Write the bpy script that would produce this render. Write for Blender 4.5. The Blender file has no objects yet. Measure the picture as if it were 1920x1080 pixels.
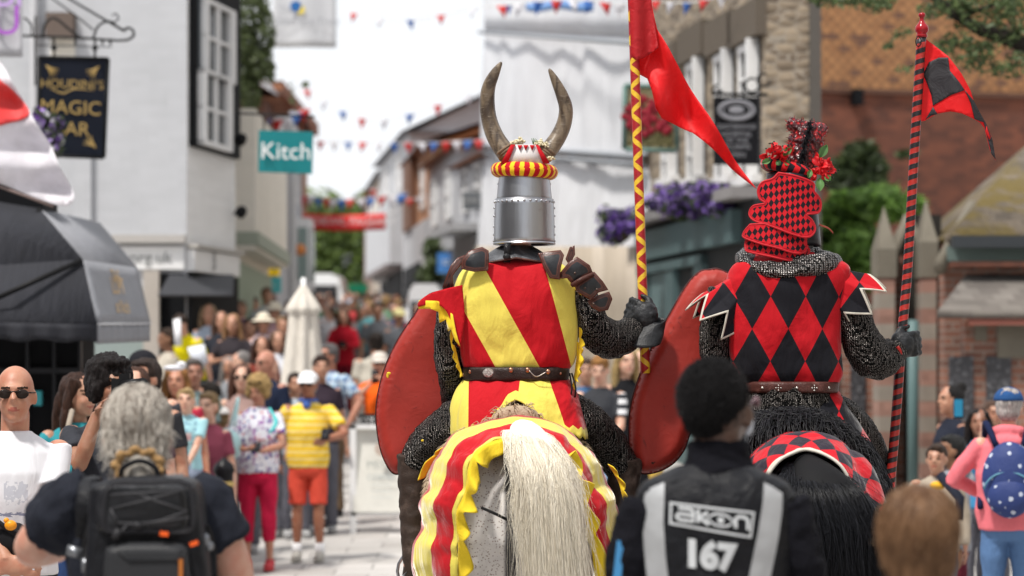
import bpy, bmesh, math, random
import numpy as np
from mathutils import Vector, Matrix, noise, Euler
from mathutils.geometry import delaunay_2d_cdt
from mathutils.bvhtree import BVHTree
R = math.radians
rnd = random.Random(7)
S = bpy.context.scene
COL = S.collection
# ---------------------------------------------------------------- camera, sky, sun, exposure
F, CX, HY, EYE = 5160.0, 960.0, 692.0, 1.78      # long lens, eye height 1.78 m, level camera with a little rise
cam = bpy.data.cameras.new('camera'); camo = bpy.data.objects.new('camera', cam); COL.objects.link(camo)
camo.location = (0, 0, EYE); camo.rotation_euler = (R(90), 0, 0)
cam.sensor_width = 36; cam.lens = F/1920*36; cam.shift_y = (HY-540)/1920
cam.clip_start = .3; cam.clip_end = 2000
cam.dof.use_dof = True; cam.dof.focus_distance = 11.85; cam.dof.aperture_fstop = cam.lens/1000/0.039
S.camera = camo
SUN_EL, SUN_AZ = R(62), R(-138)                  # azimuth from +Y (ahead of the camera) towards -X
w = bpy.data.worlds.new('World'); S.world = w; w.use_nodes = True
nt = w.node_tree; nt.nodes.clear()
sky = nt.nodes.new('ShaderNodeTexSky'); sky.sky_type = 'NISHITA'; sky.sun_disc = False
sky.sun_elevation = SUN_EL; sky.sun_rotation = SUN_AZ; sky.dust_density = 4; sky.air_density = 1
tc = nt.nodes.new('ShaderNodeTexCoord')
cl = nt.nodes.new('ShaderNodeTexNoise'); cl.inputs['Scale'].default_value = 1.6; cl.inputs['Detail'].default_value = 6
nt.links.new(tc.outputs['Generated'], cl.inputs['Vector'])
mr = nt.nodes.new('ShaderNodeMapRange'); mr.inputs[1].default_value = .3; mr.inputs[2].default_value = .6
mr.inputs[3].default_value = .82; mr.inputs[4].default_value = 1.0
nt.links.new(cl.outputs[0], mr.inputs[0])
mx = nt.nodes.new('ShaderNodeMix'); mx.data_type = 'RGBA'; mx.inputs[7].default_value = (7.6, 7.75, 8.0, 1)   # thin bright cloud cover
nt.links.new(mr.outputs[0], mx.inputs[0]); nt.links.new(sky.outputs[0], mx.inputs[6])
bg = nt.nodes.new('ShaderNodeBackground'); bg.inputs[1].default_value = .10
nt.links.new(mx.outputs[2], bg.inputs[0])
wo = nt.nodes.new('ShaderNodeOutputWorld'); nt.links.new(bg.outputs[0], wo.inputs[0])
sl = bpy.data.lights.new('sun', 'SUN'); sl.energy = 3.4; sl.angle = R(6); sl.color = (1, .955, .89)
slo = bpy.data.objects.new('sun', sl); COL.objects.link(slo)
d = Vector((math.sin(SUN_AZ)*math.cos(SUN_EL), math.cos(SUN_AZ)*math.cos(SUN_EL), math.sin(SUN_EL)))
slo.rotation_euler = d.to_track_quat('Z', 'Y').to_euler(); slo.location = (0, 0, 60)
S.view_settings.view_transform = 'Standard'; S.view_settings.look = 'None'
S.view_settings.exposure = 0.45; S.view_settings.gamma = 1; S.view_settings.use_curve_mapping = False
# ---------------------------------------------------------------- shader helpers
class X:
    def __init__(s, g, k): s.g, s.k = g, k
    def m(s, op, *a, clamp=False):
        n = s.g.nt.nodes.new('ShaderNodeMath'); n.operation = op; n.use_clamp = clamp
        for i, v in enumerate((s,)+a):
            if isinstance(v, X): s.g.nt.links.new(v.k, n.inputs[i])
            else: n.inputs[i].default_value = v
        return X(s.g, n.outputs[0])
    def __add__(s, o): return s.m('ADD', o)
    __radd__ = __add__
    def __sub__(s, o): return s.m('SUBTRACT', o)
    def __rsub__(s, o): return (s*-1)+o
    def __mul__(s, o): return s.m('MULTIPLY', o)
    __rmul__ = __mul__
    def __truediv__(s, o): return s.m('DIVIDE', o)
    def fl(s): return s.m('FLOOR')
    def fr(s): return s.m('FRACT')
    def ab(s): return s.m('ABSOLUTE')
    def gt(s, o): return s.m('GREATER_THAN', o)
    def lt(s, o): return s.m('LESS_THAN', o)
    def mn(s, o): return s.m('MINIMUM', o)
    def mxx(s, o): return s.m('MAXIMUM', o)
    def par(s): return ((s*.5).fr()).gt(.25)      # parity of a whole number
    def sm(s, a, b, c=0., d=1.):
        n = s.g.nt.nodes.new('ShaderNodeMapRange'); n.interpolation_type = 'SMOOTHSTEP'
        s.g.nt.links.new(s.k, n.inputs[0])
        for i, v in zip((1, 2, 3, 4), (a, b, c, d)): n.inputs[i].default_value = v
        return X(s.g, n.outputs[0])
class G:
    def __init__(s, name):
        s.mat = bpy.data.materials.new(name); s.mat.use_nodes = True; s.nt = s.mat.node_tree
        s.b = s.nt.nodes['Principled BSDF']; s._c = {}
    def coord(s, kind='Object'):
        if kind not in s._c:
            n = s._c.get('n') or s.nt.nodes.new('ShaderNodeTexCoord'); s._c['n'] = n
            s._c[kind] = X(s, n.outputs[kind])
        return s._c[kind]
    def xyz(s, v=None, kind='Object'):
        v = v or s.coord(kind); n = s.nt.nodes.new('ShaderNodeSeparateXYZ'); s.nt.links.new(v.k, n.inputs[0])
        return [X(s, n.outputs[i]) for i in range(3)]
    def vec(s, x, y, z=0.):
        n = s.nt.nodes.new('ShaderNodeCombineXYZ')
        for i, v in enumerate((x, y, z)):
            if isinstance(v, X): s.nt.links.new(v.k, n.inputs[i])
            else: n.inputs[i].default_value = v
        return X(s, n.outputs[0])
    def scaled(s, sc, v=None):
        n = s.nt.nodes.new('ShaderNodeVectorMath'); n.operation = 'MULTIPLY'
        s.nt.links.new((v or s.coord()).k, n.inputs[0]); n.inputs[1].default_value = sc; return X(s, n.outputs[0])
    def noise(s, scale, detail=3, vec=None, rough=.55, dist=0., st=None):
        n = s.nt.nodes.new('ShaderNodeTexNoise'); v = vec or s.coord()
        if st: v = s.scaled(st, v)
        s.nt.links.new(v.k, n.inputs['Vector']); n.inputs['Scale'].default_value = scale
        n.inputs['Detail'].default_value = detail; n.inputs['Roughness'].default_value = rough; n.inputs['Distortion'].default_value = dist
        return X(s, n.outputs[0])
    def voro(s, scale, vec=None, rand=1., feat='F1', out='Distance', st=None):
        n = s.nt.nodes.new('ShaderNodeTexVoronoi'); n.feature = feat; v = vec or s.coord()
        if st: v = s.scaled(st, v)
        s.nt.links.new(v.k, n.inputs['Vector']); n.inputs['Scale'].default_value = scale; n.inputs['Randomness'].default_value = rand
        return X(s, n.outputs[out])
    def island(s):
        n = s.nt.nodes.new('ShaderNodeNewGeometry'); return X(s, n.outputs['Random Per Island'])
    def oinfo(s):
        n = s.nt.nodes.new('ShaderNodeObjectInfo'); return X(s, n.outputs['Random'])
    def mix(s, f, a, b, mode='MIX'):
        n = s.nt.nodes.new('ShaderNodeMix'); n.data_type = 'RGBA'; n.blend_type = mode
        for i, v in ((0, f), (6, a), (7, b)):
            if isinstance(v, X): s.nt.links.new(v.k, n.inputs[i])
            else: n.inputs[i].default_value = v if i == 0 else (*v[:3], 1)
        return X(s, n.outputs[2])
    def tint(s, c, f, lo, hi):                       # multiply colour c by lo..hi following f
        v = f*(hi-lo)+lo
        return s.mix(1., c, s.vec(v, v, v), 'MULTIPLY')
    def out(s, col=None, rough=.7, metal=0., bump=None, bs=.5, bd=.01, **kw):
        b = s.b
        def put(k, v):
            if isinstance(v, X): s.nt.links.new(v.k, b.inputs[k])
            elif isinstance(v, (tuple, list)): b.inputs[k].default_value = (*v[:3], 1) if len(b.inputs[k].default_value) == 4 else v
            else: b.inputs[k].default_value = v
        if col is not None: put('Base Color', col)
        put('Roughness', rough); put('Metallic', metal)
        for k, v in kw.items(): put(k.replace('_', ' '), v)
        if bump is not None:
            n = s.nt.nodes.new('ShaderNodeBump'); n.inputs['Strength'].default_value = bs; n.inputs['Distance'].default_value = bd
            s.nt.links.new(bump.k, n.inputs['Height']); s.nt.links.new(n.outputs[0], b.inputs['Normal'])
        return s.mat
def srgb(r, g=None, b=None):                         # photo colour 0-255 -> linear
    if g is None: r, g, b = (r >> 16) & 255, (r >> 8) & 255, r & 255
    f = lambda c: (c/255/12.92) if c <= 10 else ((c/255+.055)/1.055)**2.4
    return (f(r), f(g), f(b))
MC = {}
def cached(fn):
    def w(*a, **k):
        key = (fn.__name__, a, tuple(sorted(k.items())))
        if key not in MC: MC[key] = fn(*a, **k)
        return MC[key]
    return w
@cached
def cloth(c, rough=.85, wr=.6, weave=0, var=.16):
    g = G('cloth'); n1 = g.noise(7, 4); n2 = g.noise(60, 2)
    col = g.tint(c, n1, 1-var, 1+var)
    col = g.tint(col, n2, .92, 1.08)
    h = g.noise(9, 4, st=(1, 1, .45), dist=.6)*.9 + n2*.05
    if weave: h = h + g.noise(weave, 1)*.05
    return g.out(col, rough, bump=h, bs=wr, bd=.03, Specular_IOR_Level=.15)
@cached
def skin(c=(.52, .29, .19)):
    g = G('skin'); n = g.noise(22, 4)
    col = g.mix(n.sm(.35, .75), c, (c[0]*.93, c[1]*.72, c[2]*.68))
    return g.out(col, .5, bump=g.noise(160, 3), bs=.12, bd=.004, Subsurface_Weight=.06, Subsurface_Radius=(.02, .008, .004))
@cached
def plain(c, rough=.5, metal=0., bump=0., sc=20., var=.1):
    g = G('paint'); n = g.noise(sc, 5)
    return g.out(g.tint(c, n, 1-var, 1+var), rough, metal, bump=g.noise(sc*3, 4) if bump else None, bs=bump, bd=.01, Specular_IOR_Level=.3 if c[0]+c[1]+c[2] > .12 else .12)
@cached
def leather(c, rough=.42, sc=60., b=.35):
    g = G('leather'); n = g.noise(14, 5); v = g.voro(sc*3, rand=1)
    col = g.mix(n.sm(.5, .72), c, tuple(min(1, x*2.1+.015) for x in c))
    col = g.tint(col, g.noise(120, 3), .8, 1.2)
    return g.out(col, n*.25+rough-.1, bump=v*.3+g.noise(18, 4), bs=b, bd=.012, Specular_IOR_Level=.3)
@cached
def hairm(c, c2=None, rough=.5, isl=True):
    g = G('hair'); c2 = c2 or tuple(x*.45 for x in c)
    n = g.noise(26, 4, st=(3, 3, .5), dist=.8)
    f = (g.island()*.75+n*.5).sm(.25, .95) if isl else n.sm(.35, .68)
    return g.out(g.mix(f, c2, c), rough, bump=None if isl else g.noise(60, 3, st=(2.5, 2.5, .35), dist=1.), bs=.8, bd=.012, Specular_IOR_Level=.18)
@cached
def leaf(c=(.075, .13, .03), c2=(.03, .06, .015), trans=.35):
    g = G('leaf'); f = g.island(); col = g.mix(f, tuple(x*1.3 for x in c2), tuple(x*1.35 for x in c))
    n = g.nt.nodes.new('ShaderNodeBsdfTranslucent'); g.nt.links.new(col.k, n.inputs[0])
    ms = g.nt.nodes.new('ShaderNodeMixShader'); ms.inputs[0].default_value = trans
    m = g.out(col, .55); o = g.nt.nodes['Material Output']
    g.nt.links.new(g.b.outputs[0], ms.inputs[1]); g.nt.links.new(n.outputs[0], ms.inputs[2]); g.nt.links.new(ms.outputs[0], o.inputs[0])
    return m
@cached
def flagcloth(c, trans=.4, c2=None):
    g = G('flag_cloth'); col = g.tint(c, g.noise(9, 4), .85, 1.12)
    n = g.nt.nodes.new('ShaderNodeBsdfTranslucent'); g.nt.links.new(col.k, n.inputs[0])
    ms = g.nt.nodes.new('ShaderNodeMixShader'); ms.inputs[0].default_value = trans
    m = g.out(col, .6, bump=g.noise(12, 4, dist=.8), bs=.5, bd=.02); o = g.nt.nodes['Material Output']
    g.nt.links.new(g.b.outputs[0], ms.inputs[1]); g.nt.links.new(n.outputs[0], ms.inputs[2]); g.nt.links.new(ms.outputs[0], o.inputs[0])
    return m
# ---------------------------------------------------------------- mesh helpers
def P(px, py, Y): return Vector(((px-CX)/F*Y, Y, EYE-(py-HY)/F*Y))
def V(*a): return Vector(a)
def spl(xs, ys, x):                                  # smooth interpolation of a table
    xs = list(xs)
    if x <= xs[0]: return ys[0]
    if x >= xs[-1]: return ys[-1]
    i = next(k for k in range(len(xs)-1) if x <= xs[k+1]); h = xs[i+1]-xs[i]; t = (x-xs[i])/h
    def sl(k):
        if k == 0: return (ys[1]-ys[0])/(xs[1]-xs[0])
        if k == len(xs)-1: return (ys[-1]-ys[-2])/(xs[-1]-xs[-2])
        return (ys[k+1]-ys[k-1])/(xs[k+1]-xs[k-1])
    m0, m1 = sl(i)*h, sl(i+1)*h
    return (2*t**3-3*t*t+1)*ys[i]+(t**3-2*t*t+t)*m0+(-2*t**3+3*t*t)*ys[i+1]+(t**3-t*t)*m1
def curve(pts, n):                                   # n samples through control points (Vectors or tuples)
    k = len(pts); xs = list(range(k)); out = []
    for i in range(n):
        t = (k-1)*i/(n-1); out.append([spl(xs, [p[j] for p in pts], t) for j in range(len(pts[0]))])
    return out
class MB:
    def __init__(s): s.v, s.f, s.m, s.uv, s.cur = [], [], [], [], 0
    def add(s, vs, fs, uv=None):
        o = len(s.v); s.v += [tuple(v) for v in vs]
        s.f += [tuple(i+o for i in f) for f in fs]; s.m += [s.cur]*len(fs)
        s.uv += uv if uv else [(0., 0.)]*len(vs)
        return s
    def box(s, c, d, rot=None, bev=0):
        x, y, z = d[0]/2, d[1]/2, d[2]/2
        vs = [Vector((a*x, b*y, e*z)) for a in (-1, 1) for b in (-1, 1) for e in (-1, 1)]
        if rot is not None: vs = [rot @ v for v in vs]
        c = Vector(c); return s.add([v+c for v in vs], [(0, 1, 3, 2), (4, 6, 7, 5), (0, 4, 5, 1), (2, 3, 7, 6), (0, 2, 6, 4), (1, 5, 7, 3)])
    def tube(s, pts, rad, n=10, side=None, cap=True, closed=False, uvs=1.):
        pts = [Vector(p) for p in pts]; k = len(pts)
        if not isinstance(rad, (list, tuple)): rad = [rad]*k
        vs, fs, uv = [], [], []; prev = None; L = 0
        for i, p in enumerate(pts):
            if closed: t = pts[(i+1) % k]-pts[i-1]
            else: t = pts[min(i+1, k-1)]-pts[max(i-1, 0)]
            if t.length < 1e-9: t = Vector((0, 0, 1))
            t.normalize()
            if side is not None: a = Vector(side)
            else: a = prev if prev is not None else (Vector((1, 0, 0)) if abs(t.x) < .8 else Vector((0, 1, 0)))
            a = a-t*a.dot(t)
            if a.length < 1e-6: a = Vector((0, 1, 0))-t*t.y
            a.normalize(); prev = a; b = t.cross(a)
            r = rad[i]; rx, ry = r if isinstance(r, (tuple, list)) else (r, r)
            if i: L += (pts[i]-pts[i-1]).length
            for j in range(n):
                an = 2*math.pi*j/n; vs.append(p+a*(rx*math.cos(an))+b*(ry*math.sin(an))); uv.append((j/n, L*uvs))
        for i in range(k if closed else k-1):
            for j in range(n):
                q = (i+1) % k; fs.append((i*n+j, i*n+(j+1) % n, q*n+(j+1) % n, q*n+j))
        if cap and not closed:
            fs.append(tuple(range(n-1, -1, -1))); fs.append(tuple((k-1)*n+j for j in range(n)))
        return s.add(vs, fs, uv)
    def ctube(s, pts, rad, m=16, n=10, **k):         # smoothed tube
        rad = rad if isinstance(rad, (list, tuple)) else [rad]*len(pts)
        rr = [r if isinstance(r, (tuple, list)) else (r, r) for r in rad]
        c = curve([(*p, *r) for p, r in zip(pts, rr)], m)
        return s.tube([q[:3] for q in c], [(q[3], q[4]) for q in c], n, **k)
    def blob(s, c, r, rot=None, n=12, m=8):
        c = Vector(c); r = (r, r, r) if not isinstance(r, (tuple, list)) else r; vs = []; fs = []
        for i in range(m+1):
            a = math.pi*i/m
            for j in range(n):
                b = 2*math.pi*j/n; v = Vector((r[0]*math.sin(a)*math.cos(b), r[1]*math.sin(a)*math.sin(b), -r[2]*math.cos(a)))
                vs.append(c+(rot @ v if rot is not None else v))
        for i in range(m):
            for j in range(n): fs.append((i*n+j, i*n+(j+1) % n, (i+1)*n+(j+1) % n, (i+1)*n+j))
        return s.add(vs, fs)
    def lathe(s, c, prof, n=24, axis=None):          # prof: (radius, height)
        c = Vector(c); vs = [c+Vector((r*math.cos(2*math.pi*j/n), r*math.sin(2*math.pi*j/n), h)) for r, h in prof for j in range(n)]
        fs = [(i*n+j, i*n+(j+1) % n, (i+1)*n+(j+1) % n, (i+1)*n+j) for i in range(len(prof)-1) for j in range(n)]
        return s.add(vs, fs)
    def grid(s, fn, nu, nv, closeu=False):           # fn(u,v) -> point (and optional uv)
        vs, uv = [], []
        cu = nu if closeu else nu+1
        for j in range(nv+1):
            for i in range(cu):
                r = fn(i/nu, j/nv)
                if isinstance(r, tuple) and len(r) == 2: vs.append(r[0]); uv.append(r[1])
                else: vs.append(r); uv.append((i/nu, j/nv))
        fs = [(j*cu+i, j*cu+(i+1) % cu, (j+1)*cu+(i+1) % cu, (j+1)*cu+i) for j in range(nv) for i in range(nu)]
        return s.add(vs, fs, uv)
    def quad(s, a, b, c, d): return s.add([a, b, c, d], [(0, 1, 2, 3)], [(0, 0), (1, 0), (1, 1), (0, 1)])
    def warp(s, fn, start=0):
        for i in range(start, len(s.v)): s.v[i] = tuple(fn(Vector(s.v[i])))
        return s
def fill2d(outline, step, closed=True):              # triangulated inside of an outline, with distance to its edge
    pts = [Vector((p[0], p[1])) for p in outline]; dense = []
    for i, p in enumerate(pts):
        q = pts[(i+1) % len(pts)]; k = max(1, int((q-p).length/step))
        dense += [p.lerp(q, t/k) for t in range(k)]
    arr = np.array([(p.x, p.y) for p in dense])
    x0, y0 = arr.min(0); x1, y1 = arr.max(0); gx = np.arange(x0+step*.5, x1, step); gy = np.arange(y0+step*.5, y1, step*.87)
    pp = []; N = len(dense)
    ax, ay = arr[:, 0], arr[:, 1]; bx, by = np.roll(ax, -1), np.roll(ay, -1)
    for r, y in enumerate(gy):
        for x in gx+(step/2 if r % 2 else 0):
            c = ((ay > y) != (by > y)); xi = (bx-ax)*(y-ay)/np.where(by == ay, 1e-9, by-ay)+ax
            if (c & (x < xi)).sum() % 2 and np.min((ax-x)**2+(ay-y)**2) > (step*.45)**2: pp.append(Vector((x, y)))
    vo, e, fo, *_ = delaunay_2d_cdt(dense+pp, [(i, (i+1) % N) for i in range(N)], [], 1, 1e-6)
    out = []
    for v in vo:
        t = ((v.x-ax)*(bx-ax)+(v.y-ay)*(by-ay))/np.maximum((bx-ax)**2+(by-ay)**2, 1e-12); t = np.clip(t, 0, 1)
        out.append(float(np.sqrt(np.min((ax+t*(bx-ax)-v.x)**2+(ay+t*(by-ay)-v.y)**2))))
    return [(v.x, v.y) for v in vo], [tuple(f) for f in fo], out, N
def smoothpoly(pts, n=80):
    pts = list(pts)+[pts[0]]; return [tuple(c) for c in curve(pts, n+1)[:-1]]
WM = {}
def mesh_data(name, mb, mats):
    me = bpy.data.meshes.new(name); me.from_pydata(mb.v, [], mb.f); me.validate(verbose=False)
    ok = len(me.polygons) == len(mb.f)
    mats = mats if isinstance(mats, (list, tuple)) else [mats]
    for m in mats: me.materials.append(m)
    if ok: me.polygons.foreach_set('material_index', mb.m)
    me.polygons.foreach_set('use_smooth', [True]*len(me.polygons))
    if any(u != (0., 0.) for u in mb.uv[:400]) or any(u != (0., 0.) for u in mb.uv[-50:]):
        ul = me.uv_layers.new(name='UVMap'); li = np.zeros(len(me.loops), int); me.loops.foreach_get('vertex_index', li)
        ul.data.foreach_set('uv', np.array(mb.uv)[li].ravel())
    return me
def part(name, mb, mats, parent=None, local=False, sharp=None, solid=0, **tags):
    if parent is not None and not local:
        inv = WM[parent.name].inverted(); src = mb; mb = MB(); mb.f, mb.m, mb.uv = src.f, src.m, src.uv; mb.v = [tuple(inv @ Vector(v)) for v in src.v]
    me = mesh_data(name, mb, mats); o = bpy.data.objects.new(name, me); COL.objects.link(o)
    WM[o.name] = WM[parent.name].copy() if parent is not None else Matrix()
    if parent is not None: o.parent = parent
    if sharp is not None:
        bm = bmesh.new(); bm.from_mesh(me); bmesh.ops.recalc_face_normals(bm, faces=bm.faces)
        a = R(sharp)
        for e in bm.edges:
            if len(e.link_faces) == 2 and e.calc_face_angle(0) > a: e.smooth = False
        bm.to_mesh(me); bm.free()
    if solid: m = o.modifiers.new('thickness', 'SOLIDIFY'); m.thickness = solid; m.offset = 0
    for k, v in tags.items(): o[k] = v
    return o
def thing(name, label, cat, loc=(0, 0, 0), rz=0, group=None, rot=None, sc=1.):
    o = bpy.data.objects.new(name, None); COL.objects.link(o); o.location = loc; o.rotation_euler = rot or (0, 0, rz); o.scale = (sc,)*3
    o.empty_display_size = .1
    WM[o.name] = Matrix.LocRotScale(Vector(loc), Euler(rot or (0, 0, rz)), Vector((sc,)*3))
    o['label'] = label; o['category'] = cat
    if group: o['group'] = group
    return o
def single(name, mb, mats, label, cat, loc=None, group=None, **k):    # a thing that is one mesh; its origin goes to loc
    if loc is None:
        a = np.array(mb.v); loc = (float(a[:, 0].mean()), float(a[:, 1].mean()), float(a[:, 2].min()))
    l = Vector(loc); mb.v = [tuple(Vector(v)-l) for v in mb.v]
    o = part(name, mb, mats, **k); o.location = l; WM[o.name] = Matrix.Translation(l); o['label'] = label; o['category'] = cat
    if group: o['group'] = group
    return o
def setting(name, mb, mats, kind='structure', **k):
    o = part(name, mb, mats, **k); o['kind'] = kind; return o
def copy_tree(o, parent=None):
    c = o.copy(); COL.objects.link(c); c.parent = parent
    for ch in list(o.children): copy_tree(ch, c)
    return c
def remesh(mb, vox, smooth=2, sf=.5):
    me = bpy.data.meshes.new('tmp'); me.from_pydata(mb.v, [], mb.f); o = bpy.data.objects.new('tmp', me); COL.objects.link(o)
    m = o.modifiers.new('r', 'REMESH'); m.mode = 'VOXEL'; m.voxel_size = vox; m.use_smooth_shade = True
    if smooth: q = o.modifiers.new('s', 'SMOOTH'); q.iterations = smooth; q.factor = sf
    ev = o.evaluated_get(bpy.context.evaluated_depsgraph_get()); em = ev.to_mesh()
    n = len(em.vertices); a = np.zeros(n*3); em.vertices.foreach_get('co', a); a = a.reshape(-1, 3)
    nn = np.zeros(n*3); em.vertices.foreach_get('normal', nn); nn = nn.reshape(-1, 3)
    fs = [tuple(p.vertices) for p in em.polygons]
    ev.to_mesh_clear(); bpy.data.objects.remove(o); bpy.data.meshes.remove(me)
    r = MB(); r.v = [tuple(v) for v in a]; r.f = fs; r.m = [0]*len(fs); r.uv = [(0., 0.)]*n; r.n = nn
    return r
def rough_up(mb, amp, sc, st=(1, 1, 1), fn=None):    # displace a remeshed surface along its normals
    for i, v in enumerate(mb.v):
        h = noise.fractal(Vector((v[0]*sc*st[0], v[1]*sc*st[1], v[2]*sc*st[2])), 1., 2., 3)*amp
        if fn: h *= fn(v)
        nn = mb.n[i]; mb.v[i] = (v[0]+nn[0]*h, v[1]+nn[1]*h, v[2]+nn[2]*h)
    return mb
def bvh(mb): return BVHTree.FromPolygons([Vector(v) for v in mb.v], mb.f)
def drape(mb, tree, off=.003, dirv=(0, 1, 0), back=3.):       # push a flat mesh along dirv until it lies on a surface
    dv = Vector(dirv)
    for i, v in enumerate(mb.v):
        v = Vector(v); h = tree.ray_cast(v-dv*back, dv)
        if h[0] is not None: mb.v[i] = tuple(h[0]-dv*(off+(v.y if False else 0)))
    return mb
def text_mb(txt, size, ext=0., bold=0., sub=0):      # lettering in the x-z plane, centred
    cu = bpy.data.curves.new('t', 'FONT'); cu.body = txt; cu.size = size; cu.extrude = ext; cu.offset = bold
    cu.align_x = 'CENTER'; cu.align_y = 'CENTER'; cu.resolution_u = 4
    o = bpy.data.objects.new('t', cu); COL.objects.link(o)
    ev = o.evaluated_get(bpy.context.evaluated_depsgraph_get()); me = ev.to_mesh()
    bm = bmesh.new(); bm.from_mesh(me); bmesh.ops.triangulate(bm, faces=bm.faces)
    for _ in range(sub): bmesh.ops.subdivide_edges(bm, edges=[e for e in bm.edges if e.calc_length() > size*.12], cuts=1)
    bmesh.ops.triangulate(bm, faces=bm.faces)
    bm.verts.index_update(); r = MB().add([(v.co.x, -v.co.z, v.co.y) for v in bm.verts], [tuple(v.index for v in f.verts) for f in bm.faces])
    bm.free(); ev.to_mesh_clear(); bpy.data.objects.remove(o); bpy.data.curves.remove(cu)
    return r
def strand(mb, pts, r, n=3):
    k = len(pts); mb.tube(pts, [r*(1-.75*(i/(k-1))**2) for i in range(k)], n, cap=False)
def leaves(mb, c, r, n, size, seed=0, shell=.35, squash=None):
    q = random.Random(seed); c = Vector(c)
    for _ in range(n):
        d = Vector((q.gauss(0, 1), q.gauss(0, 1), q.gauss(0, 1))); d.normalize(); t = (shell+(1-shell)*q.random())**.6
        p = c+Vector((d.x*r[0]*t, d.y*r[1]*t, d.z*r[2]*t)); a = Vector((q.gauss(0, 1), q.gauss(0, 1), q.gauss(0, .6))).normalized()
        b = a.cross(Vector((q.gauss(0, 1), q.gauss(0, 1), q.gauss(0, 1)))).normalized(); sz = size*(.6+.8*q.random())
        nn = a.cross(b)*sz*.15
        mb.add([p-a*sz, p+b*sz*.4+nn, p+a*sz, p-b*sz*.4+nn], [(0, 1, 2), (0, 2, 3)])
def tree(name, label, base, crowns, trunk_r, lm, nl=2500, size=.12, seed=0, group=None, bark=(.09, .065, .045)):
    t = thing(name, label, 'tree', base, group=group); q = random.Random(seed); b = Vector(base)
    m = MB(); top = Vector(crowns[0][0]); m.ctube([b, b.lerp(top, .5)+V(.1, 0, 0), top], [trunk_r, trunk_r*.7, trunk_r*.3], 10, 8)
    for c, r in crowns[1:]: m.ctube([b.lerp(top, .45), b.lerp(Vector(c), .75), Vector(c)], [trunk_r*.5, trunk_r*.3, .02], 8, 6)
    part('trunk', m, plain(bark, .9, bump=.5), t)
    k = MB()
    for i, (c, r) in enumerate(crowns):
        for _ in range(max(5, int(nl/350))):
            d = Vector((q.gauss(0, 1), q.gauss(0, 1), q.gauss(0, 1))).normalized(); s_ = .35+.3*q.random()
            leaves(k, Vector(c)+Vector((d.x*r[0], d.y*r[1], d.z*r[2]))*.62, (r[0]*s_, r[1]*s_, r[2]*s_), int(nl/max(5, int(nl/350))), size, q.random())
    part('crown', k, lm, t)
    return t
# ---------------------------------------------------------------- ground: flat near, climbing up the street
GT = ([-60, 24, 30, 38, 45, 80, 150, 400], [0, 0, .25, .75, 1.15, 2.3, 4.4, 9.])
def gz(Y):
    for i in range(len(GT[0])-1):
        if Y <= GT[0][i+1]: t = max(0, (Y-GT[0][i])/(GT[0][i+1]-GT[0][i])); return GT[1][i]+(GT[1][i+1]-GT[1][i])*t
    return 9.
def wnoise(g, v):
    n = g.nt.nodes.new('ShaderNodeTexWhiteNoise'); g.nt.links.new(v.k, n.inputs['Vector']); return X(g, n.outputs['Value'])
def bricks(g, x, z, bw, bh, mo, off=.5, wob=0.):
    if wob: x = x+(g.noise(4, 2)-.5)*wob; z = z+(g.noise(5, 2)-.5)*wob
    r = (z/bh).fl(); xx = x/bw+r.par()*off; cx = xx.fl()
    fx, fz = (xx.fr()-.5).ab(), ((z/bh).fr()-.5).ab()
    m = (fx.gt(.5-mo/bw/2)).mxx(fz.gt(.5-mo/bh/2))
    return m, wnoise(g, g.vec(cx, r, 0))
def paving():
    g = G('stone_paving'); x, y, z = g.xyz(); m, rn = bricks(g, x, y, .62, .45, .012)
    c = g.mix(rn, (.37, .35, .33), (.50, .48, .46)); c = g.tint(c, g.noise(.9, 5), .78, 1.12); c = g.tint(c, g.noise(14, 4), .9, 1.07)
    st = g.noise(2.3, 3).sm(.62, .72); c = g.mix(st*.35, c, (.2, .19, .18))
    c = g.mix(m*.9, c, (.09, .085, .08)); c = g.mix(g.noise(.35, 3).sm(.5, .62)*.25, c, (.2, .18, .17))
    return g.out(c, .75, bump=rn*.3-m, bs=.5, bd=.01)
def brickmat(c1, c2, mort, bw=.23, bh=.075, ax='x', mo=.012, wob=0, var=.25, header=False):
    g = G('brickwork'); x, y, z = g.xyz(); u = x if ax == 'x' else y
    m, rn = bricks(g, u, z, bw, bh, mo, wob=wob)
    c = g.mix(rn, c1, c2); c = g.tint(c, g.noise(1.1, 5), 1-var, 1+var); c = g.tint(c, g.noise(30, 3), .85, 1.15)
    c = g.mix(m, c, mort)
    return g.out(c, .9, bump=m*-1+rn*.3, bs=.6, bd=.01)
def render_mat(c, dirt=.18, sc=1.2):
    g = G('painted_render'); n = g.noise(sc, 6, st=(1, 1, .5)); c0 = g.tint(c, n, 1-dirt, 1+dirt*.3)
    s = g.noise(6, 5, st=(2, 2, .25)).sm(.58, .8); c0 = g.mix(s*.25, c0, tuple(x*.6 for x in c))
    x, y, z = g.xyz(); m_, rn = bricks(g, x+y*.3, z, .23, .075, .012); return g.out(g.tint(c0, rn, .97, 1.03), .85, bump=g.noise(40, 4)+rn*.4-m_*.8, bs=.3, bd=.008, Specular_IOR_Level=.2)
m = MB(); ys = [-60, -20, 0, 10, 20, 24, 27, 30, 34, 38, 42, 45, 55, 65, 80, 100, 125, 150, 200, 300, 400, 900]
for i in range(len(ys)-1):
    a, b = ys[i], ys[i+1]; m.quad((-500, a, gz(a)), (500, a, gz(a)), (500, b, gz(b)), (-500, b, gz(b)))
m.uv = [(0., 0.)]*len(m.v)
setting('ground', m, paving())
WHITE = render_mat((.50, .51, .535), .2); CREAM = render_mat((.74, .70, .62)); DARK = plain((.006, .0065, .008), .7)
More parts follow.
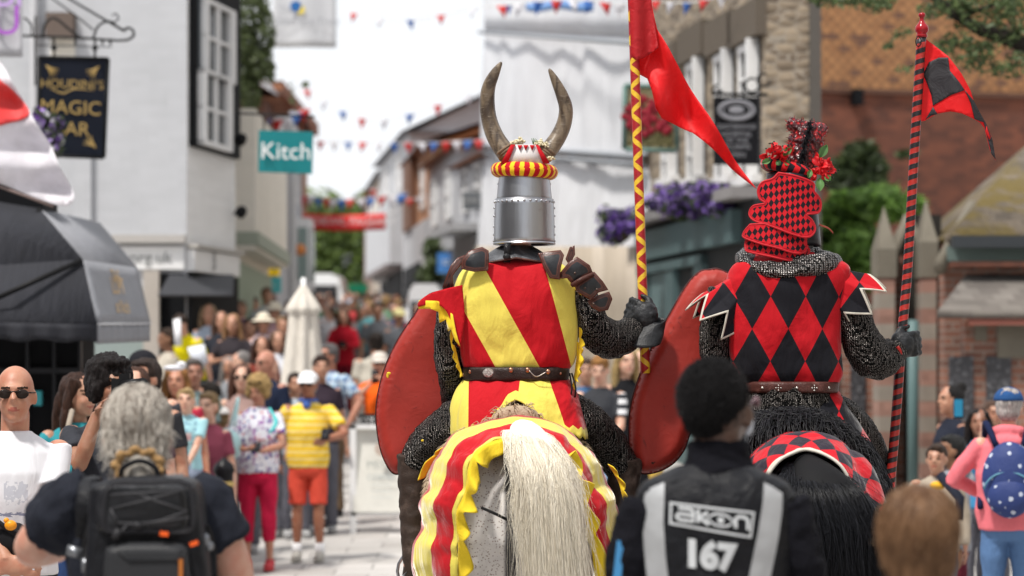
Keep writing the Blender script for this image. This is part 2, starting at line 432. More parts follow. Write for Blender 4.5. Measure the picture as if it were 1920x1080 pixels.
GLASS = G('window_glass').out((.03, .035, .04), .07); WPAINT = plain((.75, .75, .75), .45); SLATE = plain((.13, .13, .15), .8, bump=.4)
IRON = plain((.012, .012, .013), .5)
class Fac:                                           # a facade standing on the line A-B, local x along it, y into the building
    def __init__(s, label, name, A, B, cat='building', group=None):
        s.A = Vector((P(A[0], 0, A[1]).x, A[1])); s.B = Vector((P(B[0], 0, B[1]).x, B[1])); s.u = (s.B-s.A).normalized()
        s.w = (s.B-s.A).length; s.z0 = gz(s.A.y) - .3
        s.t = thing(name, label, cat, (s.A.x, s.A.y, s.z0), math.atan2(s.u.y, s.u.x), group)
    def L(s, px, py=0):
        d = (px-CX)/F; t = (d*s.A.y-s.A.x)/(s.u.x-d*s.u.y); Y = s.A.y+t*s.u.y
        return t, EYE-(py-HY)/F*Y-s.z0
    def rect(s, mb, px0, py0, px1, py1, y0, y1, ref=None):
        a, _ = s.L(px0); b, _ = s.L(px1); _, zt = s.L(ref or px0, py0); _, zb = s.L(ref or px0, py1)
        return mb.box(((a+b)/2, (y0+y1)/2, (zt+zb)/2), (abs(b-a), abs(y1-y0), abs(zt-zb)))
    def put(s, name, mb, mat, sharp=30, **k): return part(name, mb, mat, s.t, local=True, sharp=sharp, **k)
    def body(s, h, depth, mat, roof=None, rmat=None, pitch=.7, x0=0, x1=None):
        x1 = s.w if x1 is None else x1
        s.put('wall', MB().box(((x0+x1)/2, depth/2, h/2), (x1-x0, depth, h)), mat)
        if roof:
            e = .25; r = MB(); hh = depth/2*pitch
            if roof == 'side':
                a = [(x0-e, -e, h-.05), (x1+e, -e, h-.05), (x1+e, depth+e, h-.05), (x0-e, depth+e, h-.05), (x0-e, depth/2, h+hh), (x1+e, depth/2, h+hh)]
                r.add(a, [(0, 1, 5, 4), (2, 3, 4, 5), (0, 3, 2, 1)])
                s.put('gable', MB().add([(x, y, z) for x in (x0+.002, x1-.002) for y, z in ((0, h-.1), (depth, h-.1), (depth/2, h+hh-.06))], [(0, 1, 2), (3, 5, 4), (0, 2, 5, 3), (1, 4, 5, 2), (0, 3, 4, 1)]), mat)
            else:
                hh = (x1-x0)/2*pitch
                a = [(x0-e, -e, h-.05), (x1+e, -e, h-.05), (x1+e, depth+e, h-.05), (x0-e, depth+e, h-.05), ((x0+x1)/2, -e, h+hh), ((x0+x1)/2, depth+e, h+hh)]
                r.add(a, [(0, 4, 5, 3), (1, 2, 5, 4), (0, 1, 4), (2, 3, 5), (0, 3, 2, 1)])
            s.put('roof', r, rmat)
    def sash(s, cx, cz, w_, h_, panes=(2, 2), fm=None, depth=.12, surround=None):
        fm = fm or WPAINT; f = MB(); t = .07
        y = -.02
        for sx in (-1, 1): f.box((cx+sx*(w_/2-t/2), y, cz), (t, .1, h_))
        for sz in (-1, 0, 1): f.box((cx, y-.004, cz+sz*(h_/2-t/2)), (w_, .1, t))
        for i in range(1, panes[0]): f.box((cx-w_/2+w_*i/panes[0], y+.01, cz), (.03, .07, h_-.02))
        for sgn in (-1, 1):
            for i in range(1, panes[1]): f.box((cx, y+.012, cz+sgn*h_/4+0*(i)), (w_-.02, .07, .03))
        o = s.put('window', f, fm); s_ = MB().box((cx, y+.03, cz), (w_-.04, .04, h_-.04)); part('pane', s_, GLASS, o, local=True)
        if surround: s.put('window_surround', MB().box((cx, -.01, cz+h_/2+.13), (w_+.3, .1, .2)).box((cx, -.04, cz-h_/2-.06), (w_+.2, .16, .09)), surround)
# ---- the white corner shop on the left
f = Fac('white rendered corner building with a tall sash window in a black timber surround', 'corner_building', (-260, 33), (350, 33))
x1, _ = f.L(350); f.put('wall', MB().box((x1/2, 2, 6), (x1, 4, 12)), WHITE)
Af = f
sf = MB(); zf = f.L(0, 450)[1]
f.put('ledge', f.rect(MB(), 212, 441, 349, 456, -.14, 0), plain((.42, .4, .38), .8))
f.put('fascia_board', f.rect(MB(), 225, 462, 346, 505, -.05, 0), WPAINT)
f.put('pilaster', f.rect(MB(), 141, 270, 172, 460, -.07, 0), WHITE)
f.put('recess', f.rect(MB(), 96, 70, 141, 135, -.03, 0), CREAM)
f.put('hood', f.rect(MB(), 92, 28, 143, 72, -.25, 0), plain((.13, .1, .085), .9, bump=.6))
f.put('downpipe', MB().tube([(f.L(66, 0)[0], -.08, 1), (f.L(66, 0)[0], -.08, 12)], .05, 10), plain((.5, .5, .52), .5))
t_ = text_mb('org.uk', .2); lx, lz = f.L(280, 484); t_.v = [(v[0]+lx+0.02, -.06+v[1], v[2]+lz) for v in t_.v]; f.put('lettering', t_, plain((.22, .23, .23), .6), sharp=None)
f.put('doorway', f.rect(f.rect(MB(), 300, 512, 347, 720, -.03, 0), -200, 512, 150, 720, -.02, 0), DARK)
f.put('glazed_door', f.rect(MB(), 160, 640, 272, 760, -.06, 0), plain((.28, .33, .32), .15))
f.put('stone_pier', f.rect(MB(), 272, 508, 301, 760, -.16, 0), plain((.42, .38, .34), .85))
# canted street face of the same building
a0 = Vector((P(350, 0, 33).x, 33)); b0 = Vector((P(441, 0, 35.2).x, 35.2)); uu = (b0-a0).normalized()
class Sub(Fac):
    def __init__(s, t, a, b, z0): s.A, s.B, s.u = a, b, (b-a).normalized(); s.w = (b-a).length; s.z0 = z0; s.t = t; s.M = Matrix.Translation((a.x, a.y, z0)) @ Matrix.Rotation(math.atan2(s.u.y, s.u.x), 4, 'Z')
    def put(s, name, mb, mat, sharp=30, **k):
        mb.v = [tuple(s.M @ Vector(v)) for v in mb.v]; return part(name, mb, mat, s.t, sharp=sharp, **k)
c = Sub(f.t, a0, b0, f.z0)
c.put('street_wall', MB().box((c.w/2+.002, 1.5, 6), (c.w, 3, 12)), render_mat((.84, .84, .84), .06))  # paler than the front wall, sunlight on this face painted into the render
c.put('timber_surround', c.rect(MB(), 354, -200, 441, 287, -.07, 0, ref=400), DARK)
fr = MB()
for (p0, q0, p1, q1) in ((363, 8, 420, 148), (360, 141, 414, 279)):
    c.rect(fr, p0, q0, p0+6, q1, -.16, -.06, ref=390); c.rect(fr, p1-8, q0, p1, q1, -.16, -.06, ref=390)
    c.rect(fr, p0, q0, p1, q0+7, -.158, -.06, ref=390); c.rect(fr, p0, q1-9, p1, q1, -.158, -.06, ref=390)
    xm = (p0+p1)/2-1; c.rect(fr, xm-2.4, q0, xm+2.4, q1, -.14, -.06, ref=390); ym = (q0+q1)/2; c.rect(fr, p0, ym-3, p1, ym+3, -.138, -.06, ref=390)
w_ = c.put('sash_window', fr, WPAINT)
pm = c.rect(MB(), 361, 10, 418, 277, -.1, -.06, ref=390); pm.v = [tuple(c.M @ Vector(v)) for v in pm.v]; part('pane', pm, plain((.11, .12, .13), .12, var=.5), w_)
c.put('fascia_board', c.rect(MB(), 351, 473, 437, 513, -.09, 0, ref=390), WPAINT)
c.put('ledge', c.rect(MB(), 350, 464, 440, 471, -.14, 0, ref=390), plain((.45, .43, .4), .8))
t_ = text_mb('5', .3, bold=.01); lx, lz = c.L(388, 491); t_.v = [(v[0]+lx, -.1+v[1], v[2]+lz) for v in t_.v]; c.put('number', t_, plain((.3, .3, .3), .6), sharp=None)
c.put('shop_opening', c.rect(MB(), 351, 515, 440, 760, -.05, 0, ref=390), DARK)
aw = MB(); x0_ = f.L(318)[0]; z1_ = f.L(0, 514)[1]; z2_ = f.L(0, 552)[1]
M0 = WM[f.t.name]
q = [P(318, 515, 32.5), P(438, 515, 34.6), P(436, 553, 33.6), P(296, 553, 31.4)]
aw.add(q+[v+V(0, .06, -.02) for v in q], [(0, 1, 2, 3), (7, 6, 5, 4), (0, 4, 5, 1), (1, 5, 6, 2), (2, 6, 7, 3), (3, 7, 4, 0)])
part('canopy', aw, plain((.05, .052, .06), .7), f.t, sharp=30)
lp = MB()
for (px, py, Y) in ((449, 262, 34.5), (449, 398, 34.5)):
    lp.tube([P(438, py+4, 35), P(px-4, py, 35)], .02, 6); lp.ctube([P(px-6, py-2, 35), P(px+4, py, 34.9), P(px+12, py+3, 34.9)], [.02, .09, .05], 6, 8)
part('floodlight', lp, IRON, f.t)
# ---- near-left black shop with its hooded awning
f = Fac('black painted shopfront under the dark hooded awning', 'shop_building', (-700, 21.5), (152, 21.5))
f.put('wall', f.rect(MB(), -700, 520, 152, 1100, 0, .7), DARK)
fr = MB()
for px in (-40, 50, 100, 148): f.rect(fr, px, 640, px+6, 1200, -.05, 0)
f.rect(fr, -300, 690, 152, 700, -.045, 0); f.put('window_frame', fr, plain((.03, .031, .035), .3))
f.put('upper_wall', f.rect(MB(), -700, -500, -60, 341, .2, .7), WHITE); f.put('dark_fascia', f.rect(MB(), -700, 342, 84, 396, -.05, .6), DARK)
pl = f.rect(MB(), 66, 733, 80, 760, -.06, 0); f.put('plaque', pl, plain(srgb(70, 170, 180), .5))
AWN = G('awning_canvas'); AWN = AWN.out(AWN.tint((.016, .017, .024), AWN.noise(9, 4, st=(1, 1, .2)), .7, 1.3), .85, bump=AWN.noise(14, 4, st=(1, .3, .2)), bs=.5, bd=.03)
AWN_SKYLIT = G('awning_canvas'); AWN_SKYLIT = AWN_SKYLIT.out(AWN_SKYLIT.tint((.21, .215, .235), AWN_SKYLIT.noise(16, 3, st=(1, 1, .1)), .8, 1.15), .7, bump=AWN_SKYLIT.noise(14, 4, st=(1, .3, .2)), bs=.5, bd=.03)  # same canvas made paler, sky light on the street side painted in
t = thing('awning', 'dark pleated shop awning with gold lettering on its end panel', 'awning', P(160, 640, 20.4))
Yc, Yb = 20.2, 21.45; a, b, c1, d1 = P(75, 393, Yb), P(155, 488, Yc+.35), P(182, 608, Yc), P(-400, 590, Yc+.0)
o_, z_ = P(-200, 330, Yb), P(-400, 480, Yc+.4)
# end cheek (fan of three pleats) and street side panels
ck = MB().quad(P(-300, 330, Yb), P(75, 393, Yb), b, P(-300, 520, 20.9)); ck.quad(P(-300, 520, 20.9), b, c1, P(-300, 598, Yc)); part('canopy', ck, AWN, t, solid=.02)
sd = MB().quad(P(75, 393, Yb), P(186, 419, 23.9), P(256, 503, 22.9), b); part('canopy', sd, AWN_SKYLIT, t, solid=.02)
e1 = P(281, 607, 22.6)
sg = MB().grid(lambda u, v: b.lerp(c1, v).lerp(P(256, 503, 22.9).lerp(e1, v), u), 12, 6); part('end_panel', sg, AWN_SKYLIT, t, solid=.02)
vl = MB()
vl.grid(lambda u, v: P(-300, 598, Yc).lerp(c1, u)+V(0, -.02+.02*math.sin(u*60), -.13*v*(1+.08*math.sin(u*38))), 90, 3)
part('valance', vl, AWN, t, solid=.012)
vl = MB().grid(lambda u, v: c1.lerp(e1, u)+V(.01*math.sin(u*50), 0, -.145*v), 60, 3); part('valance', vl, AWN_SKYLIT, t, solid=.012)
rb = MB().tube([P(75, 393, Yb-.03), P(-30, 545, 20.6)], .025, 6).tube([b+V(0, -.04, 0), P(-40, 574, 20.3)], .022, 6); part('rib', rb, IRON, t)
rb = MB().tube([c1+V(.01, -.02, 0), e1+V(.01, -.02, 0)], .008, 6); part('piping', rb, plain((.5, .5, .52), .7), t)
def on_plane(mb, o, ux, uz, n=V(0, 0, 0)): mb.v = [tuple(Vector(o)+Vector(ux)*v[0]+Vector(uz)*v[2]+n) for v in mb.v]; return mb
ux = (P(256, 503, 22.9)-b); ux.normalize(); uz = (b-c1).normalized(); nn = uz.cross(ux)*.03
GOLD = plain((.55, .36, .16), .6)
for s_, py, sz in (('THE', 516, .20), ('LOFT', 535, .24), ('at Kitch', 575, .19)):
    tm = text_mb(s_, sz); ctr = P(219+(py-520)*.25, py, 21.2); hit = b.lerp(c1, (py-490)/118).lerp(P(256, 503, 22.9).lerp(e1, (py-490)/118), .5)
    part('lettering', on_plane(tm, hit, ux, uz, V(.02, -.035, 0)), GOLD, t)
# ---- street rows: houses standing along both sides, climbing with the street
def win_grid(f, xs, zs, w_, h_, fm=None, **k):
    for x in xs:
        for z in zs: f.sash(x, z, w_, h_, fm=fm, **k)
BRK = brickmat((.30, .12, .06), (.42, .19, .09), (.4, .33, .27)); TILE = brickmat((.30, .12, .06), (.2, .08, .045), (.12, .06, .04), .2, .12)
# left row
f = Fac('cream rendered house with a jettied upper floor behind the teal hanging sign', 'terraced_house', (436, 37), (503, 44))
f.put('wall', MB().box((f.w/2, 2, 2.4), (f.w, 4, 4.8)), CREAM); f.put('upper_wall', MB().box((f.w/2, 1.75, 3.95), (f.w-.05, 4.1, 1.9)), CREAM)
f.put('cornice', MB().box((f.w/2, -.2, 3.15), (f.w, .3, .18)), plain((.3, .33, .27), .8)); f.put('shop_window', MB().box((f.w/2, -.02, 1.7), (f.w-.5, .1, 2.3)), plain((.24, .30, .22), .6))
win_grid(f, [1.6, 4.6], [4.1], .9, 1.1)
f = Fac('brown timbered gap house between two pale fronts', 'terraced_house', (498, 45), (518, 48)); f.body(5.4, 4, plain((.12, .06, .045), .8), 'side', TILE)
f = Fac('tall white painted house with a projecting bay window', 'terraced_house', (507, 49), (566, 60))
f.body(5.9, 5, WHITE); win_grid(f, [3, 8], [4.9], 1., 1.3)
f.put('bay_window', MB().box((9.3, -.15, 3.2), (2.0, .3, 1.5)), WPAINT); f.put('bay_pane', MB().box((9.3, -.31, 3.2), (1.6, .03, 1.1)).box((8.29, -.15, 3.2), (.03, .2, 1.1)), plain((.25, .32, .3), .2))
f.put('downpipe', MB().tube([(5.5, -.1, 1), (5.5, -.1, 5.9)], .07, 8), plain((.5, .5, .5), .5)); f.put('bracket_lamp', MB().blob((6.4, -.2, 3.2), .12), plain((.6, .22, .06), .5))
f = Fac('brick house with red tiled roof topping the left row', 'terraced_house', (505, 61), (576, 72)); f.body(6.6, 5, BRK, None); f.put('parapet', MB().box((f.w/2, -.05, 6.65), (f.w, .5, .3)), TILE)
# right row, far to near
def row(label, A, B, h, mat, wins=(), roof='side', rm=None, depth=5, pitch=.8, **k):
    f = Fac(label, 'terraced_house', A, B); f.body(h, depth, mat, roof, rm or TILE, pitch)
    for (x, z, a, b) in wins: f.sash(x*f.w, z, a, b)
    return f
f = row('brown brick house standing at the far end of the right row', (683, 112), (706, 100), 5.6, brickmat((.17, .08, .06), (.24, .11, .08), (.2, .15, .12)), [(.5, 4.5, 1, 1.4)])
f = row('stone fronted house with steep slate roof far up the right side', (695, 99), (718, 90), 5.7, render_mat((.42, .36, .3)), [(.3, 4.5, 1, 1.5), (.7, 4.5, 1, 1.5)], rm=SLATE, pitch=.5)
f = row('white weatherboarded gable house next to the red banner', (712, 89), (768, 76), 6.1, WHITE, [(.25, 5.2, 1, 1.1), (.7, 5.2, 1, 1.1)], rm=SLATE, pitch=.5)
f.put('jetty', MB().box((f.w/2, -.25, 3.3), (f.w*.9, .5, 1.7)), WHITE); f.put('shop_window', MB().box((f.w/2, -.05, 1.6), (f.w*.7, .1, 1.8)), DARK); f.put('balcony', MB().box((f.w*.5, -.3, 2.4), (f.w*.8, .6, .12)), plain((.2, .17, .17), .7))
f = row('orange brick house with tall chimney between white fronts', (764, 75), (806, 67), 5.5, brickmat((.33, .13, .05), (.45, .2, .08), (.4, .3, .2)), [(.3, 4.5, .9, 1.1), (.75, 4.5, .9, 1.1)], pitch=.35)
f.put('chimney', MB().box((1, 2.5, 6.6), (1.2, .8, 1.6)), BRK); f.put('timber_panel', MB().box((f.w*.3, -.1, 4.5), (f.w*.35, .2, 1.8)), plain((.16, .08, .05), .8))
f.put('lower_wall', MB().box((f.w/2, -.06, 1.8), (f.w, .12, 3.6)), WHITE); f.put('shop_window', MB().box((f.w/2, -.14, 1.8), (f.w*.7, .1, 1.6)), DARK)
f = row('white shop with dark glazed front and grey canopy', (804, 66), (862, 59), 5.1, WHITE, [(.25, 4.1, .9, 1.1), (.7, 4.1, .9, 1.1)], rm=TILE, pitch=.35)
f.put('shop_window', MB().box((f.w*.6, -.06, 1.9), (f.w*.75, .12, 1.9)), plain((.05, .055, .06), .3))
f = row('white house with brick chimney beside the scaffold sheeting', (860, 58.5), (917, 54.5), 4.8, WHITE, [(.3, 4.2, .9, .9), (.7, 4.2, .9, .9)], rm=TILE, pitch=.55)
f.put('dormer', MB().box((f.w*.3, 1.2, 5.5), (1.1, 1.2, .9)), SLATE); f.put('chimney', MB().box((f.w*.5, 1.2, 5.8), (.7, .8, 2.6)), BRK)
f.put('canopy', MB().box((f.w*.4, -.3, 3.35), (f.w*.8, .6, .16)), plain((.35, .35, .36), .7)); f.put('shop_window', MB().box((f.w*.4, -.06, 2.3), (f.w*.8, .12, 1.9)), plain((.06, .065, .07), .3))
mul = MB(); [mul.box((f.w*(.1+.2*i), -.13, 2.3), (.1, .06, 1.9)) for i in range(4)]; f.put('mullion', mul, plain((.5, .5, .5), .5))
# ---- scaffold wrapped in white sheeting
t = thing('sheeted_scaffold', 'scaffold wrapped in creased white sheeting', 'scaffold', P(1060, 900, 47)*1)
A_, B_ = V(P(912, 0, 55).x, 55, 0), V(P(1222, 0, 38).x, 38, 0)
def sheet_pt(u, z, o=0):
    p = A_.lerp(B_, u); q = noise.fractal(Vector((u*9, z*.28, 3.)), 1, 2, 4)*.05+noise.noise(Vector((u*14, z*.35, 0)))*.03+.028*math.sin(u*34+z*.25+2*noise.noise(Vector((u*6, 0, 4))))
    return p+V(-.99*q, -.14*q, z)+V(-o, 0, 0)
SH = G('sheeting'); n_ = SH.noise(2, 5); SH = SH.out(SH.tint((.68, .69, .72), n_, .92, 1.04), .8, bump=SH.noise(1.1, 3, dist=.6, st=(1, 1, .3)), bs=.7, bd=.14)
def zc(u, py): p = A_.lerp(B_, u); return EYE-(py-HY)/F*p.y
up = MB().grid(lambda u, v: sheet_pt(u, zc(u, 56+u*14)+(v)*6, .02), 70, 20); part('upper_sheet', up, SH, t, solid=.01)
up = MB().grid(lambda u, v: sheet_pt(u, zc(u, 270+u*22)*(1-v)+zc(u, 48+u*12)*v, .0+.10*(1-v)), 70, 40); part('middle_sheet', up, SH, t, solid=.01)
up = MB().grid(lambda u, v: sheet_pt(u, zc(u, 470)*(1-v)+zc(u, 290+u*20)*v, .02+.12*(1-v)), 70, 30); part('lower_sheet', up, SH, t, solid=.01)
rp = MB()
for py, r in ((60, .04), (272, .05), (286, .035)): rp.tube([A_+V(-.14, 0, zc(0, py)), B_+V(-.16, -.03, zc(1, py+22))], r, 6)
for u in (.05, .28, .5, .72, .95): p = A_.lerp(B_, u); rp.tube([p+V(.3, 0, 0), p+V(.3, 0, 12)], .04, 6)
part('pole', rp, plain((.30, .32, .35), .6), t)
bl = MB()
for u0, u1, py in ((.55, .93, 20),): bl.grid(lambda u, v: A_.lerp(B_, u0+(u1-u0)*u)+V(-.6, 0, zc(u0+(u1-u0)*u, py+3*math.sin(u*9))+v*.14), 20, 2)
part('debris_net', bl, plain(srgb(110, 150, 205), .7), t, solid=.01)
hb = MB().grid(lambda u, v: A_.lerp(B_, u)+V(-.2, 0, gz(45)-1+v*(zc(u, 462)-gz(45)+1)), 30, 4); g = G('ply_hoarding'); x, y, z = g.xyz()
k_ = (y*1.1+x*.2).fl(); part('hoarding', hb, g.out(g.tint(g.mix(wnoise(g, g.vec(k_, 0, 0)), (.36, .30, .23), (.50, .43, .35)), g.noise(3, 5), .8, 1.15), .8), t, solid=.03)
# ---- stone terrace on the right with green shopfront
f = Fac('old brown stone building with four tall white windows above a green shopfront', 'stone_building', (1205, 38.6), (1436, 31.3))
gs = G('rubble_stone'); x, y, z = gs.xyz(); v1 = gs.voro(5.5, st=(1, 1, 1.9)); vc = gs.voro(5.5, st=(1, 1, 1.9), out='Color')
cs = gs.mix(gs.xyz(vc)[0], (.14, .105, .075), (.34, .27, .19)); cs = gs.tint(cs, gs.noise(.8, 5), .55, 1.3); e_ = gs.voro(5.5, st=(1, 1, 1.9), feat='DISTANCE_TO_EDGE')
cs = gs.mix(e_.lt(.05), cs, (.30, .26, .21)); STONE = gs.out(cs, .9, bump=v1*-1, bs=.7, bd=.04)
f.put('wall', MB().box((f.w/2, .31, 6.5), (f.w, .62, 13)), STONE)
f.put('quoin', MB().box((f.w+.01, .57, 6.5), (.06, .13, 13)), plain((.10, .09, .08), .9, bump=.5)); DST = plain((.11, .09, .07), .9, bump=.4)
for i, (px, yt, yb) in enumerate(((1262, 148, 345), (1311, 112, 345), (1365, 96, 345), (1412, 78, 345))):
    x_, zt = f.L(px, yt); _, zb = f.L(px, yb); h_ = zt-zb; cz = (zt+zb)/2
    fr = MB().box((x_-.1, .02, cz), (1.0, .08, h_)); f.put('window_reveal', fr, plain((.03, .03, .035), .3))
    fr = MB().box((x_-.1, -.04, cz), (.9, .06, .07)).box((x_-.1, -.04, zt-.05), (.9, .06, .09)).box((x_-.1, -.05, zb+.04), (1.1, .14, .1))
    fr.box((x_+.3, -.075, cz), (.1, .15, h_)).box((x_-.5, -.03, cz), (.09, .06, h_)).box((x_-.1, -.03, cz), (.04, .05, h_)); fr.box((x_-.1, -.035, cz+h_/4), (.8, .05, .03)).box((x_-.1, -.035, cz-h_/4), (.8, .05, .03)); f.put('window', fr, WPAINT)
    f.put('lintel', MB().box((x_-.1, -.06, zt+.22), (1.5, .12, .42)), DST)
f.put('cornice', f.rect(MB(), 1207, 378, 1434, 398, -.4, 0, ref=1330), plain((.23, .22, .22), .8, bump=.4))
TEAL = plain((.075, .12, .125), .55, bump=.2); TEAL2 = plain((.12, .18, .185), .5)
f.put('shopfront', f.rect(MB(), 1210, 398, 1434, 900, -.12, 0, ref=1330), plain((.03, .032, .034), .6))
f.put('fascia_board', f.rect(MB(), 1232, 412, 1410, 470, -.25, -.1, ref=1330), TEAL)
sf = MB()
for a_, b_ in ((1222, 1236), (1276, 1290), (1330, 1345)): f.rect(sf, a_, 480, b_, 900, -.2, -.1, ref=1330)
f.rect(sf, 1222, 480, 1345, 497, -.22, -.1, ref=1330); f.rect(sf, 1236, 640, 1345, 900, -.18, -.1, ref=1330); f.put('window_frame', sf, TEAL)
f.put('door', f.rect(MB(), 1240, 500, 1274, 640, -.15, -.1, ref=1330), TEAL2)
# ---- tall brick wall at the back right, paler patterned brick above
YB = 62; f = Fac('tall brick building with paler diapered upper courses and a dark band below', 'brick_building', (1440, YB-2), (2700, YB+2.5))
gb = G('brickwork'); x, y, z = gb.xyz(); m_, rn = bricks(gb, x, z, .26, .13, .025); q1 = ((x/.13).fl()+(z/.13).fl()).par()
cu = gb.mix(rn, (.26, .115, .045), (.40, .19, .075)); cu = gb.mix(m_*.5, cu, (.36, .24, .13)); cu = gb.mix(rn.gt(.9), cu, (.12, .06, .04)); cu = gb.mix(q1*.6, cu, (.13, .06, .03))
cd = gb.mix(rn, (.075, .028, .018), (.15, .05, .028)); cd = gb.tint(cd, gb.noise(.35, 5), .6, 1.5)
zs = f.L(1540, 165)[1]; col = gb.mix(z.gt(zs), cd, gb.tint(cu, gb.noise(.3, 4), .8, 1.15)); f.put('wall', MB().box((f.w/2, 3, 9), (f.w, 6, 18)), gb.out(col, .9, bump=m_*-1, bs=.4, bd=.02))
f.put('string_course', MB().box((f.w/2, -.04, zs-.05), (f.w, .1, .1)), plain((.1, .05, .035), .9))
f.put('bulkhead_lamp', f.rect(MB(), 1594, 168, 1610, 198, -.3, 0), DARK)
# ---- gothic brick and stone porch piers, flint panels and mossy roofed lodge on the right
gq = G('banded_brick'); x, y, z = gq.xyz(); m_, rn = bricks(gq, x+y, z, .23, .075, .014)
bq = gq.mix(rn, (.15, .07, .05), (.30, .13, .085)); qn = ((z/.15).fl()).par(); STB = gq.out(gq.tint(gq.mix(m_, bq, (.24, .20, .17)), gq.noise(2, 4), .7, 1.2), .9, bump=m_*-1, bs=.5, bd=.01)
g = G('banded_brick'); x, y, z = g.xyz(); m_, rn = bricks(g, x+y, z, .23, .075, .014)
BAND = g.out(g.tint(g.mix(((z/.16).fl()).par(), g.mix(rn, (.20, .11, .085), (.32, .18, .14)), (.24, .21, .175)), g.noise(3, 4), .6, 1.25), .9, bump=m_*-1, bs=.5, bd=.01)
PALE = render_mat((.19, .17, .135), .5, 3)
gf = G('flint'); v_ = gf.voro(16); FLINT = gf.out(gf.mix(v_.sm(.0, .5), (.13, .13, .14), (.035, .035, .04)), .5, bump=v_*-1, bs=.8, bd=.02)
t = thing('gothic_porch', 'weathered brick and stone porch with pointed stone piers', 'porch', V(P(1700, 0, 29).x, 29, gz(29)-.2))
def pier(px0, px1, pt, Y, dep, name='pier'):
    a, b = P(px0, pt, Y), P(px1, pt, Y); cx = (a.x+b.x)/2; wd = b.x-a.x; zb = gz(Y)-.2; zt = a.z
    zm = EYE-(520-HY)/F*Y
    o = part(name, MB().box((cx, Y+dep/2, (zb+zm)/2), (wd, dep, zm-zb)), BAND, t, sharp=30)
    c_ = MB().box((cx, Y+dep/2, (zm+zt)/2-.17), (wd+.03, dep+.03, zt-zm-.34)); z2 = zt-.34
    h = wd/2+.015; c_.add([(cx-h, Y-.015, z2), (cx+h, Y-.015, z2), (cx+h, Y+dep, z2), (cx-h, Y+dep, z2), (cx, Y+dep/2, zt+.12)], [(0, 1, 4), (1, 2, 4), (2, 3, 4), (3, 0, 4)])
    part('pier_cap', c_, PALE, t, sharp=30)
pier(1648, 1678, 405, 28.6, .5); pier(1729, 1756, 392, 28.4, .5)
part('side_wall', MB().box((P(1703, 0, 29.2).x, 29.3, 1.45), (.32, .3, 2.9)), STB, t, sharp=30)
ar = MB(); c0 = P(1703, 420, 29.0)
for sx in (-1, 1):
    ar.tube([P(1703+sx*27, 520, 28.9), P(1703+sx*24, 470, 28.9), P(1703, 405, 28.9)], [(.05, .09)]*3, 6, side=(1, 0, 0))
part('arch_moulding', ar, PALE, t)
gbl = MB().add([P(1676, 480, 29.05), P(1731, 480, 29.05), P(1731, 440, 29.05), P(1703, 400, 29.05), P(1676, 440, 29.05)], [(0, 1, 2, 3, 4)]); part('gable_panel', gbl, PALE, t, solid=.08)
part('handrail_post', MB().tube([P(1712, 600, 27.9), P(1712, 940, 27.9)], .055, 10), plain((.09, .15, .15), .5), t)
Z = lambda py, Y: EYE-(py-HY)/F*Y
# wall with flint panels left of the porch
t = thing('flint_wall', 'low brick wall with dark flint panels behind the black knight', 'wall', V(P(1600, 0, 30).x, 30, gz(30)-.2))
x0, x1 = P(1500, 0, 30).x, P(1650, 0, 30).x; part('brick_face', MB().box(((x0+x1)/2, 30.2, (Z(590, 30)+0)/2), (x1-x0, .4, Z(590, 30))), STB, t, sharp=30)
part('coping', MB().box(((x0+x1)/2, 30.2, Z(590, 30)+.05), (x1-x0, .5, .12)), PALE, t, sharp=30)
fp = MB()
for a_, b_ in ((1540, 1572), (1594, 1622)): fp.box(((P(a_, 0, 30).x+P(b_, 0, 30).x)/2, 29.99, (Z(640, 30)+Z(785, 30))/2), (P(b_, 0, 30).x-P(a_, 0, 30).x, .04, Z(640, 30)-Z(785, 30)))
part('flint_panel', fp, FLINT, t, sharp=30)
# lodge
YL = 28; t = thing('lodge', 'brick lodge with a mossy tiled roof and a lean-to beneath it', 'building', V(P(1850, 0, YL).x, YL, 0))
xa, xb = P(1772, 0, YL).x, P(2300, 0, YL).x
part('wall', MB().box(((xa+xb)/2, YL+2, Z(500, YL)/2), (xb-xa, 4, Z(500, YL))), STB, t, sharp=30)
g = G('mossy_tiles'); x, y, z = g.xyz(); m_, rn = bricks(g, x, z, .16, .07, .012); cc = g.mix(rn, (.085, .07, .055), (.16, .13, .10)); cc = g.mix(g.noise(2.2, 5).sm(.42, .58), cc, (.12, .088, .026)); MOSS = g.out(cc, .95, bump=rn-m_+g.noise(12, 4), bs=.9, bd=.03)
r0, r1 = P(1786, 446, YL-.4), P(2300, 446, YL-.4); r2, r3 = P(2300, 250, YL+2.0), P(1945, 262, YL+2.0)
part('roof', MB().add([r0, r1, r2, r3, V(r0.x+.1, YL+3.6, r0.z)], [(0, 1, 2, 3), (0, 3, 4)]), MOSS, t, solid=.08)
part('gutter', MB().box(((xa+xb)/2, YL-.42, Z(457, YL)), (xb-xa, .14, .12)), plain((.035, .04, .045), .5), t, sharp=30)
part('green_beam', MB().box(((xa+xb)/2, YL-.12, Z(477, YL)), (xb-xa, .24, .15)), plain((.11, .15, .14), .7), t, sharp=30)
g = G('stone_slates'); x, y, z = g.xyz(); m_, rn = bricks(g, x, z, .2, .06, .01); LT = g.out(g.tint(g.mix(rn, (.11, .095, .085), (.20, .18, .16)), g.noise(3, 5), .65, 1.2), .9, bump=rn-m_, bs=.8, bd=.02)
q = [P(1757, 590, YL-1.5), P(2300, 590, YL-1.5), P(2300, 520, YL-.02), P(1812, 520, YL-.02)]
part('lean_to_roof', MB().add(q, [(0, 1, 2, 3)]), LT, t, solid=.07)
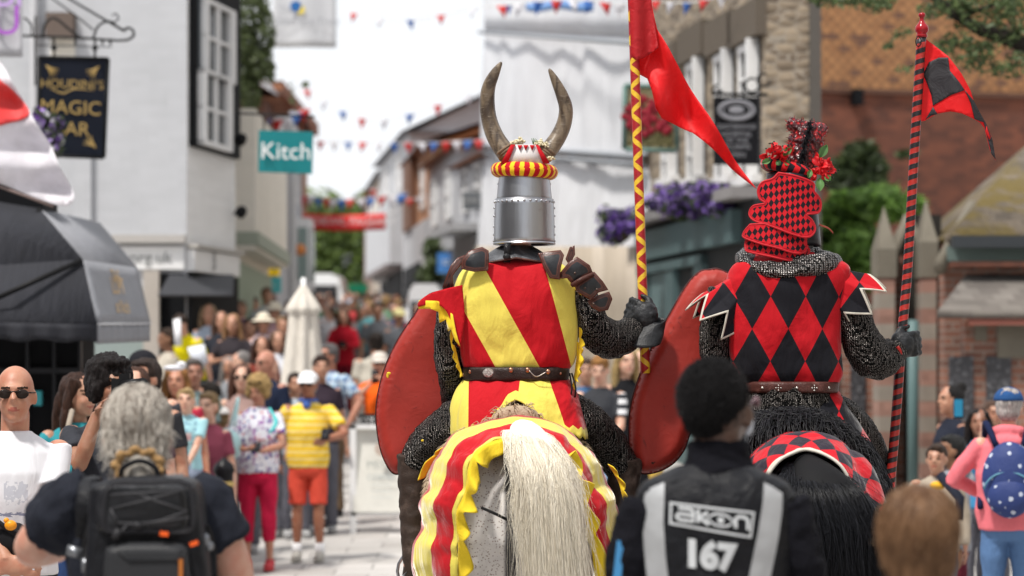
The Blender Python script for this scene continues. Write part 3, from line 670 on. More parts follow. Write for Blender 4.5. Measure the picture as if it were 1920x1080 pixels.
part('red_fascia', MB().box(((xa+xb)/2, YL-1.45, Z(600, YL-1.4)), (xb-xa, .05, .1)), plain((.22, .08, .06), .8), t, sharp=30)
lw = MB().box(((xa+xb)/2, YL-1.1, Z(603, YL-1.3)/2), (xb-xa, .3, Z(603, YL-1.3))); part('lean_to_wall', lw, STB, t, sharp=30)
fp = MB(); ww = MB()
for a_, b_, y0_, y1_ in ((1780, 1826, 668, 790), (1850, 1897, 668, 790)): fp.box(((P(a_, 0, 26.7).x+P(b_, 0, 26.7).x)/2, YL-1.26, (Z(y0_, 26.7)+Z(y1_, 26.7))/2), (P(b_, 0, 26.7).x-P(a_, 0, 26.7).x, .04, Z(y0_, 26.7)-Z(y1_, 26.7)))
part('flint_panel', fp, FLINT, t, sharp=30)
ww.box((P(1900, 0, 26.7).x, YL-1.27, Z(640, 26.7)), (.3, .03, .32)).box((P(1840, 0, 26.7).x, YL-1.27, Z(622, 26.7)), (.12, .03, .18)); part('white_stone', ww, PALE, t, sharp=30)
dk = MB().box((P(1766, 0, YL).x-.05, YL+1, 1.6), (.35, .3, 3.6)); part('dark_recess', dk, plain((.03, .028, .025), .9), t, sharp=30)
part('raking_stone', MB().tube([P(1762, 500, YL-.1), P(1822, 392, YL+.6)], [(.07, .12)]*2, 8), PALE, t)
# ---- unseen street terraces, added beside and behind the camera to dim sky and reflections
for lb, xa, xb, mat in (('grey terrace added beyond the frame on the near left to block sky light', -14, -7.2, 'b'), ('pale rendered terrace added beyond the frame on the near right to block sky light', 8.6, 15, 'c')):
    t = thing('terraced_house', lb, 'building', ((xa+xb)/2, -12, 0)); part('wall', MB().box(((xa+xb)/2, -8, 3.5), (xb-xa, 46, 7.0)), render_mat((.26, .25, .25)) if mat == 'b' else render_mat((.5, .45, .38)), t, sharp=30)
    wx = xb if xa < 0 else xa; s_ = 1 if xa < 0 else -1; part('roof', MB().add([V(wx+s_*.3, -31, 6.95), V(wx+s_*.3, 15, 6.95), V((xa+xb)/2, 15, 9), V((xa+xb)/2, -31, 9)], [(0, 1, 2, 3)]), TILE, t, solid=.1)
    for k_ in range(8):
        for z_ in (1.7, 5.6): part('window', MB().box((wx+s_*.02, -28+k_*5.6, z_), (.06, 1.5, 1.9)), GLASS, t, sharp=30)
# ---------------------------------------------------------------- hanging sign with iron bracket
t = thing('pub_sign', 'dark navy hanging sign reading magic bar in gold on an iron scroll bracket', 'sign', P(137, 295, 27))
Y = 27; q = [P(73, 107, Y), P(203, 110, Y+.12), P(195, 296, Y+.12), P(72, 291, Y)]
def slabq(q, th): q2 = [v+V(0, th, 0) for v in q]; return MB().add(q+q2, [(0, 1, 2, 3), (7, 6, 5, 4), (0, 4, 5, 1), (1, 5, 6, 2), (2, 6, 7, 3), (3, 7, 4, 0)])
part('board', slabq(q, .04), plain((.010, .013, .022), .45), t, sharp=30)
eb = MB()
for i in range(4): eb.tube([q[i]+V(0, 0, 0), q[(i+1) % 4]], .018, 6)
part('frame', eb, IRON, t)
GOLD = plain((.38, .26, .09), .5)
def ttext(s_, px, py, Y, size, mat, par, tilt=0., name='lettering', off=.02, sx=1., yaw=0.):
    tm = text_mb(s_, size); c_, sn = math.cos(R(tilt)), math.sin(R(tilt)); o = P(px, py, Y)
    tm.v = [(o.x+(v[0]*sx*c_-v[2]*sn)*math.cos(R(yaw)), o.y-off+v[0]*sx*math.sin(R(yaw)), o.z+v[0]*sx*sn+v[2]*c_) for v in tm.v]
    return part(name, tm, mat, par)
ttext("HOUDINI'S", 136, 159, Y, .125, GOLD, t, -1, yaw=10); ttext('MAGIC', 133, 203, Y, .19, GOLD, t, -2, yaw=10); ttext('BAR', 135, 243, Y, .19, GOLD, t, -2, yaw=10)
sw = MB(); sw.ctube([P(95, 166, Y-.02), P(118, 175, Y-.02), P(140, 167, Y-.02), P(176, 170, Y-.02)], [.004, .009, .006, .002], 12, 5)
for cx_, cy_, sx, sy in ((92, 128, 1, 1), (180, 130, -1, 1), (175, 272, -1, -1)):
    for k_ in range(5):
        a_ = k_*18+5; sw.ctube([P(cx_-6*sx, cy_-6*sy, Y-.02), P(cx_+8*sx*math.cos(R(a_)), cy_+8*sy*math.sin(R(a_)), Y-.02), P(cx_+19*sx*math.cos(R(a_)), cy_+19*sy*math.sin(R(a_)), Y-.02)], [.002, .006, .002], 6, 5)
part('ornament', sw, GOLD, t)
ir = MB(); L_ = lambda pts, r=.014, m=20: ir.ctube([P(a, b, 27.02) for a, b in pts], r, m, 6)
L_([(40, 67), (150, 71), (225, 76), (248, 70), (250, 58), (240, 52), (232, 58)]); L_([(232, 58), (205, 42), (130, -2), (90, -25)], .013)
L_([(175, 56), (140, 28), (95, -5)], .008); L_([(45, 33), (58, 45), (60, 68)], .01); L_([(80, 68), (85, 45), (102, 34), (130, 55), (150, 70)], .012); L_([(175, 70), (185, 48), (205, 40), (220, 50), (235, 58)], .012)
L_([(213, 42), (222, 35), (218, 26), (210, 29)], .008); L_([(70, 85), (210, 88)], .006, 4); L_([(66, 30), (66, 160)], .01, 4)
for px in (101, 178): L_([(px, 72), (px, 110)], .012, 4); ir.blob(P(px, 90, 27.02), .03, n=6, m=5)
for px in (141, 192, 207): L_([(px, 72), (px, 84)], .012, 4)
part('bracket', ir, IRON, t)
# ---- white banner with purple lettering at the frame's edge
t = thing('street_banner', 'pale banner with big purple letters hanging at the edge of the shop', 'banner', P(10, 110, 26))
part('cloth', MB().grid(lambda u, v: P(-60+102*u, -40+147*v, 26)+V(0, .02*math.sin(u*9), 0), 12, 8), plain((.5, .5, .53), .8), t, solid=.01)
PUR = plain(srgb(165, 90, 190), .7); ttext('U', 14, 42, 26, .40, PUR, t, off=.06); ttext('BI', 18, -8, 26, .36, plain(srgb(190, 160, 215), .7), t, off=.06)
# ---- the children's charity banner
t = thing('street_banner', 'pale grey banner with blue and yellow round emblem above the street', 'banner', P(570, 88, 44))
part('cloth', MB().grid(lambda u, v: P(512+118*u, -30+119*v, 44)+V(0, .03*math.sin(u*9), 0), 12, 8), plain((.52, .53, .56), .8), t, solid=.01)
def disc(px, py, Y, r, mat, par, off=.06, name='emblem', a0=0, a1=360):
    o = P(px, py, Y)+V(0, -off, 0); n = 20; vs = [o]+[o+V(r*math.cos(R(a0+(a1-a0)*i/n)), 0, r*math.sin(R(a0+(a1-a0)*i/n))) for i in range(n+1)]
    return part(name, MB().add(vs, [(0, i+2, i+1) for i in range(n)]), mat, par)
disc(555, 13, 44, .09, plain((.02, .12, .35), .6), t); disc(563, 19, 44, .075, plain((.7, .55, .05), .6), t, .07, a0=-120, a1=60)
GR = plain((.3, .31, .34), .7); ttext('The', 537, 20, 44, .16, GR, t, off=.06); ttext("Children's Trust", 574, 42, 44, .165, GR, t, off=.06)
# ---- teal Kitch sign
t = thing('shop_sign', 'teal hanging sign reading Kitch in white serif letters', 'sign', P(535, 325, 31))
q = [P(485, 244, 31), P(587, 247, 31.1), P(585, 326, 31.1), P(484, 322, 31)]; part('board', slabq(q, .04), plain(srgb(20, 120, 125), .55), t, sharp=30); ttext('Kitch', 536, 285, 31, .27, WPAINT, t, -1, off=.03)
part('bracket', MB().tube([P(440, 212, 31.02), P(590, 219, 31.12)], .015, 6).tube([P(495, 214, 31.02), P(495, 244, 31.02)], .01, 6).tube([P(575, 217, 31.1), P(575, 247, 31.1)], .01, 6), IRON, t)
def sign(label, x0, y0, x1, y1, Y, c, txt=None, tc_=(.7, .7, .7), sz=.2, th=.06, extra=None, name='shop_sign'):
    t = thing(name, label, 'sign', P((x0+x1)/2, y1, Y)); part('board', slabq([P(x0, y0, Y), P(x1, y0, Y), P(x1, y1, Y), P(x0, y1, Y)], th), plain(c, .6), t, sharp=30)
    if txt: ttext(txt, (x0+x1)/2, (y0+y1)/2, Y, sz, plain(tc_, .6), t, off=.02)
    if extra: extra(t)
    return t
t = sign('blue hanging sign with white round mark beside the white bay window', 491, 446, 530, 479, 46, srgb(20, 55, 170)); disc(510, 464, 46, .12, WPAINT, t, .03, a0=0, a1=180)
sign('yellow square sign under the blue sign', 489, 488, 524, 517, 45, srgb(225, 190, 10), '25', (.2, .17, .02), .25)
sign('turquoise hoarding board low on the left row', 474, 519, 527, 549, 46, srgb(95, 195, 200), '- - -', (.65, .7, .7), .2)
sign('dark box sign fixed over the blue sign', 508, 432, 531, 475, 46.2, (.02, .02, .03)); sign('small blue sign on the wall of the white shop', 820, 474, 850, 512, 60, srgb(70, 125, 190), '=', (.6, .65, .7), .3)
sign('grey hanging sign on the white house near the scaffold', 868, 360, 902, 393, 52, (.11, .12, .13), 'BAR', (.3, .3, .3), .15); sign('pale horizontal shop fascia far up the right side', 700, 510, 748, 530, 84, (.5, .5, .5))
sign('green shop awning board at the end of the street', 642, 532, 690, 549, 105, srgb(0, 105, 75)); sign('purple hanging sign above the blue one', 488, 437, 512, 447, 46.1, (.14, .07, .22))
# ---- rose sign and lodge sign on the stone building
def rose(t):
    q_ = random.Random(3); rm = MB(); gm = MB()
    for k_ in range(60):
        a_, r_ = q_.random()*6.28, .29*q_.random()**.6; rm.blob(P(1219, 218, 34)+V(r_*math.cos(a_)*1.1, -.05, r_*math.sin(a_)*.85), (.05, .02, .05), n=6, m=4)
    for k_ in range(60):
        gm.blob(P(1180+q_.random()*82, 246+q_.random()*26, 34)+V(0, -.04, 0), (.035, .01, .02), n=5, m=4)
    part('painted_rose', rm, plain((.22, .008, .02), .7, var=.7), t); part('painted_leaves', gm, plain((.11, .10, .04), .8, var=.5), t)
    for i in range(2): part('frame', MB().tube([P(1172+94*i, 160, 33.97), P(1170+100*i, 280, 33.97)], .03, 6).tube([P(1172, 160+i*120, 33.97), P(1268, 163+i*120, 33.97)], .03, 6), plain((.10, .18, .16), .5), t)
sign('hanging picture sign of a dark red rose with green frame', 1172, 162, 1268, 280, 34, (.42, .36, .2), extra=rose, name='rose_sign')
t = sign('black hanging sign with grey oval crest and lines of lettering', 1338, 182, 1423, 308, 30, (.008, .008, .01), name='crest_sign')
ov = MB(); o = P(1381, 207, 29.97)
for r_, th in ((1, .02), (.78, .012)): ov.tube([o+V(.19*r_*math.cos(a*.2618), 0, .1*r_*math.sin(a*.2618)) for a in range(24)], th, 6, closed=True)
ov.blob(o, (.09, .01, .045), n=10, m=6); part('crest', ov, plain((.2, .2, .22), .6), t)
for k_, py in enumerate((238, 252, 264, 276, 291)):
    tx = ['EASTBRIDGE', 'HOSPITAL', 'OF THE', 'PILGRIMS', 'OPEN'][k_]
    ttext(tx, 1381, py, 29.97, .075, plain((.2, .2, .22), .6), t, name='lettering')
ir = MB(); ir.tube([P(1335, 176, 30), P(1440, 178, 30)], .02, 6)
for cx_, cy_, r_ in ((1410, 160, 13), (1432, 150, 12), (1345, 168, 8)): ir.tube([P(cx_+r_*math.cos(a*.4), cy_+r_*math.sin(a*.4), 30) for a in range(14)], .014, 5)
part('bracket', ir, IRON, t)
# ---- red banner across the street, bunting strings
t = thing('street_banner', 'red banner with white lettering stretched across the far street', 'banner', P(646, 430, 68))
part('cloth', MB().grid(lambda u, v: P(568+155*u, 400+30*v+3*math.sin(u*3.1), 68)+V(0, .05*math.sin(u*14), 0), 24, 4), plain(srgb(225, 60, 60), .7), t, solid=.01); ttext('MEDIEVAL PAGEANT', 652, 416, 68, .26, WPAINT, t, -.5, off=.1)
part('cord', MB().tube([P(540, 385, 68), P(568, 400, 68)], .02, 5).tube([P(723, 404, 68), P(745, 395, 68)], .02, 5), WPAINT, t)
BC = [flagcloth(srgb(225, 70, 70), .5), flagcloth(srgb(235, 235, 240), .5), flagcloth(srgb(70, 125, 200), .5)]
FM = {}
def bunting(label, pts, n, size, sag=0, flip=False, seed=1):
    size *= .58; n = int(n*.8)
    t = thing('bunting', label, 'bunting', P(*pts[0])); q_ = random.Random(seed); cp = [P(*p) for p in pts]
    cv = [Vector(c_) for c_ in curve([tuple(c_) for c_ in cp], 40)]; part('cord', MB().tube(cv, .008, 4), WPAINT, t)
    for i in range(n):
        p = Vector(curve([tuple(c_) for c_ in cp], 200)[int((i+.5)/n*199)]); c_ = i % 3; a = q_.uniform(-.5, .5); m_ = MB()
        dx = V(math.cos(a)*size*.42, math.sin(a)*size*.42, 0); m_.add([p-dx, p+dx, p+V(q_.uniform(-.05, .05), q_.uniform(-.12, .12), -size)], [(0, 1, 2)])
        part('pennant', m_, BC[c_], t, solid=.004)
bunting('string of red white and blue bunting just above the red banner', [(560, 366, 66), (650, 374, 66), (765, 362, 66)], 16, .5)
bunting('faint bunting string crossing the pale sky high up', [(640, 20, 50), (760, 38, 48), (900, 14, 46), (1050, 0, 44)], 9, .30, seed=4)
bunting('second bunting string over the brick roofs', [(560, 160, 60), (700, 225, 58), (905, 170, 55)], 11, .38, seed=6)
bunting('long bunting string sagging over the white house roofs', [(590, 265, 70), (780, 268, 60), (935, 260, 52)], 18, .42, seed=7)
bunting('bunting string at the top of the sheeted scaffold', [(925, 12, 40), (1060, 0, 38), (1180, 8, 37)], 11, .34, seed=8)
bunting('white and blue bunting above the stone building', [(1215, 0, 33), (1290, 5, 33), (1370, -12, 32)], 7, .26, seed=9)
bunting('bunting behind the teal sign in the left row', [(440, 205, 45), (520, 225, 46), (580, 200, 47)], 9, .42, seed=10)
bunting('low bunting string in front of the white gable house', [(690, 352, 72), (760, 372, 70), (812, 366, 68)], 8, .4, seed=11)
# ---- closed parasol
t = thing('closed_parasol', 'tall closed cream parasol standing among the crowd', 'parasol', P(568, 800, 28)); c0 = P(569, 530, 28)
def par(u, v):
    a = u*2*math.pi; r = spl([0, .06, .2, .22, .5, .85, 1], [.01, .06, .17, .135, .17, .225, .2], v)*(1+.13*math.sin(a*8+v*2)); return c0+V(r*math.cos(a), r*math.sin(a), -v*1.42)
part('canopy', MB().grid(par, 64, 40, closeu=True), cloth((.60, .56, .50)), t); part('pole', MB().tube([c0+V(0, 0, .05), V(c0.x, 28, .1)], .025, 8), WPAINT, t); part('base', MB().lathe((c0.x, 28, gz(28)), [(0, .12), (.22, .1), (.25, 0)], 20), IRON, t)
# ---- A-board and stand by the red shield
t = thing('sandwich_board', 'white framed notice board standing on the paving behind the red shield', 'notice board', P(712, 995, 28)); Y = 27.5
part('panel', slabq([P(661, 803, Y), P(790, 803, Y), P(792, 960, Y-.1), P(663, 960, Y-.1)], .03), plain((.66, .65, .6), .6), t, sharp=30)
fr = MB()
for a, b in (((660, 800), (792, 800)), ((662, 963), (792, 963)), ((660, 800), (664, 1000)), ((790, 800), (792, 1000))): fr.box((P(*a, Y-.05)+P(*b, Y-.05))/2, (abs(P(*a, Y).x-P(*b, Y).x)+.04, .06, abs(P(*a, Y).z-P(*b, Y).z)+.04))
part('frame', fr, plain((.76, .76, .76), .4), t, sharp=30)
ttext('MENU', 716, 872, Y-.1, .11, plain((.35, .38, .36), .8), t); ttext('COFFEE', 714, 895, Y-.1, .08, plain((.45, .5, .5), .8), t); disc(716, 842, Y-.12, .07, plain((.5, .4, .34), .8), t, .02, 'printed_picture')
for py in (908, 920, 932): ttext('~~~~~', 716, py, Y-.1, .07, plain((.5, .55, .56), .8), t)
t = sign('small dark chalkboard with white lettering by the orange dress', 672, 776, 735, 806, 28.6, (.02, .02, .022), 'KITCH', (.5, .5, .5), .13)
# ---- bollard, bistro table
t = thing('bollard', 'black iron bollard with a thin gold band near the floral top', 'bollard', P(418, 960, 23)); b_ = V(P(420, 0, 23).x, 23, 0)
part('post', MB().lathe(b_, [(.11, 0), (.11, .1), (.085, .14), (.08, .9), (.095, .93), (.08, .98), (.0, 1.05)], 20), plain((.012, .012, .014), .35), t); part('band', MB().lathe(b_, [(.083, .80), (.088, .81), (.088, .83), (.083, .84)], 20), plain((.5, .36, .12), .4), t)
t = thing('bistro_table', 'small wooden cafe table beside the bollard', 'table', P(392, 860, 24)); b_ = V(P(388, 0, 24).x, 24, 0)
part('table_top', MB().box(b_+V(0, 0, .98), (.42, .5, .04)), plain((.38, .22, .12), .6), t, sharp=30)
for sx in (-1, 1): part('leg', MB().tube([b_+V(sx*.16, 0, .96), b_+V(sx*.2, 0, 0)], .018, 6), IRON, t)
# ---- vans up the street
def van(label, px, py, Y, w_, h_, c):
    o = P(px, py, Y); z0 = o.z-h_; t = thing('parked_van', label, 'van', (o.x, Y, z0))
    b = MB(); prof = [(-.5, .25), (-.5, .7), (-.44, .93), (-.3, 1), (.3, 1), (.44, .93), (.5, .7), (.5, .25)]
    b.grid(lambda u, v: V(o.x+spl(range(8), [p[0] for p in prof], u*7)*w_, Y+v*4, z0+spl(range(8), [p[1] for p in prof], u*7)*h_), 21, 2); b.add([V(o.x+p[0]*w_, Y, z0+p[1]*h_) for p in prof], [tuple(range(8))]); part('body', b, plain(c, .35), t, sharp=40)
    part('windscreen', MB().box((o.x, Y-.02, z0+h_*.68), (w_*.82, .04, h_*.3)), GLASS, t, sharp=30); part('bumper', MB().box((o.x, Y-.05, z0+h_*.3), (w_, .15, .2)), DARK, t, sharp=30)
    for sx in (-1, 1): part('wheel', MB().tube([(o.x+sx*w_*.42, Y+.3, z0+.3), (o.x+sx*w_*.36, Y+.3, z0+.3)], .32, 14), DARK, t); part('headlight', MB().box((o.x+sx*w_*.38, Y-.03, z0+h_*.42), (w_*.12, .05, .14)), WPAINT, t, sharp=30)
van('white ice cream van parked in front of the white shop', 797, 532, 57, .75, 2.1, (.72, .72, .74)); van('white box van parked far up the street under the trees', 592, 513, 98, 1.9, 2.4, (.72, .74, .76))
# ---- flag of St George, by the awning
t = thing('draped_flag', 'white flag with a red cross billowing over the awning', 'flag', P(60, 385, 19)); Y = 19.4
ol = [(-60, 60), (0, 120), (42, 190), (90, 268), (122, 330), (138, 368), (128, 384), (104, 383), (60, 368), (0, 345), (-60, 335)]
def flag(outl, mat, name, off=0., step=.04):
    o2 = smoothpoly([(P(a, b, Y).x, P(a, b, Y).z) for a, b in outl], 60); v, f_, d_, N = fill2d(o2, step)
    m_ = MB().add([V(a, Y+.12*math.sin(a*9+b*4)-off+.05*math.sin(b*21), b) for a, b in v], f_); return part(name, m_, mat, t, solid=.004)
flag(ol, flagcloth((.86, .84, .88), .4), 'white_cloth'); flag([(-60, 100), (0, 150), (30, 178), (52, 212), (20, 228), (-60, 245)], flagcloth(srgb(235, 75, 75), .3), 'red_cross', .02)
part('hem', MB().tube([P(-60, 340, Y), P(0, 350, Y-.05), P(60, 372, Y-.05), P(100, 387, Y)], .012, 6), plain((.2, .15, .14), .8), t)
# ---- flower baskets
def basket(label, c, r, cols, n=900, seed=1, gr=(.07, .1, .03), bk=True):
    t = thing('flower_basket', label, 'flower basket', Vector(c)-V(0, 0, r[2])); g_ = MB(); q_ = random.Random(seed); subs = [(Vector(c)+V(q_.uniform(-1, 1)*r[0]*.75, q_.uniform(-.6, .6)*r[1], q_.uniform(-1, .8)*r[2]*.7), q_.uniform(.25, .6)) for _ in range(14)]; [leaves(g_, a, (r[0]*b*1.1, r[1]*b*1.1, r[2]*b*1.2), n//14, .05, k, .1) for k, (a, b) in enumerate(subs)]; part('foliage', g_, leaf(gr, (.02, .035, .012)), t)
    q_ = random.Random(seed)
    for ci, cc in enumerate(cols):
        f_ = MB()
        for k_ in range(n//len(cols)//2):
            d_ = Vector((q_.gauss(0, 1), q_.gauss(0, 1)-.5, q_.gauss(0, 1)+.2)).normalized(); a_, b_ = q_.choice(subs); p = a_+Vector((d_.x*r[0], d_.y*r[1], d_.z*r[2]))*b_*q_.uniform(.8, 1.25); rr = q_.uniform(.02, .045)
            u_ = d_.orthogonal().normalized(); w_ = d_.cross(u_); f_.add([p+(u_*math.cos(a*1.2566)+w_*math.sin(a*1.2566))*rr for a in range(5)]+[p-d_*rr*.4], [(0, 1, 5), (1, 2, 5), (2, 3, 5), (3, 4, 5), (4, 0, 5)])
        part('flowers', f_, leaf(cc, tuple(x*.55 for x in cc), .25), t)
    if bk: part('basket', MB().lathe(Vector(c)-V(0, 0, r[2]*.9), [(.02, 0), (r[0]*.5, r[2]*.3), (r[0]*.6, r[2]*.8)], 16), plain((.08, .06, .04), .9), t)
VIO = [(.09, .035, .25), (.20, .12, .42), (.36, .27, .55)]
basket('wide trough of lilac and purple petunias on the shopfront ledge', P(1262, 375, 33.5), (.36, .3, .26), VIO, 1500, 2, bk=False); basket('purple petunias at the right end of the shopfront ledge', P(1335, 370, 32.5), (.30, .3, .2), VIO[:2]+[(.22, .14, .4)], 1200, 3, bk=False)
basket('dark purple hanging basket in front of the white sheeting', P(1162, 425, 36), (.26, .26, .26), VIO[:1]*2+VIO[1:2], 900, 4)
t_ = basket('purple and white flowers beside the magic bar sign', P(92, 250, 24.5), (.13, .13, .2), [(.12, .03, .28), (.3, .2, .5), (.6, .6, .62)], 420, 5, bk=False)
# ---- trees and climbers
tree('leafy_tree', 'large green tree closing the view at the end of the street', (-9.6, 135, 3.8), [((-8.6, 135, 7.2), (4.2, 3, 3.6)), ((-6.2, 135, 9.0), (2.6, 3, 1.7)), ((-9.5, 136, 9.0), (2.6, 2.5, 1.6)), ((-5.2, 134, 6.2), (2.8, 2.5, 3)), ((-11.6, 135, 6.5), (2.6, 3, 3.4)), ((-8, 134, 4.8), (4.5, 2, 2))], .5, leaf((.14, .20, .045), (.035, .06, .018), .2), 5200, .22, 3)
tree('leafy_tree', 'rounded pale green tree behind the brick gable at the street end', (-4.5, 150, 4), [((-4.4, 150, 10.2), (3.2, 3, 2.2)), ((-1.6, 150, 10.4), (2.2, 3, 1.8))], .4, leaf((.17, .24, .06), (.06, .1, .03), .2), 3000, .22, 4)
t = thing('hanging_tree', 'loose green tree overhanging the street beside the black framed window', 'tree', (P(440, 0, 40).x-.6, 40, gz(40))); k_ = MB(); tr = MB(); q_ = random.Random(9)
b_ = V(P(440, 0, 40).x-.6, 40, gz(40)); tr.ctube([b_, b_+V(.1, 0, 3.), P(450, 60, 40)], [.16, .12, .05], 8, 8)
for px, py, rx, rz, n_ in ((470, 20, .28, .4, 800), (462, 90, .2, .35, 700), (485, 120, .22, .3, 600), (470, 180, .14, .3, 420), (500, 60, .12, .4, 300), (478, 235, .08, .2, 160), (508, 130, .05, .2, 60), (548, 175, .02, .16, 22), (572, 160, .03, .07, 14), (455, 130, .15, .5, 500)): leaves(k_, P(px, py, 40), (rx, .5, rz), n_, .055, q_.random())
part('trunk', tr, plain((.09, .065, .045), .9), t); part('crown', k_, leaf((.10, .13, .05), (.04, .055, .02), .3), t)
t = thing('overhanging_tree', 'dark branch with green leaves reaching in over the brick wall', 'tree', V(P(2150, 0, 24).x, 24, 0)); tr = MB()
tr.ctube([V(P(2150, 0, 24).x, 24, 0), P(2130, 300, 24), P(2050, 150, 24), P(1920, 84, 24), P(1840, 55, 24), P(1790, 25, 24), P(1748, -8, 24), P(1690, -60, 24)], [.25, .22, .12, .075, .06, .05, .04, .02], 40, 10)
tr.ctube([P(1800, 30, 24), P(1860, 10, 24), P(1930, -25, 24)], [.03, .02, .01], 8, 6); tr.ctube([P(1700, -20, 24), P(1640, -40, 24), P(1560, -30, 24)], [.03, .02, .01], 8, 6); part('trunk', tr, plain((.03, .026, .022), .9, bump=.5), t); k_ = MB()
for px, py, rx, rz, n_ in ((1600, -5, .42, .1, 420), (1540, -10, .2, .06, 120), (1650, 8, .15, .08, 120), (1800, 10, .3, .14, 420), (1890, 15, .25, .16, 420), (1905, 60, .12, .1, 130), (1690, 62, .1, .05, 45), (1770, 90, .16, .08, 90), (1830, 110, .22, .12, 170), (1880, 130, .22, .07, 120), (1790, 75, .15, .06, 90), (1850, 80, .3, .08, 150), (1740, 20, .12, .08, 80), (1695, 130, .1, .03, 24), (1665, 85, .05, .05, 16), (1905, 110, .1, .08, 60), (1840, 50, .3, .06, 140)): leaves(k_, P(px, py, 24), (rx, .35, rz), n_, .035, q_.random(), .05)
part('crown', k_, leaf((.10, .14, .05), (.02, .035, .012), .3), t)
t = thing('climbing_plant', 'dark ivy climbing the lower brick wall', 'climbing plant', P(1600, 420, 58)); k_ = MB()
for px, py, rx, rz, n_ in ((1615, 290, .45, .3, 420), (1590, 330, .6, .5, 800), (1640, 320, .3, .4, 400), (1700, 290, .2, .1, 60)): leaves(k_, P(px, py, 59), (rx, .4, rz), n_, .12, q_.random(), .05)
part('foliage', k_, leaf((.045, .07, .02), (.015, .025, .01), .2), t); part('stem', MB().ctube([P(1600, 560, 59), P(1595, 440, 59), P(1612, 300, 59)], .05, 8, 6), plain((.06, .045, .03), .9), t)
def bush(label, blobs, Y, lm, size, seed):
    t = thing('bush', label, 'bush', P(blobs[0][0], 640, Y)); k_ = MB(); st = MB(); q_ = random.Random(seed)
    for px, py, rx, rz, n_ in blobs:
        for _ in range(6): leaves(k_, P(px+q_.uniform(-.7, .7)*rx*F/Y, py+q_.uniform(-.7, .7)*rz*F/Y, Y+q_.uniform(-.5, .5)), (rx*.5, .4, rz*.5), n_//6, size, q_.random())
        st.ctube([V(P(px, 0, Y).x, Y, gz(Y)), P(px, py, Y)], [.04, .01], 5, 6)
    part('foliage', k_, lm, t); part('stem', st, plain((.08, .06, .04), .9), t)
bush('bright green bush behind the black and red knight', [(1560, 440, .7, .5, 1500), (1625, 405, .6, .35, 1300), (1480, 480, .6, .5, 1200), (1610, 480, .5, .5, 1200), (1560, 500, .6, .4, 900), (1665, 378, .45, .25, 700), (1520, 560, .6, .5, 600), (1700, 372, .2, .12, 120)], 42, leaf((.20, .34, .07), (.05, .10, .025), .45), .13, 5)
bush('light green shrub beside the green shopfront', [(1400, 470, .25, .22, 500), (1420, 500, .3, .3, 600), (1390, 520, .15, .2, 200)], 36, leaf((.22, .30, .06), (.09, .13, .03), .3), .07, 6)
bush('small dark green potted tree in front of the white shop', [(818, 480, .25, .5, 700), (808, 510, .3, .4, 500)], 62, leaf((.08, .11, .04), (.03, .045, .015), .2), .10, 8)
# ---------------------------------------------------------------- people
def rotm(yaw=0, pitch=0, roll=0): return Euler((R(pitch), R(roll), R(yaw)), 'XYZ').to_matrix()
class Fig:
    """one standing figure, built facing local +Y with feet on z=0"""
    def __init__(s, H=1.7, fat=1., child=False, yaw=0, pitch=0, roll=0, fem=False, lean=0):
        s.s = H/1.75; s.H = H; s.fat = fat; s.k = s.s if not child else s.s
        s.hs = s.s*1.05 if not child else max(s.s, .88); s.fem = fem; s.lean = R(lean)
        s.HC = V(0, .02*s.s, H-.12*s.hs); s.HR = rotm(yaw, pitch, roll)
        s.sh = {-1: V(-.178*s.s*(.9 if fem else 1)*fat**.4, 0, 1.385*s.s), 1: V(.178*s.s*(.9 if fem else 1)*fat**.4, 0, 1.385*s.s)}
        s.arm = {}
    def setarm(s, side, wrist, hint=None):            # wrist in body metres (x already signed), simple two-bone solve
        S_, W = s.sh[side], V(*wrist)*s.s; a, b = .285*s.s, .25*s.s; d = W-S_; L = min(d.length, (a+b)*.995)
        if d.length > L: W = S_+d.normalized()*L
        d = W-S_; x = (a*a-b*b+L*L)/(2*L); h = math.sqrt(max(a*a-x*x, 0)); hv = V(*(hint or (side*.5, -.6, -.6)))
        dn = d.normalized(); hv = (hv-dn*hv.dot(dn)).normalized(); s.arm[side] = (S_, S_+dn*x+hv*h, W)
    def hp(s, x, y, z): return s.HC+s.HR @ (V(x, y, z)*s.hs)
def hand(mb, W, d, n, sc=1., curl=40, side=1, spread=4, r=.0088):
    """palm, four unequal bent fingers and a thumb; d = direction the hand points, n = palm normal"""
    d = Vector(d).normalized(); n = Vector(n); n = (n-d*n.dot(d)).normalized(); u = d.cross(n)*side
    M_ = Matrix((u, d, n)).transposed(); W = Vector(W)
    mb.blob(W+d*.05*sc, (.041*sc, .052*sc, .017*sc), M_, 10, 8)
    for i, (x, L) in enumerate(((-.031, .066), (-.010, .078), (.011, .073), (.031, .058))):
        p = W+u*x*sc+d*.085*sc; a = R(curl*.5); pts = [p-d*.03*sc, p]; ang = 0
        for seg, f in enumerate((.45, .32, .26)):
            ang += a*(1.1 if seg else .8)
            dd = d*math.cos(ang)+n*math.sin(ang)+u*math.sin(R(spread))*(i-1.5)*.5; p = p+dd.normalized()*L*f*sc; pts.append(p)
        mb.tube(pts, [r*sc*1.05, r*sc*1.05, r*sc, r*sc*.95, r*sc*.7], 7)
    t = W+u*-.032*sc+d*.025*sc; td = (d*.7-u*.6+n*.35).normalized(); t2 = t+td*.04*sc
    mb.tube([W+d*.01*sc, t, t2, t2+(d*.8-u*.1+n*.4).normalized()*.034*sc], [.015*sc, .0125*sc, .0115*sc, .008*sc], 7)
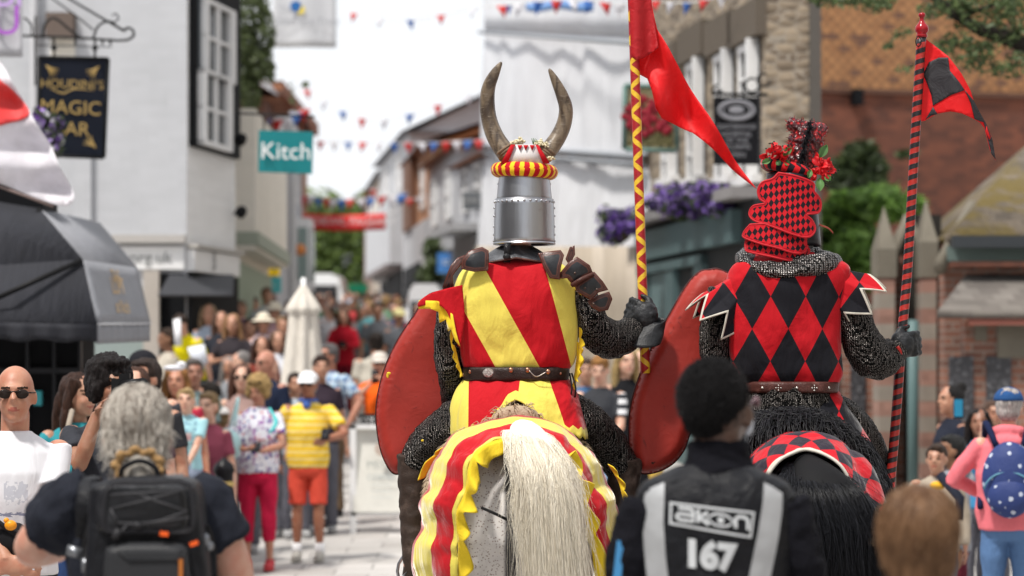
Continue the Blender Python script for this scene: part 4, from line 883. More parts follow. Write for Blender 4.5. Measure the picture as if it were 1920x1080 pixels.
def build_person(label, f, loc, rz, shirt=('tee', (.5, .5, .5)), legs=('trousers', (.1, .1, .12)), hair=('short', (.08, .05, .03)), sk=(.52, .29, .19), vox=.013, glasses=False, shoes=(.3, .3, .3), group=None, mats=None, hands=None, z0=0., folds=.006, near=False, cat='person', shirtmat=None, legmat=None):
    t = thing('person', label, cat, loc, rz, group); s = f.s; b = MB(); fa = f.fat
    for sd in (-1, 1):
        if sd not in f.arm: f.setarm(sd, (sd*.25, .03, .86), (sd*.3, -1, 0))
    # --- body: head, neck, torso, arms with hands, legs
    HC, HR, hs = f.HC, f.HR, f.hs; hp = f.hp
    b.blob(hp(0, -.012, .025), (.074*hs, .094*hs, .092*hs), HR, 18, 14); b.blob(hp(0, .022, -.03), (.060*hs, .070*hs, .085*hs), HR, 16, 12)
    b.blob(hp(0, .062, -.088), (.028*hs, .026*hs, .022*hs), HR, 10, 8); b.tube([hp(0, .088, .012), hp(0, .103, -.022)], [.009*hs, .016*hs], 8)
    for sd in (-1, 1): b.blob(hp(sd*.077, -.004, -.012), (.011*hs, .020*hs, .031*hs), HR, 8, 6); b.blob(hp(sd*.034, .066, -.03), (.02*hs, .016*hs, .02*hs), HR, 8, 6)
    b.blob(hp(0, .082, .030), (.045*hs, .014*hs, .012*hs), HR, 10, 6); b.blob(hp(0, .086, -.056), (.024*hs, .010*hs, .010*hs), HR, 8, 6)
    nk = V(0, -.02*s, 1.45*s); nr = .052 if f.fem else .060
    b.tube([V(0, -.01*s, 1.36*s), nk, hp(0, -.02, -.06)], [.075*s, nr*s, nr*.95*hs], 12)
    tz = [(.80, .15, .11), (.92, .16, .115), (1.05, .14*fa, .10*fa), (1.2, .15*fa, .108*fa), (1.32, .165, .105), (1.40, .13, .08), (1.45, .07, .06)]
    b.tube([V(0, 0, z*s) for z, *_ in tz], [(x*s, y*s) for _, x, y in tz], 20, side=(1, 0, 0))
    ar = .046*s*(.85 if f.fem else 1)*(1+.5*(fa-1))
    for sd in (-1, 1):
        S_, E_, W_ = f.arm[sd]; b.blob(S_, ar*1.25); b.tube([S_, S_.lerp(E_, .5), E_, E_.lerp(W_, .3), W_], [ar*1.1, ar*1.02, ar*.82, ar*.86, ar*.56], 12)
        hd = (hands or {}).get(sd); dd = (W_-E_).normalized(); n_ = V(-sd, .3, 0)
        hand(b, W_, hd[0] if hd else dd, hd[1] if hd else n_, s*(.93 if f.fem else 1), hd[2] if hd else 35, sd, r=.0088 if near else .0098)
    lr = (1. if not f.fem else .95)
    kn = {}
    for sd in (-1, 1):
        H_, K_, A_ = V(sd*.088*s, 0, .88*s), V(sd*.098*s, .015*s, .48*s), V(sd*.105*s, -.01*s, .07*s); kn[sd] = (H_, K_, A_)
        b.tube([H_, H_.lerp(K_, .5), K_, K_.lerp(A_, .3), K_.lerp(A_, .8), A_], [.078*s*lr, .068*s*lr, .050*s, .052*s, .034*s, .034*s], 12)
        b.blob(A_+V(0, .05*s, -.03*s), (.038*s, .11*s, .035*s))
    if f.lean:
        Lm = Matrix.Translation(V(0, 0, .9*s)) @ Matrix.Rotation(-f.lean, 4, 'X') @ Matrix.Translation(V(0, 0, -.9*s))
        lw = lambda v: (Lm @ v) if v.z > .9*s else v
    else: lw = None
    r = remesh(b, vox, 3, .5)
    if near:
        inv = HR.transposed()
        for i, v in enumerate(r.v):
            q = inv @ (Vector(v)-HC)/hs
            if abs(q.z) < .07 and q.y > .04:
                g_ = math.exp(-((abs(q.x)-.031)**2/.00022+(q.z-.008)**2/.00012)); o_ = HR @ V(0, -.010*g_*hs, 0); r.v[i] = (v[0]+o_.x, v[1]+o_.y, v[2]+o_.z)
    inv = HR.transposed()
    for fi, fc in enumerate(r.f):
        c = Vector((0, 0, 0))
        for j in fc: c += Vector(r.v[j])
        q = inv @ (c/len(fc)-HC)/hs
        if q.y > .045 and abs(q.z) < .09:
            if (abs(q.x)-.031)**2/.013**2+(q.z-.008)**2/.0065**2 < 1: r.m[fi] = 2
            elif (abs(q.x)-.033)**2/.02**2+(q.z-.030)**2/.0045**2 < 1: r.m[fi] = 2
            elif q.x**2/.023**2+(q.z+.056)**2/.0075**2 < 1: r.m[fi] = 1
    fin = lambda mb: mb.warp(lw) if lw else mb
    part('body', fin(r), [skin(sk), plain((sk[0]*.75, sk[1]*.45, sk[2]*.5), .5), plain((.035, .022, .016), .4)], t, local=True)
    # --- shirt
    kind, sc_ = shirt[:2]; m_ = MB(); long_ = kind in ('jacket', 'shirt', 'hoodie'); o = .016 if not long_ else .024
    hem = {'tee': .88, 'polo': .86, 'jacket': .82, 'shirt': .84, 'hoodie': .85, 'dress': .9, 'tank': .9}[kind]; bust = .022 if f.fem else 0
    prof = [(hem, .165+o, .118+o), (.97, .158*fa+o, .110*fa+o), (1.08, .148*fa+o, .108*fa+o), (1.2, .157*fa+o, .112*fa+o+bust), (1.30, .166+o, .108+o+bust*.6), (1.385, .158+o, .085+o), (1.44, .112+o*.7, .070+o*.4), (1.468, .078, .066), (1.478, .068, .062)]
    m_.tube([V(0, (.008 if z > 1.1 and z < 1.35 else 0)*s, z*s) for z, *_ in prof], [(x*s, y*s) for _, x, y in prof], 24, side=(1, 0, 0))
    slv = {'tee': .62, 'polo': .68, 'jacket': 1.9, 'shirt': 1.9, 'hoodie': 1.95, 'dress': .4, 'tank': .05}[kind]; ex = 1.34 if kind in ('tee', 'polo', 'dress') else 1.38
    for sd in (-1, 1):
        S_, E_, W_ = f.arm[sd]; path = [S_+V(-sd*.05*s, 0, -.01), S_]; rad = [ar*1.22, ar*1.38]
        if kind != 'tank':
            if slv <= 1: path += [S_.lerp(E_, slv*.5), S_.lerp(E_, slv)]; rad += [ar*ex*.97, ar*ex]
            else: path += [S_.lerp(E_, .6), E_, E_.lerp(W_, slv-1)]; rad += [ar*ex, ar*1.28, ar*.95]
        m_.tube(path, rad, 14)
    if kind == 'polo' or kind == 'shirt':
        m_.tube([V(.078*s*math.cos(a), .068*s*math.sin(a)-.004, (1.452+.012*math.cos(a+1.57))*s) for a in [i*.4488 for i in range(14)]], .013*s, 6, closed=True)
    if kind == 'hoodie': m_.tube([V(.10*s*math.cos(a), (.085*math.sin(a)-.02)*s, (1.455-.03*math.sin(a))*s) for a in [i*.4488 for i in range(14)]], .036*s, 8, closed=True); m_.blob(V(0, -.12*s, 1.40*s), (.11*s, .05*s, .06*s))
    if kind == 'dress': m_.tube([V(0, 0, z*s) for z in (.95, .75, .5, .32)], [(.18*s, .13*s), (.2*s, .15*s), (.24*s, .19*s), (.27*s, .22*s)], 20, side=(1, 0, 0))
    r = remesh(m_, vox*.95, 2, .5); rough_up(r, folds*1.25, 8/s, (1, 1, .55)); part('shirt' if kind != 'dress' else 'dress', fin(r), shirtmat or cloth(sc_), t, local=True)
    # --- legs
    kind, lc = legs[:2]
    if kind in ('trousers', 'shorts', 'crop'):
        m_ = MB(); m_.tube([V(0, 0, z*s) for z in (1.0, .93, .84, .78)], [(.155*fa*s, .115*fa*s), (.172*s, .125*s), (.172*s, .13*s), (.15*s, .11*s)], 20, side=(1, 0, 0)); cut = {'trousers': 2, 'shorts': 1, 'crop': 1.55}[kind]
        for sd in (-1, 1):
            H_, K_, A_ = kn[sd]; path = [H_, H_.lerp(K_, .5), K_.lerp(H_, .12)]; rad = [.092*s, .088*s, .082*s if kind == 'shorts' else .068*s]
            if cut > 1: path += [K_, K_.lerp(A_, .5*(cut-1)), K_.lerp(A_, (cut-1)*.97)]; rad += [.066*s, .062*s, .06*s]
            m_.tube(path, rad, 14)
        r = remesh(m_, vox, 2); rough_up(r, folds*1.5, 8/s, (1, 1, .7)); part('trousers' if kind != 'shorts' else 'shorts', r, legmat or cloth(lc), t, local=True)
    if shoes:
        for sd in (-1, 1):
            A_ = kn[sd][2]; m_ = MB(); m_.blob(V(A_.x, A_.y+.055*s, .043*s), (.047*s, .135*s, .042*s)); m_.blob(V(A_.x, A_.y, .07*s), (.046*s, .055*s, .045*s)); m_.blob(V(A_.x, A_.y+.055*s, .015*s), (.05*s, .14*s, .016*s)); part('shoe', fin(m_) if 0 else m_, plain(shoes, .6), t, local=True)
    # --- hair and headwear
    hk, hc = hair[:2]
    if hk not in ('bald', 'none'):
        m_ = MB(); amp, hsca = .010, 14
        if hk in ('short', 'curly', 'long', 'bun', 'pony', 'cap', 'beanie', 'sunhat', 'afro'):
            e = {'curly': .022, 'afro': .02}.get(hk, 0); m_.blob(hp(0, -.026-e*.3, .036), ((.083+e)*hs, (.096+e)*hs, (.090+e)*hs), HR, 18, 14); m_.blob(hp(0, -.045, -.02), (.076*hs, .066*hs, .07*hs), HR, 14, 10)
            if hk == 'short': m_.blob(hp(0, .018, .088), (.062*hs, .066*hs, .028*hs), HR, 12, 8)
        if hk == 'curly': amp, hsca = .016, 30; [m_.blob(hp(sd*.078, .0, -.02), (.035*hs, .05*hs, .06*hs), HR) for sd in (-1, 1)]; m_.blob(hp(0, .04, .10), (.07*hs, .05*hs, .03*hs), HR)
        if hk == 'long':
            for sd in (-1, 1): m_.tube([hp(sd*.055, .02, .085), hp(sd*.085, .0, .0), hp(sd*.095, -.01, -.12), hp(sd*.10, .01, -.26)], [.03*hs, .03*hs, .035*hs, .022*hs], 8)
            m_.tube([hp(0, -.05, 0), hp(0, -.075, -.12), hp(0, -.075, -.3)], [(.085*hs, .05*hs), (.1*hs, .045*hs), (.09*hs, .03*hs)], 12, side=(1, 0, 0))
        if hk == 'bun': m_.blob(hp(0, -.105, .10), .045*hs); m_.blob(hp(0, -.08, .075), .04*hs)
        if hk == 'pony': m_.ctube([hp(0, -.09, .05), hp(0, -.14, .0), hp(0, -.13, -.12), hp(0, -.11, -.22)], [.02*hs, .035*hs, .035*hs, .012*hs], 10, 8)
        r = remesh(m_, vox*.9, 1); rough_up(r, amp*hs, hsca, (1.5, 1.5, .5)); part('hair', fin(r), hairm(hc, isl=False), t, local=True)
    if hk in ('cap', 'beanie', 'sunhat'):
        m_ = MB(); cc = hair[2]
        m_.grid(lambda u, v: hp(.089*math.cos(u*6.2832)*math.cos(v*1.57), -.016+.108*math.sin(u*6.2832)*math.cos(v*1.57), .042+.082*math.sin(v*1.57)), 24, 8, closeu=True)
        if hk == 'cap':
            bd = hair[3] if len(hair) > 3 else 1; m_.grid(lambda u, v: hp((.085-.012*v)*math.cos(math.pi*u), bd*(.05+.045*math.sin(math.pi*u)+.085*v*math.sin(math.pi*u)), .052-.03*v-.012*abs(u-.5)*2), 14, 4)
        if hk == 'sunhat': m_.grid(lambda u, v: hp((.089+.07*v)*math.cos(u*6.2832), -.016+(.108+.06*v)*math.sin(u*6.2832), .045-.03*v), 28, 4, closeu=True)
        part('cap' if hk == 'cap' else 'hat', fin(m_), cloth(cc), t, local=True, solid=.004)
    if glasses:
        m_ = MB(); up = .085 if glasses == 'top' else .006; yy = .088 if glasses != 'top' else .062
        for sd in (-1, 1): m_.blob(hp(sd*.033, yy, up), (.027*hs, .008*hs, .019*hs), HR, 12, 8); m_.tube([hp(sd*.058, yy-.008, up+.005), hp(sd*.079, .0, up+.004)], .003*hs, 5)
        m_.tube([hp(-.03, yy+.004, up+.008), hp(.03, yy+.004, up+.008)], .004*hs, 5); part('sunglasses', fin(m_), plain((.02, .014, .012), .12), t, local=True)
    return t
def standing(label, px, py, Y, face=180, child=False, fem=False, fat=1., yaw=0, pitch=0, arms=None, lean=0, ground=None, Hmin=1.45, **k):
    """face: 180 looks at the camera, 0 away from it; the head top is at px, py at distance Y"""
    top = P(px, py, Y); g0 = gz(Y) if ground is None else ground; H = top.z-g0
    if not child: H = max(Hmin, min(H, 1.9))
    f = Fig(H, fat, child, yaw, pitch, fem=fem, lean=lean)
    for sd, a in (arms or {}).items(): f.setarm(sd, *a)
    vox = .010 if Y < 18 else (.0125 if Y < 27 else .017 if Y < 36 else .021)
    k.setdefault('vox', vox); return build_person(label, f, (top.x, Y, top.z-H), R(face), **k), f
def item(name, label, cat, mb, mat, t, **k):          # something a person holds; built in that person's local space, kept top-level
    M_ = WM[t.name]; mb.v = [tuple(M_ @ Vector(v)) for v in mb.v]; return single(name, mb, mat, label, cat, **k)
def multi(name, label, cat, specs, t):
    M_ = WM[t.name]; all_ = np.array([tuple(M_ @ Vector(v)) for _, mb, _ in specs for v in mb.v]); o = thing(name, label, cat, tuple(all_.mean(0)))
    for n_, mb, mat in specs: mb.v = [tuple(M_ @ Vector(v)) for v in mb.v]; part(n_, mb, mat, o)
    return o
PHONE = plain((.015, .015, .018), .25)
def phone(label, f, t, side, off=(0, .05, .05), tilt=-60, scr=(.03, .05, .07)):
    W = f.arm[side][2]; c = W+V(*off); rm = rotm(0, tilt); return multi('phone', label, 'phone', [('case', MB().box(c, (.075, .009, .15), rm), PHONE), ('screen', MB().box(c+rm @ V(0, -.006, 0), (.068, .002, .138), rm), plain(scr, .1))], t)
# patterned cloths
def stripes_mat(c1, c2, per, w_):
    g = G('striped_cloth'); x, y, z = g.xyz(); s_ = (z/per).fr().lt(w_); s2 = ((z/per+.22).fr().lt(w_*.35)); return g.out(g.tint(g.mix((s_+s2).mn(1), c1, c2), g.noise(7, 4), .85, 1.12), .85, bump=g.noise(9, 4, st=(1, 1, .45)), bs=.6, bd=.03)
def floral_mat(base, cols, sc=22, th=.3):
    g = G('floral_cloth'); v = g.voro(sc); cc = g.xyz(g.voro(sc, out='Color'))[0]; col = base
    c_ = g.mix(cc.gt(.5), cols[0], cols[1]); c_ = g.mix(cc.gt(.8), c_, cols[2 % len(cols)]); return g.out(g.mix(v.lt(th), base, c_), .85, bump=g.noise(9, 4), bs=.5, bd=.03)
def plaid_mat(a, b, c):
    g = G('plaid_cloth'); x, y, z = g.xyz(); p = (x/.09).fr().lt(.45); q = (z/.09).fr().lt(.45); col = g.mix((p+q)*.5, a, b); col = g.mix((x/.09).fr().gt(.9).mxx((z/.09).fr().gt(.9)), col, c); return g.out(col, .85, bump=g.noise(9, 4), bs=.5, bd=.03)
TAN, PALESK, DARKSK, BRSK = (.42, .23, .15), (.60, .37, .27), (.055, .03, .02), (.22, .11, .06)
DENIM = (.07, .12, .22)
# ---- left side, near
g = G('printed_tee'); x, y, z = g.xyz(); n_ = g.noise(30, 4, st=(1, 1, 2.6)); band = (1-((z-1.17).ab()*30).mn(1)); ar_ = n_*band*((x.ab()).lt(.10)); b2 = (1-((z-1.26).ab()*9).mn(1))*(x.ab().lt(.05))*g.noise(60, 3)
cc = g.mix((ar_.gt(.40))*.8, g.tint((.70, .70, .74), g.noise(5, 3), .92, 1.04), (.12, .14, .25)); cc = g.mix((b2.gt(.36))*.5, cc, (.3, .32, .4)); TEEM = g.out(cc, .85, bump=g.noise(7, 4, dist=.8, st=(1, 1, .5)), bs=.4, bd=.03)
t, f = standing('bald man in white t-shirt and tinted sunglasses with hands clasped', 28, 684, 11.7, face=192, yaw=-6, fat=1.0, arms={1: ((.035, .30, .94), (1, -.3, -.5)), -1: ((-.02, .31, .915), (-1, -.3, -.5))}, shirt=('tee', (.7, .7, .73)), shirtmat=TEEM, legs=('trousers', (.02, .022, .03)), hair=('bald', None), sk=(.46, .23, .15), glasses=True, near=True, vox=.0095, folds=.003, hands={1: (V(-.9, .2, -.3), V(0, -1, 0), 50), -1: (V(.9, .1, -.2), V(0, -1, .1), 60)})
S_, E_, W_ = f.arm[-1]; dn = (W_-E_).normalized(); part('watch', MB().tube([W_-dn*.055, W_-dn*.02], .034, 14).blob(W_-dn*.038+V(0, .03, .01), (.02, .01, .02)), plain((.01, .01, .012), .3), t, local=True)
it = P(20, 945, 11.4); single('camera_bag', MB().blob(P(24, 1010, 11.45), (.08, .05, .07)).tube([P(-30, 960, 11.4), P(40, 1010, 11.4)], .012, 6), plain((.012, .012, .014), .5), 'black bag hanging in front of the bald man', 'bag')
single('rubber_duck', MB().blob(P(20, 985, 11.36), (.026, .02, .022)).blob(P(12, 976, 11.36), (.012, .012, .012)), plain((.75, .28, .01), .4), 'small orange toy clipped on the black bag', 'toy')
g = G('printed_black_tee'); x, y, z = g.xyz(); n_ = g.noise(22, 4); q_ = (1-((x-.05).ab()*7).mn(1))*(1-((z-1.1).ab()*5).mn(1))*n_; BT = g.out(g.mix(q_.gt(.27), (.014, .016, .024), (.5, .5, .55)), .85, bump=g.noise(9, 4), bs=.5, bd=.03)
t, f = standing('dark haired photographer in black printed t-shirt raising a camera', 207, 672, 13.4, face=198, yaw=12, fat=1.05, arms={1: ((.10, .24, 1.50), (.3, .4, -1)), -1: ((-.07, .24, 1.52), (-.3, .4, -1))}, shirt=('tee', (.014, .016, .024)), shirtmat=BT, hair=('curly', (.016, .012, .012)), sk=(.30, .15, .09), near=True, vox=.0105, hands={1: (V(-.4, .5, .6), V(-.6, .6, 0), 60), -1: (V(.3, .3, .9), V(.2, .9, .2), 60)})
c = P(234, 727, 13.0); cm = MB().box(c, (.12, .06, .085)).box(c+V(0, 0, .052), (.05, .05, .03)); o = thing('camera', 'black camera held to the eye of the dark haired photographer', 'camera', c); part('camera_body', cm, plain((.012, .012, .013), .4), o, sharp=30); part('lens', MB().tube([c+V(.0, -.02, 0), c+V(.10, -.10, .008)], [.036, .040], 16), plain((.012, .012, .013), .3), o)
part('strap', MB().ctube([P(200, 800, 13.95), P(205, 850, 13.9), P(190, 905, 14)], .012, 8, 6), plain((.3, .27, .22), .8), t)
t, f = standing('woman in turquoise jacket with wavy brown hair behind the photographer', 148, 700, 15.4, face=195, fem=True, yaw=40, fat=1.15, arms={1: ((.16, .22, 1.0), (1, -.3, -.5)), -1: ((-.10, .24, 1.0), (-1, -.3, -.5))}, shirt=('jacket', (.03, .24, .28)), legs=('trousers', (.03, .06, .16)), hair=('long', (.05, .022, .014)), sk=TAN)
part('bag_strap', MB().tube([P(112, 835, 14.95), P(128, 800, 14.95), P(135, 770, 15.1)], .015, 6), plain((.3, .25, .2), .8), t)
t, f = standing('man in dark beanie standing behind the group on the left', 268, 657, 19, face=190, hair=('beanie', (.02, .02, .02), (.012, .012, .016)), sk=PALESK, shirt=('jacket', (.05, .05, .06)))
standing('dark haired man peering over the woman in the black group', 272, 672, 17.5, face=170, yaw=-20, hair=('short', (.04, .025, .02)), sk=TAN, shirt=('tee', (.03, .03, .035)))
standing('young woman with reddish brown hair tied back near the photographer', 255, 690, 16.6, face=170, fem=True, yaw=10, hair=('pony', (.09, .04, .025)), sk=PALESK, shirt=('tee', (.09, .05, .06)))
# ---- left side, middle distance
t, f = standing('woman with long ginger hair and white sunglasses pushed up behind the boy', 332, 686, 22.5, face=175, fem=True, hair=('long', (.36, .17, .06)), sk=(.5, .24, .15), shirt=('tee', (.42, .03, .06)), glasses=False)
part('sunglasses', MB().blob(P(326, 690, 22.2), (.09, .04, .025)).blob(P(340, 684, 22.2), (.04, .03, .03)), plain((.7, .7, .75), .2), t)
standing('grey haired man just behind the ginger woman', 362, 672, 24.5, face=195, hair=('short', (.15, .13, .12)), sk=(.36, .18, .12), shirt=('tee', (.22, .30, .30)))
standing('woman in pink top with bare shoulders right of the boy', 392, 735, 23.8, face=160, fem=True, ground=-.2, hair=('short', (.3, .2, .1)), sk=PALESK, shirt=('tee', (.22, .05, .08)))
g = G('printed_blue_tee'); x, y, z = g.xyz(); bb = (z/.055).fr().lt(.55)*(x.ab().lt(.09))*((z-.92).ab().lt(.14))*(g.noise(45, 2).gt(.5)); pk = ((x.ab().lt(.05))*((z-.9).ab().lt(.03))); BM = g.out(g.mix(pk*.6, g.mix(bb*.6, (.33, .58, .64), (.08, .16, .28)), (.6, .2, .15)), .85, bump=g.noise(9, 3), bs=.5, bd=.02)
t, f = standing('blond boy in light blue printed t-shirt with his hands together', 349, 727, 21.2, face=180, child=True, pitch=4, ground=.36, arms={1: ((.03, .24, .92), (1, -.2, -.5)), -1: ((-.03, .24, .92), (-1, -.2, -.5))}, shirt=('tee', (.33, .58, .64)), shirtmat=BM, legs=('shorts', (.3, .36, .48)), hair=('short', (.55, .38, .18)), sk=PALESK)
t.location.z = .36; 
t, f = standing('dark haired man in navy shirt sitting sideways behind the blond boy', 393, 716, 25, face=110, ground=-.1, shirt=('shirt', (.012, .018, .04)), hair=('short', (.02, .015, .012)), sk=TAN)
t, f = standing('woman with long brown hair and dark sunglasses behind the curly haired woman', 454, 684, 25.6, face=180, fem=True, hair=('long', (.10, .045, .03)), sk=PALESK, glasses=True, shirt=('tank', (.3, .2, .18)))
t, f = standing('bald man in sunglasses and navy shirt beside the cream parasol', 500, 656, 27, face=150, yaw=-15, hair=('bald', None), sk=(.45, .22, .15), glasses=True, shirt=('shirt', (.012, .018, .04)))
FM_ = floral_mat((.68, .68, .74), [(.25, .08, .3), (.06, .08, .28), (.5, .12, .15)], 26, .42)
t, f = standing('blonde curly haired woman in floral top and red trousers looking down', 484, 706, 24.2, face=176, fem=True, fat=1.15, pitch=-18, yaw=-12, arms={1: ((.06, .26, 1.1), (1, -.3, -.6)), -1: ((-.06, .27, 1.08), (-1, -.3, -.6))}, shirt=('tee', (.7, .7, .75)), shirtmat=FM_, legs=('crop', (.47, .012, .05)), hair=('curly', (.52, .34, .14)), sk=(.46, .23, .15), shoes=(.5, .05, .06), glasses='top', hands={1: (V(-.6, .7, .1), V(0, .1, 1), 45), -1: (V(.5, .7, .1), V(0, .1, 1), 45)})
phone('red phone in the hands of the woman with the floral top', f, t, -1, (.02, .08, .04), 60, (.3, .03, .08))
part('necklace_scarf', MB().ctube([P(505, 765, 23.95), P(518, 792, 23.9), P(505, 812, 23.85)], [.01, .02, .012], 8, 6), plain(srgb(90, 200, 200), .7), t)
o = single('tote_bag', MB().blob(P(425, 835, 24.0), (.13, .08, .15)).ctube([P(432, 800, 24), P(447, 745, 23.95), P(440, 800, 23.9)], .012, 10, 6), plain((.38, .58, .60), .8), 'pale turquoise shoulder bag at the side of the curly haired woman', 'bag')
SM = stripes_mat((.78, .50, .012), (.76, .66, .34), .062, .17)
t, f = standing('man in white cap, yellow striped polo and orange red shorts holding a phone', 578, 696, 24.9, face=176, fat=1.18, yaw=-4, arms={1: ((.27, .12, .93), (1, -.5, -.3)), -1: ((-.21, .30, 1.13), (-1, -.3, -.5))}, shirt=('polo', (.75, .47, .012)), shirtmat=SM, legs=('shorts', (.62, .075, .045)), hair=('cap', (.3, .28, .27), (.75, .75, .76)), sk=(.32, .14, .08), shoes=(.42, .40, .36), glasses=True)
phone('black phone in the hand of the man in the yellow polo', f, t, -1, (0, .07, .05), 50)
part('collar', MB().tube([V(.075*math.cos(a), .075*math.sin(a), 1.46+.0*a) for a in [i*.4488 for i in range(14)]], .016, 6, closed=True).blob(V(0, .095, 1.42), (.04, .02, .035)), plain((.06, .13, .42), .8), t, local=True)
for sd in (-1, 1): part('sock', MB().tube([V(sd*.105, -.01, .06), V(sd*.105, -.01, .17)], .045, 10), plain((.75, .75, .76), .8), t, local=True)
PM_ = plaid_mat((.33, .46, .58), (.07, .13, .27), (.6, .66, .7))
t, f = standing('tall grey haired man in blue plaid shirt and sunglasses behind the yellow polo', 617, 644, 29.2, face=150, yaw=-20, fat=1.15, arms={-1: ((-.3, .1, .95), (-1, -.5, 0))}, shirt=('polo', (.3, .4, .5)), shirtmat=PM_, legs=('trousers', (.12, .08, .05)), hair=('short', (.14, .13, .13)), sk=(.42, .2, .13), glasses=True, shoes=(.02, .02, .02), ground=.2)
standing('dark haired woman half hidden behind the man in the yellow polo', 602, 666, 27.4, face=190, fem=True, hair=('short', (.04, .02, .015)), sk=TAN, shirt=('tee', (.03, .02, .03)))
standing('short dark haired person glimpsed left of the white cap', 553, 698, 27.0, face=200, hair=('short', (.05, .035, .03)), sk=TAN, shirt=('tee', (.4, .45, .5)))
t, f = standing('child in white sun cap turning away beside the turquoise bag', 414, 762, 24.6, face=20, child=True, ground=.1, hair=('cap', (.3, .2, .1), (.62, .6, .58)), sk=(.3, .15, .09), shirt=('tee', (.03, .03, .035)), legs=('trousers', (.02, .02, .025)), arms={-1: ((-.2, .2, 1.0), None)}); t.location.z = .1
t, f = standing('woman in bright orange dress holding a phone up beside the red shield', 712, 660, 29.5, face=185, fem=True, arms={1: ((.10, .22, 1.42), (1, -.1, -1)), -1: ((-.03, .25, 1.42), (-1, -.1, -1))}, shirt=('dress', (.80, .12, .01)), hair=('cap', (.3, .2, .14), (.55, .5, .45)), sk=(.52, .28, .19), glasses=True, legs=('none', None), ground=.2)
phone('red phone held up by the woman in the orange dress', f, t, 1, (-.04, .05, .07), 0, (.3, .03, .04))
standing('broad man in cream shirt seen from behind', 706, 622, 33.5, face=5, fat=1.3, hair=('short', (.025, .018, .015)), sk=TAN, shirt=('tee', (.44, .41, .35)), legs=('trousers', (.2, .18, .15)), ground=.35)
t, f = standing('woman in deep red jacket looking down at her camera', 644, 578, 43, face=180, fem=True, pitch=-12, arms={1: ((.04, .26, 1.15), (1, -.3, -.6)), -1: ((-.04, .26, 1.15), (-1, -.3, -.6))}, shirt=('jacket', (.36, .008, .02)), legs=('trousers', (.16, .008, .02)), hair=('long', (.16, .08, .05)), sk=PALESK)
c = f.arm[1][2]+V(-.04, .06, .02); item('camera', 'black camera in the hands of the woman in deep red', 'camera', MB().box(c, (.13, .07, .09)).tube([c, c+V(0, .09, -.02)], .035, 12), plain((.015, .015, .017), .4), t)
standing('tall young man in grey t-shirt with dark hair', 708, 566, 42, face=185, hair=('short', (.02, .015, .015)), sk=TAN, shirt=('tee', (.16, .17, .19)))
standing('man in pale yellow cap and grey top by the white van', 748, 578, 41, face=200, hair=('cap', (.1, .08, .06), (.66, .6, .3)), sk=TAN, shirt=('tee', (.14, .15, .17)))
# ---- people on the rise at the left
t, f = standing('man in vivid yellow shirt bending over by the dark doorway', 362, 577, 31, face=160, lean=28, ground=.9, Hmin=1.6, hair=('short', (.05, .03, .02)), sk=PALESK, shirt=('polo', (.72, .62, .005)), legs=('trousers', (.02, .06, .06)))
t, f = standing('person in beige top sitting by the dark doorway', 315, 615, 30, face=120, ground=.55, hair=('short', (.05, .03, .02)), sk=BRSK, shirt=('polo', (.42, .38, .32)), Hmin=1.4)
o = single('paper_sheet', slabq([P(325, 600, 29.6), P(338, 596, 29.6), P(341, 648, 29.5), P(328, 650, 29.5)], .01), plain((.75, .75, .78), .8), 'upright white paper held near the vivid yellow shirt', 'paper'); o = single('paper_sheet', slabq([P(351, 652, 28.4), P(383, 645, 28.4), P(390, 680, 28.2), P(364, 689, 28.2)], .01), plain((.72, .74, .8), .8), 'tilted white paper sheet above the ginger woman', 'paper')
rows = [(392, 570, 33, (.32, .37, .45), 'long', (.3, .2, .12), 'woman in blue grey t-shirt with long fair hair right of the yellow shirt', 1),
 (415, 583, 32.5, (.02, .022, .03), 'long', (.12, .07, .05), 'woman in black top with brown hair leaning on the rail', 1),
 (437, 588, 31.5, (.03, .025, .03), 'long', (.36, .2, .1), 'woman in black patterned top with long golden hair', 1),
 (432, 552, 36, (.06, .03, .08), 'bald', None, 'bald man in purple shirt in the back row', 0),
 (452, 562, 37, (.3, .2, .25), 'short', (.2, .15, .1), 'man with sandy hair next to the bald man in purple', 0),
 (494, 586, 33, (.5, .4, .42), 'sunhat', (.4, .3, .2), 'woman in cream sun hat and patterned pink top', 1),
 (515, 566, 35, (.5, .32, .35), 'sunhat', (.3, .25, .2), 'second woman in cream straw hat behind the first', 1),
 (500, 538, 39, (.45, .48, .5), 'short', (.14, .06, .03), 'ginger haired boy raised on shoulders above the crowd', 0),
 (490, 630, 30, (.16, .03, .02), 'long', (.07, .03, .02), 'small dark haired woman in rust top with an orange strap', 1),
 (530, 592, 33, (.5, .62, .66), 'short', (.25, .15, .08), 'person in pale aqua top left of the parasol', 0),
 (470, 596, 34, (.02, .02, .04), 'short', (.05, .03, .02), 'man in black shirt with a white stripe in the middle rows', 0),
 (520, 620, 31, (.55, .56, .6), 'long', (.2, .12, .08), 'woman in white blouse just left of the parasol', 1),
 (475, 556, 40, (.4, .3, .3), 'short', (.1, .06, .04), 'man in faded pink shirt near the back of the rows', 0)]
for px, py, Y, c_, hk, hc, lb, fm in rows:
    standing(lb, px, py, Y, face=random.Random(px).uniform(150, 200), fem=bool(fm), hair=(hk, hc, (.62, .56, .45)) if hk == 'sunhat' else (hk, hc), shirt=('tee', c_), sk=TAN if px % 3 else PALESK, arms={1: ((.08, .25, 1.2), (1, -.3, -.6)), -1: ((-.08, .25, 1.2), (-1, -.3, -.6))} if px % 2 else None, ground=P(px, py, Y).z-1.66)
